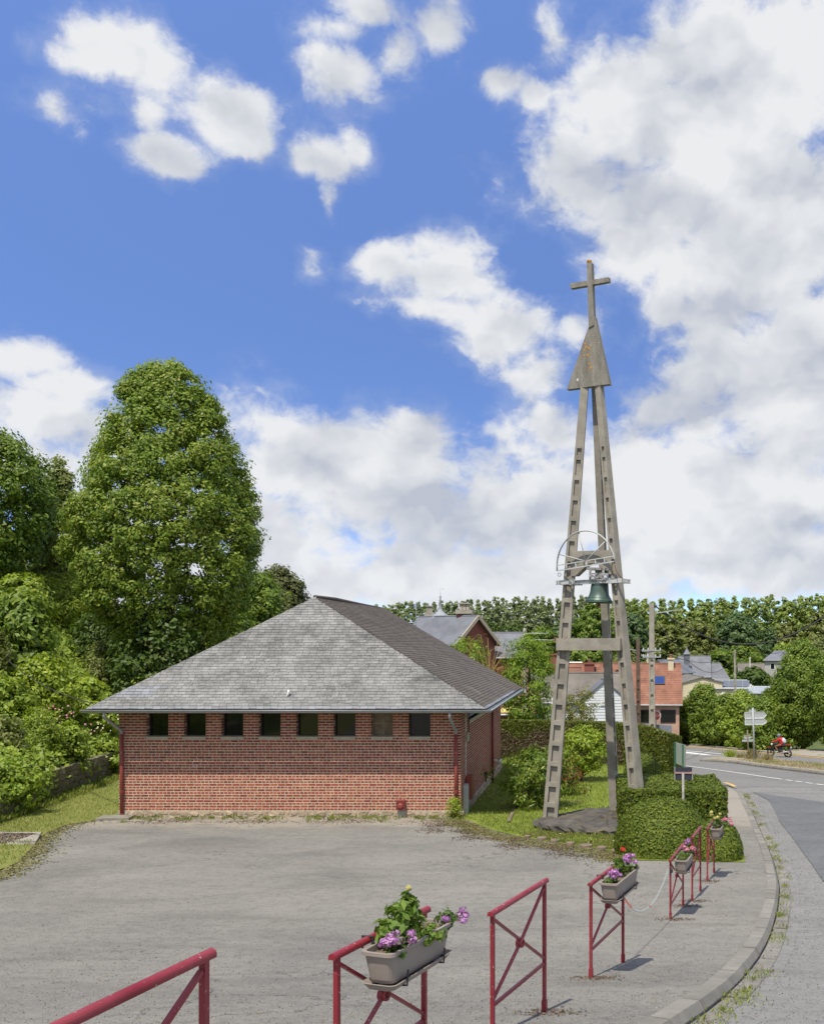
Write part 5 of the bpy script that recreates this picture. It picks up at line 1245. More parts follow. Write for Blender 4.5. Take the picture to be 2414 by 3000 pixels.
n = 26000; y = 21+rng.random(n)*25; x0_ = wall_x(y); x1_ = np.interp(y, [14,22.6,28,29.8,31.5,31.8,47], [-13,-12.9,-15.15,-15.5,-14.95,-14.9,-14.9]); q_ = rng.random(n)**1.7; x = x0_+(x1_-x0_)*q_
blades('bank_grass', np.column_stack([x, y]), 0, L['grass'], np.where(q_ < .12, .2, .065), .45, asp=.2, zoff=.02)
n = 160; y = 24+rng.random(n)*22; x = LL(y)+.1+(3.2-LL(y))*rng.random(n); C = np.column_stack([x, y, g(x, y)+.09]); leaf_obj('daisies', C, np.tile([0,-.4,1.0], (n,1)), .032, L['whitepet'], kind='stuff', aspect=.9)
# weeds along the foot of the wall
tufts = []
for _ in range(130):
    x = XL+.3+(XR-XL-.2)*random.random()**1.0; y = D-.06-abs(random.gauss(0, .45)); k = random.randint(6, 26); r_ = random.uniform(.03, .14)
    tufts.append(np.column_stack([x+rng.normal(size=k)*r_, y+rng.normal(size=k)*r_*.6]))
blades('wall_weeds', np.concatenate(tufts), 0, L['grass'], .1, .55, asp=.22)
b0 = hit(1318, 2408); bush('wall_weed', 'fresh green weed clump at the foot of the right downpipe', gp(b0.x+.02, D-.35), .62, .22, .2, L['bright'], 26, 34, .12, .075, cat='weed', aspect=.3, prof=dome)
# weeds in the gutter
tufts = []
ki = [p for p in offs(KC, .2) if 8 < p.y < 41]
for _ in range(120):
    p = random.choice(ki); 
    dens_ = math.sin(p.y*.8)+math.sin(p.y*2.1+1)
    if dens_ < -.2 and random.random() < .8: continue
    k = random.randint(20, 60); r_ = random.uniform(.04, .14); tufts.append(np.column_stack([p.x+random.uniform(-.12,.16)+rng.normal(size=k)*r_*.7, p.y+rng.normal(size=k)*r_*1.6]))
blades('gutter_weeds', np.concatenate(tufts), 0, L['grass'], .045, .7, asp=.3, zoff=-.09)
# moss, litter and grit on the forecourt
def scatter(name, pts, size, mat, asp=.6, zoff=.006, tilt=.25): 
    C = np.column_stack([pts, g(pts[:, 0], pts[:, 1])+zoff]); leaf_obj(name, C, np.tile([0,0,1.0], (len(C),1))+rng.normal(size=(len(C),3))*tilt, size, mat, kind='stuff', aspect=asp, fold=.3)
def near_curve(fn, ys, n, sd, side=1):
    y = ys[0]+rng.random(n)*(ys[1]-ys[0]); x = fn(y)+side*np.abs(rng.normal(size=n))*sd; return np.column_stack([x, y])
pts = near_curve(LL, (23.4, 31.2), 7000, .35, -1); pts[:, 1] -= np.abs(rng.normal(size=len(pts)))*.5; scatter('moss', pts, .05, L['moss'])
k = rng.random(11000); w_ = rng.random(11000); pts = np.column_stack([np.interp(k, [0,1], [-1.9,.5])+rng.normal(size=11000)*.1, np.interp(k, [0,1], [27.2,24.6])+w_*2.2]); pts = pts[(np.sin(pts[:, 0]*4)+np.sin(pts[:, 1]*3) > -.9)]; scatter('bed_moss', pts, .05, L['moss'], zoff=.02)
k = rng.random(9000); pts = np.column_stack([np.interp(k, [0,.5,1], [-4.6,-2.2,.6])+rng.normal(size=9000)*.5, np.interp(k, [0,.5,1], [30.4,27.0,24.0])-.55+rng.normal(size=9000)*.55]); pts = pts[np.sin(pts[:, 0]*5)+np.sin(pts[:, 1]*4+1)+rng.normal(size=len(pts))*.6 > .1]; scatter('leaf_litter', pts, .05, L['litter'])
pts = np.column_stack([-14.6+rng.random(5200)*10.5, D-.25-np.abs(rng.normal(size=5200))*.75]); pts = pts[np.sin(pts[:, 0]*2.3)+np.sin(pts[:, 1]*5)+rng.normal(size=len(pts))*.7 > .3]; scatter('wall_litter', pts, .045, L['litter'])
pts = near_curve(FL, (20, 31), 4200, .3, 1); scatter('edge_moss', pts, .06, L['moss'])
pts = np.column_stack([ctop.x-rng.random(3000)*3, ctop.y-.2-rng.random(3000)**1.5*1.4]); 
C = np.column_stack([pts, np.full(len(pts), gz(ctop.x, ctop.y)+.125)]); leaf_obj('slab_litter', C, np.tile([0,0,1.0], (len(C),1))+rng.normal(size=(len(C),3))*.3, .06, L['litter'], kind='stuff')
n = 500; y = 4+rng.random(n)*26; x = -.58*y+rng.random(n)*(kerb_x(y)+.55*y); pts = np.column_stack([x, y]); scatter('scattered_grit', pts, .02, L['litter'], .8, .004)
n = 70000; y = 3.4+rng.random(n)**.9*27.5; x = -.6*y-.2+rng.random(n)*(kerb_x(y)-.1+.6*y+.2); k = x > FL(y)+.1; scatter('asphalt_chippings', np.column_stack([x, y])[k], .013, L['chip'], .8, .002, .6)
n = 30000; y = 6+rng.random(n)*36; x = kerb_x(y)+.5+rng.random(n)**1.3*8; scatter('road_chippings', np.column_stack([x, y]), .017, L['chip'], .8, -.109, .6)
n = 340; y = 4+rng.random(n)*24; x = -.55*y+rng.random(n)*(kerb_x(y)-.4+.55*y); scatter('scattered_twigs', np.column_stack([x, y]), .055, L['straw'], .16, .006, .1)
n = 300; y = 4+rng.random(n)*24; x = -.55*y+rng.random(n)*(kerb_x(y)-.4+.55*y); scatter('scattered_leaves', np.column_stack([x, y]), .03, L['litter'], .5, .006, .3)
n = 1500; a_ = np.array([(p.x, p.y) for p in [p for p in offs(KC, .1) if 7 < p.y < 42]]); pts = a_[rng.integers(0, len(a_), n)]+rng.normal(size=(n, 2))*np.array([.22, .2]); scatter('gutter_grit', pts, .03, L['litter'], .6, -.085)
for (x, y) in ((-.068,10.8),(1.156,16.2),(1.668,18.0),(2.17,20.2),(-.454,8.78),(1.464,17.5)):
    pts = np.column_stack([x+.05+rng.normal(size=160)*.14, y-.05+rng.normal(size=160)*.09]); scatter('post_litter', pts, .03, L['litter'])
# grass on the traffic island
ic = hit(2330, 2250); 
def in_isl(n):
    k = rng.random(n)**.8; i0 = np.array([(p.x, p.y) for p in ring[:8]]); i1 = np.array([(p.x, p.y) for p in ring[8:][::-1]]); a1 = np.column_stack([np.interp(k, np.linspace(0,1,len(i0)), i0[:, j]) for j in (0, 1)]); a2 = np.column_stack([np.interp(k, np.linspace(0,1,len(i1)), i1[:, j]) for j in (0, 1)]); w = (.1+.8*rng.random(n))[:, None]
    return a1*w+a2*(1-w), k
pts, k = in_isl(5200); pts = pts[(k > .3)]; blades('island_grass', pts, 0, L['straw'], .12, .5, asp=.2, zoff=.05)
pts, k = in_isl(1800); pts = pts[(np.sin(pts[:, 0]*2)+np.sin(pts[:, 1]*1.3) > .2) & (k > .4)]; blades('island_tufts', pts, 0, L['grass'], .16, .5, asp=.2, zoff=.05)
def tussock(label, u, v, h, r_, mat):
    p = hit(u, v); k = 260; t = thing('grass_tussock', label, 'grass tuft', (p.x, p.y, gz(p.x, p.y))); o = blades('blades', np.column_stack([p.x+rng.normal(size=k)*r_*.4, p.y+rng.normal(size=k)*r_*.4]), 0, mat, h, .45, None, .07, .04); attach(o, t)
tussock('yellow-green grass tussock left of the sign posts', 2141, 2221, .5, .45, L['bright']); tussock('tall dry grass tussock around the large sign post', 2202, 2227, .62, .55, L['straw']); tussock('small straw tussock right of the sign posts', 2247, 2231, .42, .4, L['straw']); tussock('small green tussock between two sign posts', 2168, 2223, .35, .35, L['straw'])

# ------------------------------------------------------------------ signs
def arrow_panel(mb, c, e, w, h, tip, th=.04):
    up = Vector((0,0,1)); n_ = Vector((e.y, -e.x, 0))
    mb.prism([c+e*(-w/2)-up*h/2, c+e*(w/2-tip)-up*h/2, c+e*(w/2), c+e*(w/2-tip)+up*h/2, c+e*(-w/2)+up*h/2], -n_*th)
    for (a, b) in (((-w/2,-h/2),(w/2-tip,-h/2)),((w/2-tip,-h/2),(w/2,0)),((w/2,0),(w/2-tip,h/2)),((w/2-tip,h/2),(-w/2,h/2)),((-w/2,h/2),(-w/2,-h/2))):
        mb.bar(c+e*a[0]+up*a[1]+n_*.01, c+e*b[0]+up*b[1]+n_*.01, .03, .03, n_, 1)
b_ = hit(2210.3, 2229); d_ = b_.y; k = d_/F; e_ = Vector((.97, .24, 0)).normalized()
sg = thing('direction_sign', 'tall grey post with two large arrow signs seen from behind', 'sign', (b_.x, b_.y, gz(b_.x, b_.y)))
MB().tube([(b_.x, b_.y, b_.z-.2), (b_.x-5*k, b_.y, CZ-(2074-PV)*k)], .062, 10).build('post', M['galv'], sg, True)
for (u0, u1, v0, v1) in ((2180,2248,2087,2104.6),(2181,2248.5,2106.2,2123.8)):
    m = MB(); c = P((u0+u1)/2, (v0+v1)/2, d_+.12); arrow_panel(m, c, e_, (u1-u0)*k*1.02, (v1-v0)*k, .24); m.build('arrow_panel', [M['signback'], M['white']], sg)
m = MB(); c = P(2203.5, 2082, d_+.1); m.bar(c-e_*10.5*k, c+e_*10.5*k, .04, 6*k); m.bar(c-e_*10.5*k-Vector((0,.03,3*k)), c+e_*10.5*k-Vector((0,.03,3*k)), .02, .03); m.bar(c-e_*10.5*k-Vector((0,.03,-3*k)), c+e_*10.5*k-Vector((0,.03,-3*k)), .02, .03); m.build('number_panel', M['signback'], sg)
b_ = hit(2193, 2222); d_ = b_.y; k = d_/F; sg = thing('small_direction_sign', 'short weathered post with a small arrow sign and a plank sign', 'sign', (b_.x, b_.y, gz(b_.x, b_.y)))
MB().tube([(b_.x, b_.y, b_.z-.2), (b_.x-3.3*k, b_.y, CZ-(2140-PV)*k)], .045, 8).build('post', M['wood'], sg, True)
m = MB(); arrow_panel(m, P(2191.5, 2160, d_+.08), e_, 25*k, 9*k, .2); m.build('arrow_panel', [M['signback'], M['signback']], sg)
m = MB(); c = P(2190, 2170.5, d_+.06); m.bar(c-e_*17*k, c+e_*17*k, .05, 6*k); m.build('plank', M['signback'], sg)
M['woodgrey'] = pm('flaking_post', (.33,.32,.3), .2, 6, .8, dirt=((.2,.1,.06), 7, .55, .8)); M['rust2'] = pm('faded_red_strip', (.36,.22,.2), .25, 8, .8)
# green-posted panel beside the pavement
sg = thing('notice_board', 'white backed notice board on two green posts at the garden corner', 'sign', gp(3.3, 40.5)); k = 40.5/F
p_ = P(1977, 2175, 40.9); q_ = P(2001, 2182, 39.6)
for a_ in (p_, q_): MB().bar(Vector((a_.x, a_.y, gz(a_.x, a_.y)-.2)), Vector((a_.x, a_.y, a_.z)), .07, .07, (1,0,0)).build('post', M['green'], sg)
m = MB(); w_ = (q_-p_); m.hexa([p_+Vector((.03,.05,-.85)), q_+w_*.35+Vector((0,.05,-.85)), q_+w_*.35+Vector((0,.09,-.85)), p_+Vector((.03,.09,-.85)), p_+Vector((.03,.05,.0)), q_+w_*.35+Vector((0,.05,.0)), q_+w_*.35+Vector((0,.09,.0)), p_+Vector((.03,.09,.0))]); m.build('panel', M['signback'], sg)
sg = thing('small_notice', 'small dark sign seen from behind on a flaking white post in the hedge', 'sign', gp(2.32, 27.4)); k = 27.4/F
MB().tube([gp(2.30, 27.4, -.1), P(2001, 2266, 27.4)], .032, 8).build('post', M['woodgrey'], sg, True)
c = P(2002.5, 2267, 27.46); MB().box(c, (53*k, .02, 37*k)).build('panel', pm('dark_blue_panel', (.035,.04,.055), .3, 5, .5), sg); MB().box(c+Vector((0,-.022,.02)), (54*k, .02, 5*k)).build('rail', M['rust2'], sg)
for x_ in (-26, 26): MB().box(c+Vector((x_*k,-.012,0)), (2.5*k, .022, 38*k)).build('edge', M['woodgrey'], sg)

# ------------------------------------------------------------------ motorcycle and rider
h0 = hit(2283, 2219, -.11); hd = Vector((-.78, .62, 0)).normalized(); lf_ = Vector((-hd.y, hd.x, 0)); up = Vector((0,0,1)); o_ = Vector((h0.x, h0.y, gz(h0.x, h0.y)-.108))
sc_ = 1.04
def bl(x, y, z): return o_+hd*x*sc_+lf_*y*sc_+up*z*sc_
bike = thing('motorcycle', 'black and red motorcycle riding along the main road', 'motorcycle', o_)
Mb = Matrix((( *hd, 0), ( *lf_, 0), (0,0,1,0), (0,0,0,1))).transposed()
for x in (.68, -.68):
    c = bl(x, 0, .305); Mw = Matrix.Translation(c) @ Matrix(((hd.x, 0, lf_.x, 0), (hd.y, 0, lf_.y, 0), (0, 1, 0, 0), (0,0,0,1)))
    m = MB(); wt_ = .075 if x < 0 else .06
    m.lathe([(.23,-wt_*.6),(.27,-wt_),(.305,-wt_*.7),(.318,0),(.305,wt_*.7),(.27,wt_),(.23,wt_*.6),(.23,-wt_*.6)], 22, Mw); w_ = m.build('wheel', M['black'], bike, True); ROOT[w_.name] = None
    m = MB(); m.lathe([(.215,-.035),(.235,-.035),(.235,.035),(.215,.035),(.215,-.035)], 20, Mw); m.lathe([(0,-.06),(.045,-.06),(.045,.06),(0,.06)], 10, Mw)
    for i in range(5):
        a = 2*math.pi*i/5; m.bar(Mw @ Vector((.03*math.cos(a), .03*math.sin(a), 0)), Mw @ Vector((.22*math.cos(a), .22*math.sin(a), 0)), .03, .03, lf_)
    m.build('rim', M['darkmetal'], w_)
m = MB()
for s in (-.09, .09): m.tube([bl(.68, s, .305), bl(.52, s, .75), bl(.46, s, .93)], [.032,.028,.024], 8)
m.build('fork', M['darkmetal'], bike, True)
m = MB(); m.tube([bl(.44,0,.86), bl(.1,0,.72), bl(-.25,0,.74), bl(-.5,0,.78)], .03, 6); m.tube([bl(.4,0,.82), bl(.25,0,.45), bl(-.05,0,.32), bl(-.25,0,.4), bl(-.3,0,.72)], .028, 6); m.build('frame', M['darkmetal'], bike, True)
m = MB(); m.box(bl(.08,0,.47), (.38,.26,.3), Mb.to_3x3()); m.lathe([(0,-.14),(.11,-.14),(.12,0),(.11,.14),(0,.14)], 12, Matrix.Translation(bl(-.06,0,.4)) @ Matrix(((hd.x,0,lf_.x,0),(hd.y,0,lf_.y,0),(0,1,0,0),(0,0,0,1)))); m.build('engine', M['darkmetal'], bike)
m = MB(); m.tube([bl(.4,0,.86), bl(.28,0,.9), bl(.1,0,.88), bl(-.02,0,.82)], [.07,.13,.13,.08], 10); m.build('tank', M['black'], bike, True)
m = MB(); m.tube([bl(-.0,0,.82), bl(-.2,0,.83), bl(-.45,0,.87), bl(-.68,0,.9)], [.07,.1,.1,.04], 8); m.build('seat', M['black'], bike, True)
redp = pm('red_fairing', (.5,.02,.02), .1, 5, .35)
m = MB(); m.bar(bl(-.45,0,.9), bl(-.86,0,.96), .13, .05); m.bar(bl(.3,.12,.8), bl(.02,.12,.62), .02, .06); m.bar(bl(.66,0,.66), bl(.95,0,.64), .1, .03); m.build('fairing', redp, bike)
m = MB(); m.tube([bl(.42,-.36,1.06), bl(.47,-.1,.98), bl(.47,.1,.98), bl(.42,.36,1.06)], .014, 6); m.build('handlebar', M['darkmetal'], bike, True)
m = MB(); m.lathe([(0,-.05),(.08,-.04),(.085,.03),(0,.05)], 12, Matrix.Translation(bl(.6,0,.87)) @ Matrix(((0,lf_.x,hd.x,0),(0,lf_.y,hd.y,0),(1,0,0,0),(0,0,0,1)))); m.build('headlight', M['white'], bike, True)
for s in (-.3, .3): m = MB(); m.tube([bl(.44, s, 1.03), bl(.42, s*1.2, 1.18)], .008, 5); m.box(bl(.42, s*1.25, 1.2), (.03,.13,.08), Mb.to_3x3()); m.build('mirror', M['black'], bike)
m = MB(); m.tube([bl(.15,.13,.35), bl(-.1,.16,.28), bl(-.35,.18,.36), bl(-.75,.2,.46)], [.03,.035,.05,.055], 8); m.build('exhaust', M['galv'], bike, True)
m = MB(); m.tube([bl(-.05,.1,.4), bl(-.68,.1,.305)], .03, 6); m.tube([bl(-.05,-.1,.4), bl(-.68,-.1,.305)], .03, 6); m.build('swingarm', M['darkmetal'], bike, True)
m = MB(); m.bar(bl(-.84,0,.92), bl(-.95,0,.62), .12, .02, hd); m.build('mudguard', M['black'], bike)
m = MB(); m.box(bl(-.93,0,.74), (.015,.17,.12), Mb.to_3x3()); m.build('number_plate', M['white'], bike)
m = MB(); m.box(bl(-.86,0,.9), (.04,.12,.05), Mb.to_3x3()); m.build('tail_light', redp, bike)
# rider: one continuous skinned body
def rider_mat():
    m, n, b, out = new_mat('rider_clothes'); co = n.n('ShaderNodeTexCoord').outputs['Object']; s = n.n('ShaderNodeSeparateXYZ'); n.put(s.inputs[0], co)
    col = n.mix(n.smooth(s.outputs[2], .9*sc_, .92*sc_), (.16,.1,.05), (.55,.022,.03))
    col = n.mix(n.smooth(s.outputs[2], .44*sc_, .42*sc_), col, (.6,.6,.58))
    col = n.mix(n.smooth(s.outputs[0], .44*sc_, .46*sc_), col, (.02,.02,.02))
    col = n.mix(n.smooth(s.outputs[2], 1.4*sc_, 1.42*sc_), col, (.03,.02,.02))
    n.put(b.inputs['Base Color'], col); b.inputs['Roughness'].default_value = .8; return m
J = {'pel':(-.24,0,.9,.15,.15),'ab':(-.23,0,1.06,.145,.16),'ch':(-.15,0,1.26,.14,.19),'nk':(-.05,0,1.41,.06,.06),'hd':(.0,0,1.5,.07,.07)}
Ed = [('pel','ab'),('ab','ch'),('ch','nk'),('nk','hd')]
for s, k in ((1,'l'), (-1,'r')):
    J['sh'+k] = (-.12, .2*s, 1.33, .075, .075); J['el'+k] = (.15, .33*s, 1.14, .05, .05); J['wr'+k] = (.37, .36*s, 1.09, .036, .036); J['ha'+k] = (.45, .35*s, 1.075, .045, .03)
    J['hp'+k] = (-.2, .1*s, .9, .1, .1); J['kn'+k] = (.22, .2*s, .77, .075, .075); J['an'+k] = (.0, .2*s, .4, .045, .05); J['to'+k] = (.19, .21*s, .355, .045, .04)
    Ed += [('ch','sh'+k),('sh'+k,'el'+k),('el'+k,'wr'+k),('wr'+k,'ha'+k),('pel','hp'+k),('hp'+k,'kn'+k),('kn'+k,'an'+k),('an'+k,'to'+k)]
    for fi, (fy, fl) in enumerate(((-.03,.05),(-.01,.06),(.012,.055),(.032,.045))):
        J['f%s%d' % (k, fi)] = (.5, (.35*s+fy*s), 1.07, .012, .012); J['g%s%d' % (k, fi)] = (.49, .35*s+fy*s, 1.035, .01, .01); Ed += [('ha'+k, 'f%s%d' % (k, fi)), ('f%s%d' % (k, fi), 'g%s%d' % (k, fi))]
    J['t'+k] = (.46, .35*s-.045*s, 1.05, .013, .013); Ed.append(('ha'+k, 't'+k))
names = list(J); me = bpy.data.meshes.new('person'); me.from_pydata([tuple(c*sc_ for c in J[n_][:3]) for n_ in names], [(names.index(a), names.index(b)) for a, b in Ed], [])
rd = bpy.data.objects.new('person', me); COL.objects.link(rd); rd.matrix_world = Matrix.Translation(o_) @ Mb; me.materials.append(rider_mat())
sk = rd.modifiers.new('skin', 'SKIN'); sk.use_smooth_shade = True
for i, n_ in enumerate(names): me.skin_vertices[0].data[i].radius = (J[n_][3]*sc_, J[n_][4]*sc_)
me.skin_vertices[0].data[0].use_root = True
ss = rd.modifiers.new('sub', 'SUBSURF'); ss.levels = 1; ss.render_levels = 2
tag(rd, 'person in a red jacket and brown trousers riding the motorcycle', 'person')
def rchild(mb, name, mat, parent):
    me_ = bpy.data.meshes.new(name); me_.from_pydata(mb.v, [], mb.f); me_.materials.append(mat); me_.polygons.foreach_set('use_smooth', [True]*len(mb.f)); o = bpy.data.objects.new(name, me_); COL.objects.link(o)
    if parent: o.parent = parent
    else: o.matrix_world = Matrix.Translation(o_) @ Mb
    return o
m = MB(); m.lathe([(.0,-.13),(.1,-.135),(.13,-.08),(.145,0),(.135,.07),(.1,.12),(.05,.145),(0,.15)], 18, Matrix.Translation((.03*sc_,0,1.53*sc_))); hm = rchild(m, 'helmet', pm('grey_helmet', (.16,.17,.2), .15, 5, .25), rd)
m = MB(); m.box((.15*sc_,0,1.52*sc_), (.08,.2,.09)); rchild(m, 'visor', M['black'], rd)
m = MB(); m.tube([(-.42*sc_,0,1.0*sc_), (-.40*sc_,0,1.12*sc_), (-.34*sc_,0,1.26*sc_), (-.27*sc_,0,1.38*sc_)], [.1,.15,.14,.07], 10); bp_ = rchild(m, 'backpack', pm('grey_backpack', (.5,.52,.54), .35, 9, .7), None); tag(bp_, 'pale grey backpack worn by the motorcycle rider', 'backpack')

# ------------------------------------------------------------------ houses of the village
def text(body, size, loc, rz, mat, parent, align='LEFT'):
    cu = bpy.data.curves.new('lettering', 'FONT'); cu.body = body; cu.size = size; cu.extrude = .003; cu.align_x = align; tmp = bpy.data.objects.new('lettering', cu); COL.objects.link(tmp)
    bpy.context.view_layer.update(); me = bpy.data.meshes.new_from_object(tmp); bpy.data.objects.remove(tmp); me.materials.clear(); me.materials.append(mat)
    me.transform(Matrix.Translation(loc) @ Matrix.Rotation(rz, 4, 'Z') @ Matrix.Rotation(R(90), 4, 'X')); return link('lettering', me, parent)

def frame(u0, v0, d): return P(u0, v0, d)
def win(parent, c, e, n_, w, h, mat=None, fr=None):
    up = Vector((0,0,1)); m = MB(); t = .06
    for a, b in (((-w/2,-h/2),(w/2,-h/2)),((w/2,-h/2),(w/2,h/2)),((w/2,h/2),(-w/2,h/2)),((-w/2,h/2),(-w/2,-h/2))): m.bar(c+e*a[0]+up*a[1]+n_*.02, c+e*b[0]+up*b[1]+n_*.02, .07, .06, n_)
    o = m.build('window', fr or M['white'], parent); ROOT[o.name] = None
    m = MB(); m.add([c-e*w/2-up*h/2+n_*.012, c+e*w/2-up*h/2+n_*.012, c+e*w/2+up*h/2+n_*.012, c-e*w/2+up*h/2+n_*.012], [(0,1,2,3)]); m.build('pane', mat or M['glass'], o)
    return o
class House:
    """body with its ridge along local x; origin at the middle of the ground floor"""
    def __init__(s, name, label, c, rot, L_, W_, hw, hr, wallm, roofm, over=.25, hip=0.0, zbase=None):
        c = Vector(c); s.c = c; s.ex = Vector((math.cos(rot), math.sin(rot), 0)); s.ey = Vector((-math.sin(rot), math.cos(rot), 0)); s.L, s.W, s.hw, s.hr = L_, W_, hw, hr
        s.t = thing(name, label, 'house', c); l, w = L_/2, W_/2; q = s.q; hp = hip
        m = MB(); m.add([q(-l,-w,-1.5), q(l,-w,-1.5), q(l,w,-1.5), q(-l,w,-1.5), q(-l,-w,hw), q(l,-w,hw), q(l,w,hw), q(-l,w,hw), q(-l+hp,0,hw+hr-.03), q(l-hp,0,hw+hr-.03)],
              [(0,1,5,4),(2,3,7,6),(1,2,6,9,5) if not hp else (1,2,6,5),(3,0,4,8,7) if not hp else (3,0,4,7)]); s.wall = m.build('wall', wallm, s.t); ROOT[s.wall.name] = None
        o = over; k = hr/w; th = .1
        def slab(sgn):
            a = [q(-l-o*(0 if hp else 1)+(-o if hp else 0), sgn*(w+o), hw-k*o), q(l+o, sgn*(w+o), hw-k*o), q(l-hp+(0 if hp else o), 0, hw+hr), q(-l+hp-(0 if hp else o), 0, hw+hr)]
            m = MB(); m.prism(a, Vector((0,0,th))); return m.build('roof', roofm, s.t)
        s.roofs = [slab(-1), slab(1)]
        if hp:
            for sg_ in (-1, 1):
                m = MB(); m.prism([q(sg_*(l+o), -w-o, hw-k*o), q(sg_*(l+o), w+o, hw-k*o), q(sg_*(l-hp), 0, hw+hr)], Vector((0,0,th*.98))); m.build('roof', roofm, s.t)
        m = MB(); m.tube([q(-l+hp-o*.8*(not hp), 0, hw+hr+th*.9), q(l-hp+o*.8*(not hp), 0, hw+hr+th*.9)], .09, 6); m.build('ridge', roofm, s.t)
        for sg_ in (-1, 1):
            m = MB(); m.tube([q(-l-o, sg_*(w+o+.05), hw-k*o), q(l+o, sg_*(w+o+.05), hw-k*o)], .07, 6); m.build('gutter', M['zinc'], s.t)
    def q(s, x, y, z): return s.c+s.ex*x+s.ey*y+Vector((0,0,z))
    def window(s, x, y, z, w, h, side='front', **kw):
        if side == 'front': win(s.t, s.q(x, -s.W/2, z), s.ex, -s.ey, w, h, **kw)
        elif side == 'right': win(s.t, s.q(s.L/2, y, z), s.ey, s.ex, w, h, **kw)
        else: win(s.t, s.q(-s.L/2, y, z), -s.ey, -s.ex, w, h, **kw)
    def chimney(s, x, y, z0, z1, w, dp, mat, pots=1, capm=None):
        m = MB(); c = s.q(x, y, (z0+z1)/2); m.box(c, (w, dp, z1-z0), Matrix.Rotation(math.atan2(s.ex.y, s.ex.x), 3, 'Z')); ch = m.build('chimney', mat, s.t); ROOT[ch.name] = None
        m = MB(); m.box(s.q(x, y, z1+.06), (w+.18, dp+.18, .12), Matrix.Rotation(math.atan2(s.ex.y, s.ex.x), 3, 'Z')); m.build('cap', capm or mat, ch)
        for i in range(pots): m = MB(); m.lathe([(.13,0),(.15,.3),(.12,.36),(.1,.36),(.1,0)], 10, Matrix.Translation(s.q(x+(i-(pots-1)/2)*.4, y, z1+.12))); m.build('pot', M['clay'], ch)
def siding(parent, a, b, z0, z1, n_, mat, st=.2):
    z = z0
    while z < z1:
        m = MB(); p_, q_ = Vector((a.x, a.y, z+st/2)), Vector((b.x, b.y, z+st/2)); m.prism([p_+Vector((0,0,-st/2))+n_*.035, p_+Vector((0,0,st/2))+n_*.012, p_+Vector((0,0,st/2)), p_+Vector((0,0,-st/2))], q_-p_); m.build('board', mat, parent); z += st
# white boarded house: main body and the gable turned to the viewer
d_ = 73.0; k = d_/F; zg = gz(-1.4, 73)
hx = House('boarded_house', 'white boarded house with a mossy grey roof and a gable facing the street', (( (1690-PU)*k), 74.5, zg), R(4), 6.6, 5.0, CZ-(2050-PV)*k-zg, 1.75, M['siding'], M['asbestos'])
siding(hx.wall, hx.q(-3.3,-2.5,0), hx.q(3.3,-2.5,0), hx.c.z+1.2, hx.c.z+hx.hw-.05, -hx.ey, M['siding'])
hx.window(-2.2, 0, 2.6, .5, .75)
gx = House('boarded_gable', 'white boarded gable wing with dark verges between the tower legs', ((1767-PU)*k, 71.3, zg), R(94), 3.2, 2.75, CZ-(2040-PV)*k-zg, 1.18, M['siding'], M['slate_far'], over=.12)
siding(gx.wall, gx.q(-1.6,-1.37,0), gx.q(-1.6,1.37,0), gx.c.z+1.2, gx.c.z+gx.hw+.0, -gx.ex, M['siding'])
for j in range(6):
    z = gx.hw+j*.2; hw_ = 1.37*(1-(j+.5)*.2/1.2)
    m = MB(); a, b = gx.q(-1.6,-hw_,z), gx.q(-1.6,hw_,z); m.prism([a-gx.ex*.035, a-gx.ex*.012+Vector((0,0,.2)), a+Vector((0,0,.2)), a], b-a); m.build('board', M['siding'], gx.wall)
# shop lettering on the boards
lp = P(1762.5, 2063, 69.58); MB().box(lp+Vector((.22,.03,.06)), (.62,.02,.34), Matrix.Rotation(R(4), 3, 'Z')).build('name_plate', M['white'], gx.t); text('LIER', .17, lp, R(4), M['darkframe'], gx.t)
# long house with orange tiles
d_ = 92.0; k = d_/F; zg = gz(3, 95); zr = CZ-(1950-PV)*k; ze = CZ-(2056-PV)*k
oh = House('tiled_house', 'long house with a bright orange clay tile roof and roof window', ((1822-PU)*k, 95.2, zg), R(-3), 10.6, 6.6, ze-zg, zr-ze, M['brickpink'], M['clay'], over=.3)
[oh.window(x_, 0, oh.hw-1.3, w_, 1.1, fr=M['darkframe']) for x_, w_ in ((2.3, 1.6), (4.3, 1.3), (-3.0, 1.2))]
def on_roof(h, x, t): return h.q(x, -h.W/2*(1-t), h.hw+h.hr*t+.13)
p_ = on_roof(oh, 3.55, .52); rn = (-oh.ey*oh.hr+Vector((0,0,1))*oh.W/2).normalized(); ru = rn.cross(oh.ex).normalized(); ru = ru if ru.z > 0 else -ru
m = MB(); m.prism([p_-oh.ex*.5-ru*.5, p_+oh.ex*.5-ru*.5, p_+oh.ex*.5+ru*.5, p_-oh.ex*.5+ru*.5], rn*.1); sk_ = m.build('roof_window', M['darkmetal'], oh.t); ROOT[sk_.name] = None
m = MB(); m.prism([p_-oh.ex*.42-ru*.42+rn*.1, p_+oh.ex*.42-ru*.42+rn*.1, p_+oh.ex*.42+ru*.42+rn*.1, p_-oh.ex*.42+ru*.42+rn*.1], rn*.012); m.build('pane', M['glass_blue'], sk_)
oh.chimney(4.6, -.4, oh.hw+oh.hr-.7, oh.hw+oh.hr+.5, .5, .5, M['cream'], 1); oh.chimney(-2.9, -.9, oh.hw+oh.hr-1.4, oh.hw+oh.hr+.05, .9, .6, M['brickfar'], 1)
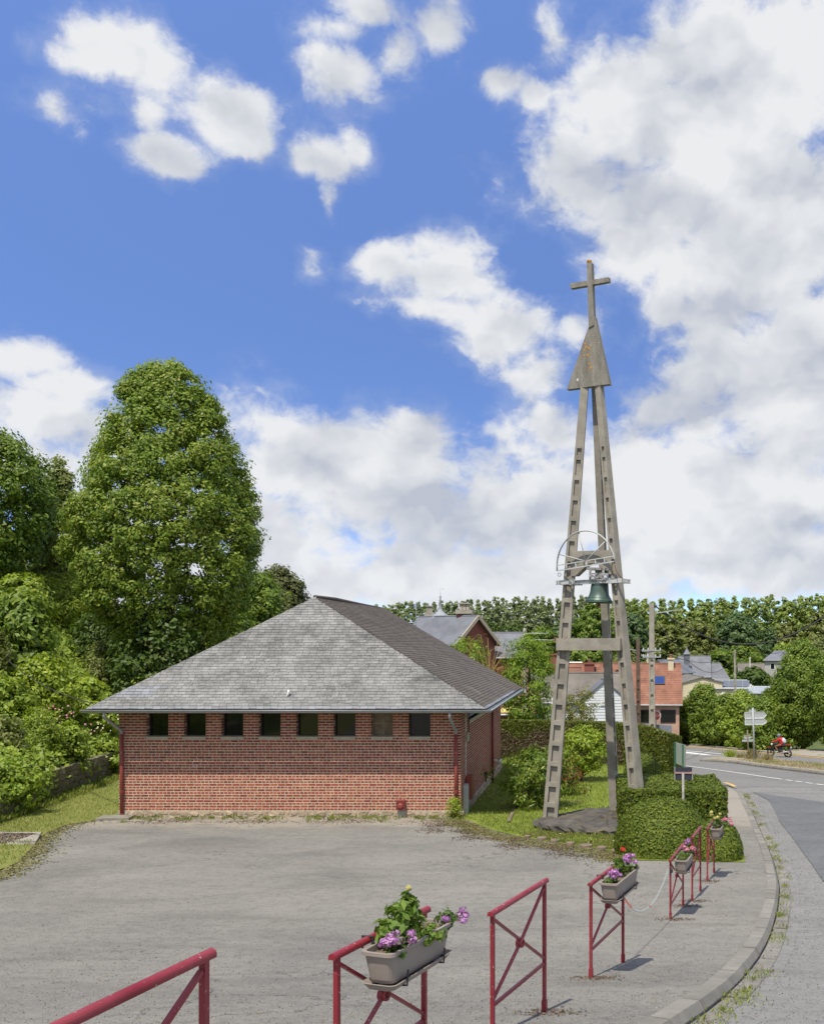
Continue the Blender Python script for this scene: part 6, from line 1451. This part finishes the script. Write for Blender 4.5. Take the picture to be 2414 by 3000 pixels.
# rows of raised tile courses across the nearer slope
for j in range(1, 20):
    t = j/20; a = oh.q(-5.5, -oh.W/2*(1-t), oh.hw+oh.hr*t+.1); b = oh.q(5.5, -oh.W/2*(1-t), oh.hw+oh.hr*t+.1); m = MB(); m.bar(a, b, .17, .03, rn); m.build('tile_course', M['clay'], oh.roofs[0])
m = MB(); dc = P(1810.5, 1974, 89); m.lathe([(0,.0),(.15,.02),(.28,.08),(.33,.13)], 14, Matrix.Translation(dc) @ Matrix.Rotation(R(80), 4, 'X')); m.tube([dc, dc+Vector((0,.2,-.9))], .03, 6); tag(m.build('satellite_dish', M['rust']), 'rust-coloured satellite dish above the boarded house roof', 'satellite dish')
# dark tiled house with the tall brick chimney
d_ = 84.0; k = d_/F; zg = gz(-3.5, 86); bh = House('chimney_house', 'house with a dark red tile roof and a tall brick chimney', ((1612-PU)*k, 87, zg), R(2), 4.6, 6.0, CZ-(2062-PV)*k-zg, (2062-1962)*k, M['brickfar'], M['claydark'])
bh.chimney(.25, -.6, bh.hw+bh.hr-1.2, bh.hw+bh.hr+1.15, .85, .7, M['brickfar'], 0)
bs = House('tiled_shed', 'low red tiled outbuilding glimpsed between the hall and the feathery tree', ((1500-PU)*70/F, 71, gz(-6, 71)), R(0), 3.2, 3.4, CZ-(2085-PV)*70/F-gz(-6,71), 1.2, M['brickfar'], M['claydark'])
m = MB(); c = P(1489, 2086, 56.5); m.lathe([(.55,0),(.3,.22),(.03,.33)], 8, Matrix.Translation(c)); m.tube([c+Vector((0,0,.33)), c+Vector((0,0,-2.4))], .025, 6); tag(m.build('garden_parasol', pm('yellow_canvas', (.7,.6,.18), .1, 4, .8)), 'pale yellow garden parasol just over the hedge', 'parasol')
# manor with slate roofs
d_ = 86.0; k = d_/F; zg = gz(-12, 90)
mo = House('brick_manor', 'brick manor with steep slate roofs, white verges and tall chimneys', ((1310-PU)*k-.6, 90.5, zg), R(146), 6.4, 5.2, CZ-(1882-PV)*k-zg, 2.2, M['brickfar'], M['slate_far'], over=.35)
for sg_ in (-1, 1):
    m = MB(); m.bar(mo.q(-3.6, sg_*2.85, mo.hw-.2), mo.q(-3.6, 0, mo.hw+2.22), .1, .3); m.build('verge_board', M['sill'], mo.t)
w2 = House('manor_wing', 'lower slate roofed wing on the left of the brick manor', ((1265-PU)*k, 94, zg), R(5), 7.0, 4.4, CZ-(1890-PV)*k-zg, 1.5, M['brickfar'], M['slate_far'])
w3 = House('manor_wing', 'long sloping slate wing running down to the right of the manor', ((1420-PU)*k, 94, zg), R(-8), 5.5, 5.5, CZ-(1925-PV)*k-zg, 2.0, M['brickfar'], M['slate_far'])
def stack(label, u, vt, vb, w, d_, mat=None):
    kk = d_/F; t = thing('chimney_stack', label, 'chimney', P(u, vb, d_)); a, b = P(u, vb+60, d_), P(u, vt, d_); w *= kk
    MB().bar(a, Vector((b.x, b.y, b.z-.95)), w, w*.8, (0,1,0)).build('shaft', mat or M['brickfar'], t); MB().bar(Vector((b.x,b.y,b.z-.95)), Vector((b.x,b.y,b.z-.62)), w*1.3, w*1.05, (0,1,0)).build('cornice', M['concrete_pale'], t)
    for i in (-1, 0, 1): MB().bar(Vector((b.x+i*w*.26,b.y,b.z-.62)), Vector((b.x+i*w*.26,b.y,b.z-.1)), w*.22, w*.5, (0,1,0)).build('flue', M['concrete_pale'], t)
    MB().bar(Vector((b.x,b.y,b.z-.1)), b, w*.95, w*.7, (0,1,0)).build('cap', M['concrete_pale'], t)
stack('tall brick chimney stack with concrete pots beside the manor gable', 1361, 1767, 1830, 38, 90); stack('left chimney stack of the manor behind its roof ridge', 1259, 1775, 1812, 22, 95)
pv = thing('zinc_lantern', 'zinc pyramid lantern with a weather vane on the manor roof', 'roof lantern', P(1290, 1815, 92)); b = P(1290, 1812, 92); kk = 92/F
m = MB(); n4 = 8; m.lathe([(30*kk,0),(28*kk,.15),(9*kk,.62),(5*kk,.85),(3.4*kk,1.15)], n4, Matrix.Translation(b)); m.build('pyramid', M['zinc'], pv)
m = MB(); m.lathe([(.1,1.1),(.07,1.45),(.13,1.6),(.05,1.75),(.11,1.92),(.03,2.05),(.02,2.3)], 10, Matrix.Translation(b)); m.build('finial', M['zinc'], pv, True)
m = MB(); m.tube([b+Vector((0,0,2.2)), b+Vector((0,0,2.95))], .018, 6); m.bar(b+Vector((-.33,0,2.6)), b+Vector((.33,0,2.6)), .02, .03); m.bar(b+Vector((-.2,0,2.35)), b+Vector((.2,0,2.35)), .02, .02); m.bar(b+Vector((.1,0,2.62)), b+Vector((.33,0,2.68)), .015, .1); m.build('weather_vane', M['white'], pv)
an = thing('aerial', 'television aerial mast above the hall roof', 'aerial', P(1218, 1850, 82)); kk = 82/F
a_ = P(1218, 1850, 82); b_ = P(1219.5, 1765, 82); MB().tube([a_-Vector((0,0,2)), b_], .035, 6).build('mast', M['galv'], an)
m = MB()
for z in (-.2, -.4): m.bar(b_+Vector((-.28,0,z)), b_+Vector((.28,0,z)), .03, .03)
for x in (-.24, -.1, .05, .2): m.bar(b_+Vector((x,0,-.45)), b_+Vector((x*1.3,0,.12 if abs(x) > .15 else -.1)), .04, .04)
m.build('reflector', M['darkmetal'], an)
m = MB(); c = P(1206, 1833, 78); m.lathe([(.28,-.4),(.28,-.05),(.36,0),(.36,.05),(.1,.1),(.1,.18),(.33,.2),(.3,.26),(0,.28)], 12, Matrix.Translation(c)); m.tube([c, c-Vector((0,0,4))], .2, 8); tag(m.build('flue_cowl', M['galv'], None, True), 'metal flue cowl behind the hall ridge', 'flue')
# cream works building with solar roof
d_ = 122.0; k = d_/F; zg = gz(11, 122)
cw = House('cream_works', 'cream rendered gabled workshop with a fibre cement roof', ((2046-PU)*k, 127, zg), R(96), 10.0, 4.75, CZ-(2001-PV)*k-zg, .62, M['cream'], M['asbestos'], over=.15)
cv = House('solar_annex', 'cream annex with solar panels sloping to the right', ((2150-PU)*k, 126, zg), R(-8), 4.0, 8.0, CZ-(2018-PV)*k-zg, .75, M['cream'], M['metalroof'], over=.15)
rn2 = (-cv.ey*cv.hr+Vector((0,0,1))*cv.W/2).normalized(); ru2 = rn2.cross(cv.ex).normalized(); ru2 = ru2 if ru2.z > 0 else -ru2
for i in range(5):
    for j in range(3):
        p_ = cv.q(-1.75+i*.8, 0, 0); tt = .12+j*.28; p_ = cv.q(-1.7+i*.83, -cv.W/2*(1-tt), cv.hw+cv.hr*tt+.14); m = MB(); m.prism([p_, p_+cv.ex*.78, p_+cv.ex*.78+ru2*1.05, p_+ru2*1.05], rn2*.04); m.build('solar_panel', M['solar'], cv.roofs[0])
m = MB(); dc = P(2119, 2033, 121); m.lathe([(0,.0),(.1,.01),(.2,.05),(.26,.1)], 12, Matrix.Translation(dc) @ Matrix.Rotation(R(75), 4, 'X')); m.tube([dc, dc+Vector((0,.1,-.6))], .02, 5); tag(m.build('satellite_dish', M['white']), 'white satellite dish on the cream workshop wall', 'satellite dish')
for (u, v, lab) in ((2184,2003,'leftmost white roof ventilator'),(2191,2010,'middle white roof ventilator'),(2198,2012,'tallest white roof ventilator'),(2203,2016,'rightmost white roof ventilator')):
    c = P(u, v, 128); m = MB(); m.box(c, (.26,.26,.5)); m.box(c+Vector((0,0,.28)), (.32,.32,.06)); m.box(c-Vector((0,0,.6)), (.12,.12,.8)); tag(m.build('roof_ventilator', M['white']), lab+' on the annex roof', 'ventilator', 'roof ventilators')
ms = House('metal_shed', 'low sheet metal roofed shed right of the solar annex', ((2228-PU)*126/F, 128, gz(20,128)), R(-6), 3.4, 5.0, CZ-(2030-PV)*126/F-gz(20,128), .55, M['greywall'], M['metalroof'])
# slate roofed old chapel and its turret
d_ = 155.0; k = d_/F; zg = gz(15, 158)
oc = House('slate_barn', 'steep grey slate barn-like chapel beyond the workshop', ((2043-PU)*k, 160, zg), R(-4), 4.7, 6.5, CZ-(1982-PV)*k-zg, 2.9, M['greywall'], M['slate_far'], over=.2)
oc2 = House('slate_apse', 'lower hipped slate apse on the right of the old chapel', ((2110-PU)*k, 160.5, zg), R(-4), 3.6, 5.5, CZ-(1988-PV)*k-zg, 2.1, M['greywall'], M['slate_far'], over=.2, hip=1.2)
tr_ = thing('bell_turret', 'small square slate turret with a pointed cap on the old chapel', 'turret', P(2012, 1945, 157)); b = P(2012, 1942, 157); kk = 157/F
MB().box(b+Vector((0,0,.5)), (.85,.85,1.7)).build('shaft', M['slate_far'], tr_); MB().lathe([(.8,1.3),(.5,1.6),(.2,2.05),(.04,2.5)], 4, Matrix.Translation(b) @ Matrix.Rotation(R(45), 4, 'Z')).build('cap', M['slate_far'], tr_); MB().tube([b+Vector((0,0,2.4)), b+Vector((0,0,2.8))], .02, 5).build('spike', M['darkmetal'], tr_)
gr2 = House('grey_gable_house', 'grey slate roofed house tucked behind the orange roof', ((1968-PU)*132/F, 138, gz(9,138)), R(60), 6.0, 4.5, CZ-(1972-PV)*132/F-gz(9,138), 1.5, M['greywall'], M['slate_far'])
rh = House('hipped_house', 'pale house with a blue-grey hipped roof among the trees at right', ((2296-PU)*150/F, 153, gz(27,153)), R(-10), 4.4, 4.6, CZ-(1933-PV)*150/F-gz(27,153), 1.15, M['greywall'], M['slate_far'], over=.25, hip=1.4)
rh.window(-1.1, 0, rh.hw-1.0, .6, .9); rh.window(.9, 0, rh.hw-1.0, .6, .9)
lh = House('low_cottage', 'low cottage with a lichen-brown roof in front of the hillside trees', ((2208-PU)*160/F, 163, gz(24,163)), R(-5), 3.8, 4.0, CZ-(1968-PV)*160/F-gz(24,163), 1.1, M['greywall'], M['asbestos'])
wk = House('white_kiosk', 'small flat box house with a white edged roof behind the tower leg', ((1677-PU)*100/F, 100, gz(-2.5,100)), R(0), 1.5, 2.0, CZ-(1950-PV)*100/F-gz(-2.5,100), .18, M['cream'], M['white'])
# garden wall and stop sign near the crossing
m = MB(); a, b = P(1880, 2122, 64), P(1968, 2126, 62); m.hexa([(a.x,a.y,a.z-3),(b.x,b.y,b.z-3),(b.x,b.y+.2,b.z-3),(a.x,a.y+.2,a.z-3),(a.x,a.y,a.z),(b.x,b.y,b.z),(b.x,b.y+.2,b.z),(a.x,a.y+.2,a.z)]); tag(m.build('garden_wall', pm('blue_grey_wall', (.22,.25,.3), .1, 3, .8)), 'blue-grey garden wall behind the conifer hedge', 'wall')
st = thing('stop_sign', 'red octagonal stop sign behind the concrete pole', 'sign', P(1929, 2130, 61.5)); c = P(1922, 2097, 62.9)
MB().tube([c-Vector((0,0,2.4)), c], .03, 6).build('post', M['galv'], st)
def octo(r_): return [c+Vector((math.cos(R(22.5+45*i))*r_, -.02, math.sin(R(22.5+45*i))*r_)) for i in range(8)]
MB().prism(octo(.31), (0,.03,0)).build('border', M['white'], st); 
m = MB(); m.prism([p+Vector((0,-.006,0)) for p in octo(.28)], (0,.02,0)); m.build('panel', pm('stop_red', (.5,.1,.06), .1, 5, .6), st)
text('STOP', .2, c+Vector((0,-.035,-.07)), 0, M['white'], st, 'CENTER')
sg = thing('arrow_sign', 'small white arrow sign on a pale post beside the boarded house', 'sign', gp(-2.8, 60)); c = P(1609.5, 2077, 59.9)
MB().tube([gp(P(1616.5, 2077, 60).x, 60, -.1), P(1617, 2034, 60)], .05, 8).build('post', M['galv'], sg, True); MB().box(c, (.24,.02,.17)).build('panel', M['white'], sg)
m = MB(); c = c+Vector((0,-.014,0)); m.prism([c+Vector((x,0,z)) for x, z in ((-.07,0),(-.02,.045),(-.02,.016),(.07,.016),(.07,-.016),(-.02,-.016),(-.02,-.045))], (0,.006,0)); m.build('arrow', M['darkframe'], sg)
# ------------------------------------------------------------------ poles and wires
def pole(label, u, vt, d_, w, mat, zb=None, arms=0, nich=True):
    t_ = P(u, vt, d_); b_ = Vector((t_.x+.05, t_.y, gz(t_.x, t_.y)-.3)); t = thing('utility_pole', label, 'utility pole', (b_.x, b_.y, b_.z+.3))
    if nich: leg(b_, t_, (-.1,-1,0), w*1.35, w*.95, w*1.2, w*.9, t, ntop=.66, pitch=.9, mat=mat, name='post')
    else: MB().tube([b_, t_], [w*.6, w*.45], 8).build('post', mat, t, True)
    for (z, l) in (arms or []):
        MB().bar(t_+Vector((-l/2,-.15,-z)), t_+Vector((l/2,-.15,-z)), .06, .08).build('crossarm', M['galv'], t)
        for s in (-1, -.45, .45, 1): MB().tube([t_+Vector((s*l*.46,-.15,-z)), t_+Vector((s*l*.46,-.15,-z+.16))], .035, 6).build('insulator', M['white'], t)
    return t, t_
pA, tA = pole('tall pale concrete pole with a street lamp right of the tower', 1909, 1768, 62, .30, M['concrete_pale'], arms=[(2.85, 1.1), (3.25, 1.1)])
m = MB(); q0 = tA+Vector((.17,-.05,-1.15)); m.tube([q0, q0+Vector((0,0,.35)), q0+Vector((.12,0,.55)), q0+Vector((1.0,-.1,.68)), q0+Vector((1.1,-.1,.7))], .035, 8); lam = m.build('lamp_arm', M['galv'], pA, True); ROOT[lam.name] = None
m = MB(); m.bar(q0+Vector((1.05,-.1,.72)), q0+Vector((1.7,-.15,.76)), .2, .06); m.build('lamp_head', M['galv'], lam)
pB, tB = pole('brown rusty ladder-like pole close to the right tower leg', 1869, 1871, 76, .27, M['woodbrown'])
m = MB(); m.tube([tB+Vector((-.1,0,-.9)), tB+Vector((-.9,0,-.75)), tB+Vector((-1.7,0,-.7))], .03, 6); m.bar(tB+Vector((-1.7,0,-.7)), tB+Vector((-2.3,0,-.68)), .2, .06); m.build('lamp_arm', M['galv'], pB)
pC, tC = pole('pole with two street lamp heads above the feathery tree', 1537, 1842, 64, .2, M['concrete_pale'], nich=False, arms=[(.12, .0001)])
m = MB()
for z, l in ((.35, 1.0), (.75, 1.5)): m.tube([tC+Vector((0,-.1,-z)), tC+Vector((l*.5,-.1,-z+.05)), tC+Vector((l,-.1,-z+.03))], .03, 6); m.bar(tC+Vector((l,-.1,-z+.03)), tC+Vector((l+.5,-.1,-z+.07)), .18, .05)
m.build('lamp_arm', M['galv'], pC)
pD, tD = pole('thin concrete pole among the village houses', 2153, 1905, 118, .24, M['concrete_pale'])
pE, tE = pole('short pole between the orange roof and the grey houses', 1897, 1905, 105, .22, M['concrete_pale'], nich=False, arms=[(.1, 1.2), (.6, 1.3)])
pF, tF = pole('faint pole near the hipped house', 2197, 1926, 150, .2, M['concrete_pale'], nich=False)
def wire(label, a, b, sag, r_=.02):
    a, b = Vector(a), Vector(b); m = MB(); m.tube([a.lerp(b, i/24)+Vector((0,0,-sag*4*(i/24)*(1-i/24))) for i in range(25)], r_, 5); return tag(m.build('overhead_cable', M['wire'], None, True), label, 'cable')
wire('thick overhead cable sagging from the lamp pole to the right', tA+Vector((.1,0,-.05)), P(2560, 1668, 62), 3.4, .045)
wire('overhead cable from the lamp pole toward the tower', tA+Vector((-.1,0,-.1)), P(1530, 1880, 66), 1.2, .03)
wire('thin overhead wire from the pole crossarm to the village', tA+Vector((.3,0,-2.8)), tD+Vector((0,0,-.2)), 1.0, .02); wire('lower thin wire above the slate chapel roof', tA+Vector((.4,0,-1.2)), tD+Vector((.1,0,-.35)), 2.6, .02)
wire('wire running right from the village pole', tD+Vector((0,0,-.15)), P(2560, 1800, 100), 1.6, .02)
wire('service cable from the bank to the left roof corner', P(-60, 1850, 44), FLc+Vector((.1,.3,.15)), .5, .016)
# ------------------------------------------------------------------ trees of the valley and the far wood
belt = [('dense bush with pale tips left in the roadside belt', 2000,2178,2058,52,'wood'),('tall pointed bush in the roadside belt behind the signs', 2062,2180,2008,55,'wood'),('round green bush behind the arrow signs', 2125,2186,2040,60,'wood'),
 ('elder bush with cream blossom tips in the belt', 2180,2190,2030,58,'bank'),('leafy bush behind the motorcycle', 2245,2198,2050,60,'wood'),('low bush at the left end of the roadside belt', 1962,2176,2105,40,'dark'),('yellowish low bush behind the small signs', 2205,2195,2160,30,'bright')]
for (lab, u, vb, vt, hw, mt) in belt:
    b = hit(u, vb); 
    d_ = min(b.y, 104)+2.5; x_ = (u-PU)*d_/F; z_ = gz(x_, d_); H = CZ-(vt-PV)*d_/F-z_; rx = hw*d_/F
    bush('roadside_bush', lab, (x_, d_, z_), H, rx*1.12, rx, L[mt], int(80+20*rx*H), 80, .6, .25, group='bushes along the main road', inner=.35)
vtree('maple_tree', 'large maple filling the right edge above the motorcycle', 2352, 1885, 88, 92, 'wood', egg, leaf=.24, n=620, per=80)
vtree('maple_tree', 'second maple cut by the right edge of the picture', 2455, 1915, 84, 80, 'wood', dome, leaf=.24, n=340, per=80)
vtree('maple_tree', 'lower bushy maple behind the motorcycle rider', 2285, 2010, 90, 55, 'wood', dome, leaf=.24, n=260, per=80)
vtree('blossom_tree', 'pale blossoming tree top right of the hipped house', 2392, 1855, 120, 34, 'silver', egg)
vtree('conifer_tree', 'dark spiky conifer beside the right maple', 2292, 1962, 100, 26, 'dark', lambda h: max(.04, 1-h))
for (nm, lab, u, vt, d_, hw, mt) in (('broad_tree','large dark round tree beyond the slate chapel',2160,1800,235,68,'bluegreen'),('broad_tree','olive tree left of the dark round one',2052,1828,225,50,'olive'),('broad_tree','brown-olive tree behind the orange roof',1948,1826,215,52,'olive'),
 ('willow_tree','pale silvery willow in front of the poplars',2014,1813,270,34,'silver'),('broad_tree','olive tree behind the hipped house',2305,1830,240,42,'olive'),('conifer_tree','dark narrow tree right of the round one',2256,1838,236,24,'bluegreen'),('broad_tree','green trees base right of the village pole',2178,1895,200,62,'wood'),
 ('broad_tree','bright round tree behind the hipped house',2296,1886,190,40,'bank'),('broad_tree','dark hedge-like tree among the right houses',2206,1958,150,48,'dark'),('broad_tree','blue-green tree right of the tower',1858,1800,240,42,'bluegreen'),('broad_tree','leafy tree seen between the tower legs',1735,1772,230,55,'wood'),
 ('broad_tree','dark tree left of the tower leg',1660,1815,240,50,'bluegreen'),('broad_tree','green tree above the chimney house',1590,1838,215,50,'wood'),('broad_tree','dark woodland tree behind the twiggy shrub',1500,1830,240,55,'dark'),('broad_tree','shaded tree right of the manor chimney',1425,1828,250,45,'dark'),
 ('broad_tree','low green tree behind the boarded house',1700,1890,150,45,'wood'),('broad_tree','low tree between the tower and the brown pole',1835,1885,150,38,'olive'),('willow_tree','yellowish tree behind the feathery one',1560,1905,130,40,'willow'),('broad_tree','far tree at the right edge under the poplars',2400,1800,240,50,'olive'),('broad_tree','leafy tree left of the village pole',2110,1905,190,36,'wood')):
    vtree(nm, lab, u, vt, d_, hw, mt, leaf=.75, per=42)
def poplars(name, rows, mat):
    CC, NN = [], []
    for (d_, u0, u1, sp, topv) in rows:
        x = (u0-PU)*d_/F
        while x < (u1-PU)*d_/F:
            xx = x+random.uniform(-.8, .8); dd = d_+random.uniform(-2, 2); u = PU+xx*F/dd; z_ = gz(xx, dd); H = CZ-(np.interp(u, [p[0] for p in topv], [p[1] for p in topv])-PV)*dd/F-z_+random.uniform(-1.1, .7)
            C, N = crown((xx, dd, z_+H*.12), lambda h: float(np.interp(h, [0,.2,.7,.85,.95,1], [.7,1,.95,.68,.34,.08])), H*.9, 1.75, 1.75, 64, 18, .75, .1, .5); CC.append(C); NN.append(N); x += sp
    leaf_obj(name, np.concatenate(CC), np.concatenate(NN)*np.array([1,1,1.3])+np.array([0,-.35,.25]), 1.15, mat, None, kind='stuff', aspect=.45, upright=.55)
tv = [(900,1790),(1110,1780),(1200,1768),(1300,1762),(1480,1757),(1600,1754),(1700,1752),(1850,1764),(1950,1762),(2050,1757),(2200,1752),(2300,1753),(2414,1748),(2700,1740)]
poplars('poplar_wood', [(330,1810,2560,2.9,tv),(338,1810,2560,3.0,tv),(348,1800,2600,3.2,tv)], L['poplar'])
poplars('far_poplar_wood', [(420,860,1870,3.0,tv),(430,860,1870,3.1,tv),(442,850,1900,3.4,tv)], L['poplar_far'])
# low scrub hiding the feet of the wood
n = 16000; d_ = 150+rng.random(n)*150; u = 900+rng.random(n)*1700; x = (u-PU)*d_/F; C = np.column_stack([x, d_, g(x, d_)+rng.random(n)**1.3*4.5*(.6+.4*np.sin(x*.2)*np.sin(d_*.15))]); C = C[~((x > 5) & (d_ < 185))]
leaf_obj('valley_scrub', C, np.tile([0,-.6,.8], (len(C),1))+rng.normal(size=(len(C),3))*.4, 1.1, L['wood'], kind='stuff')
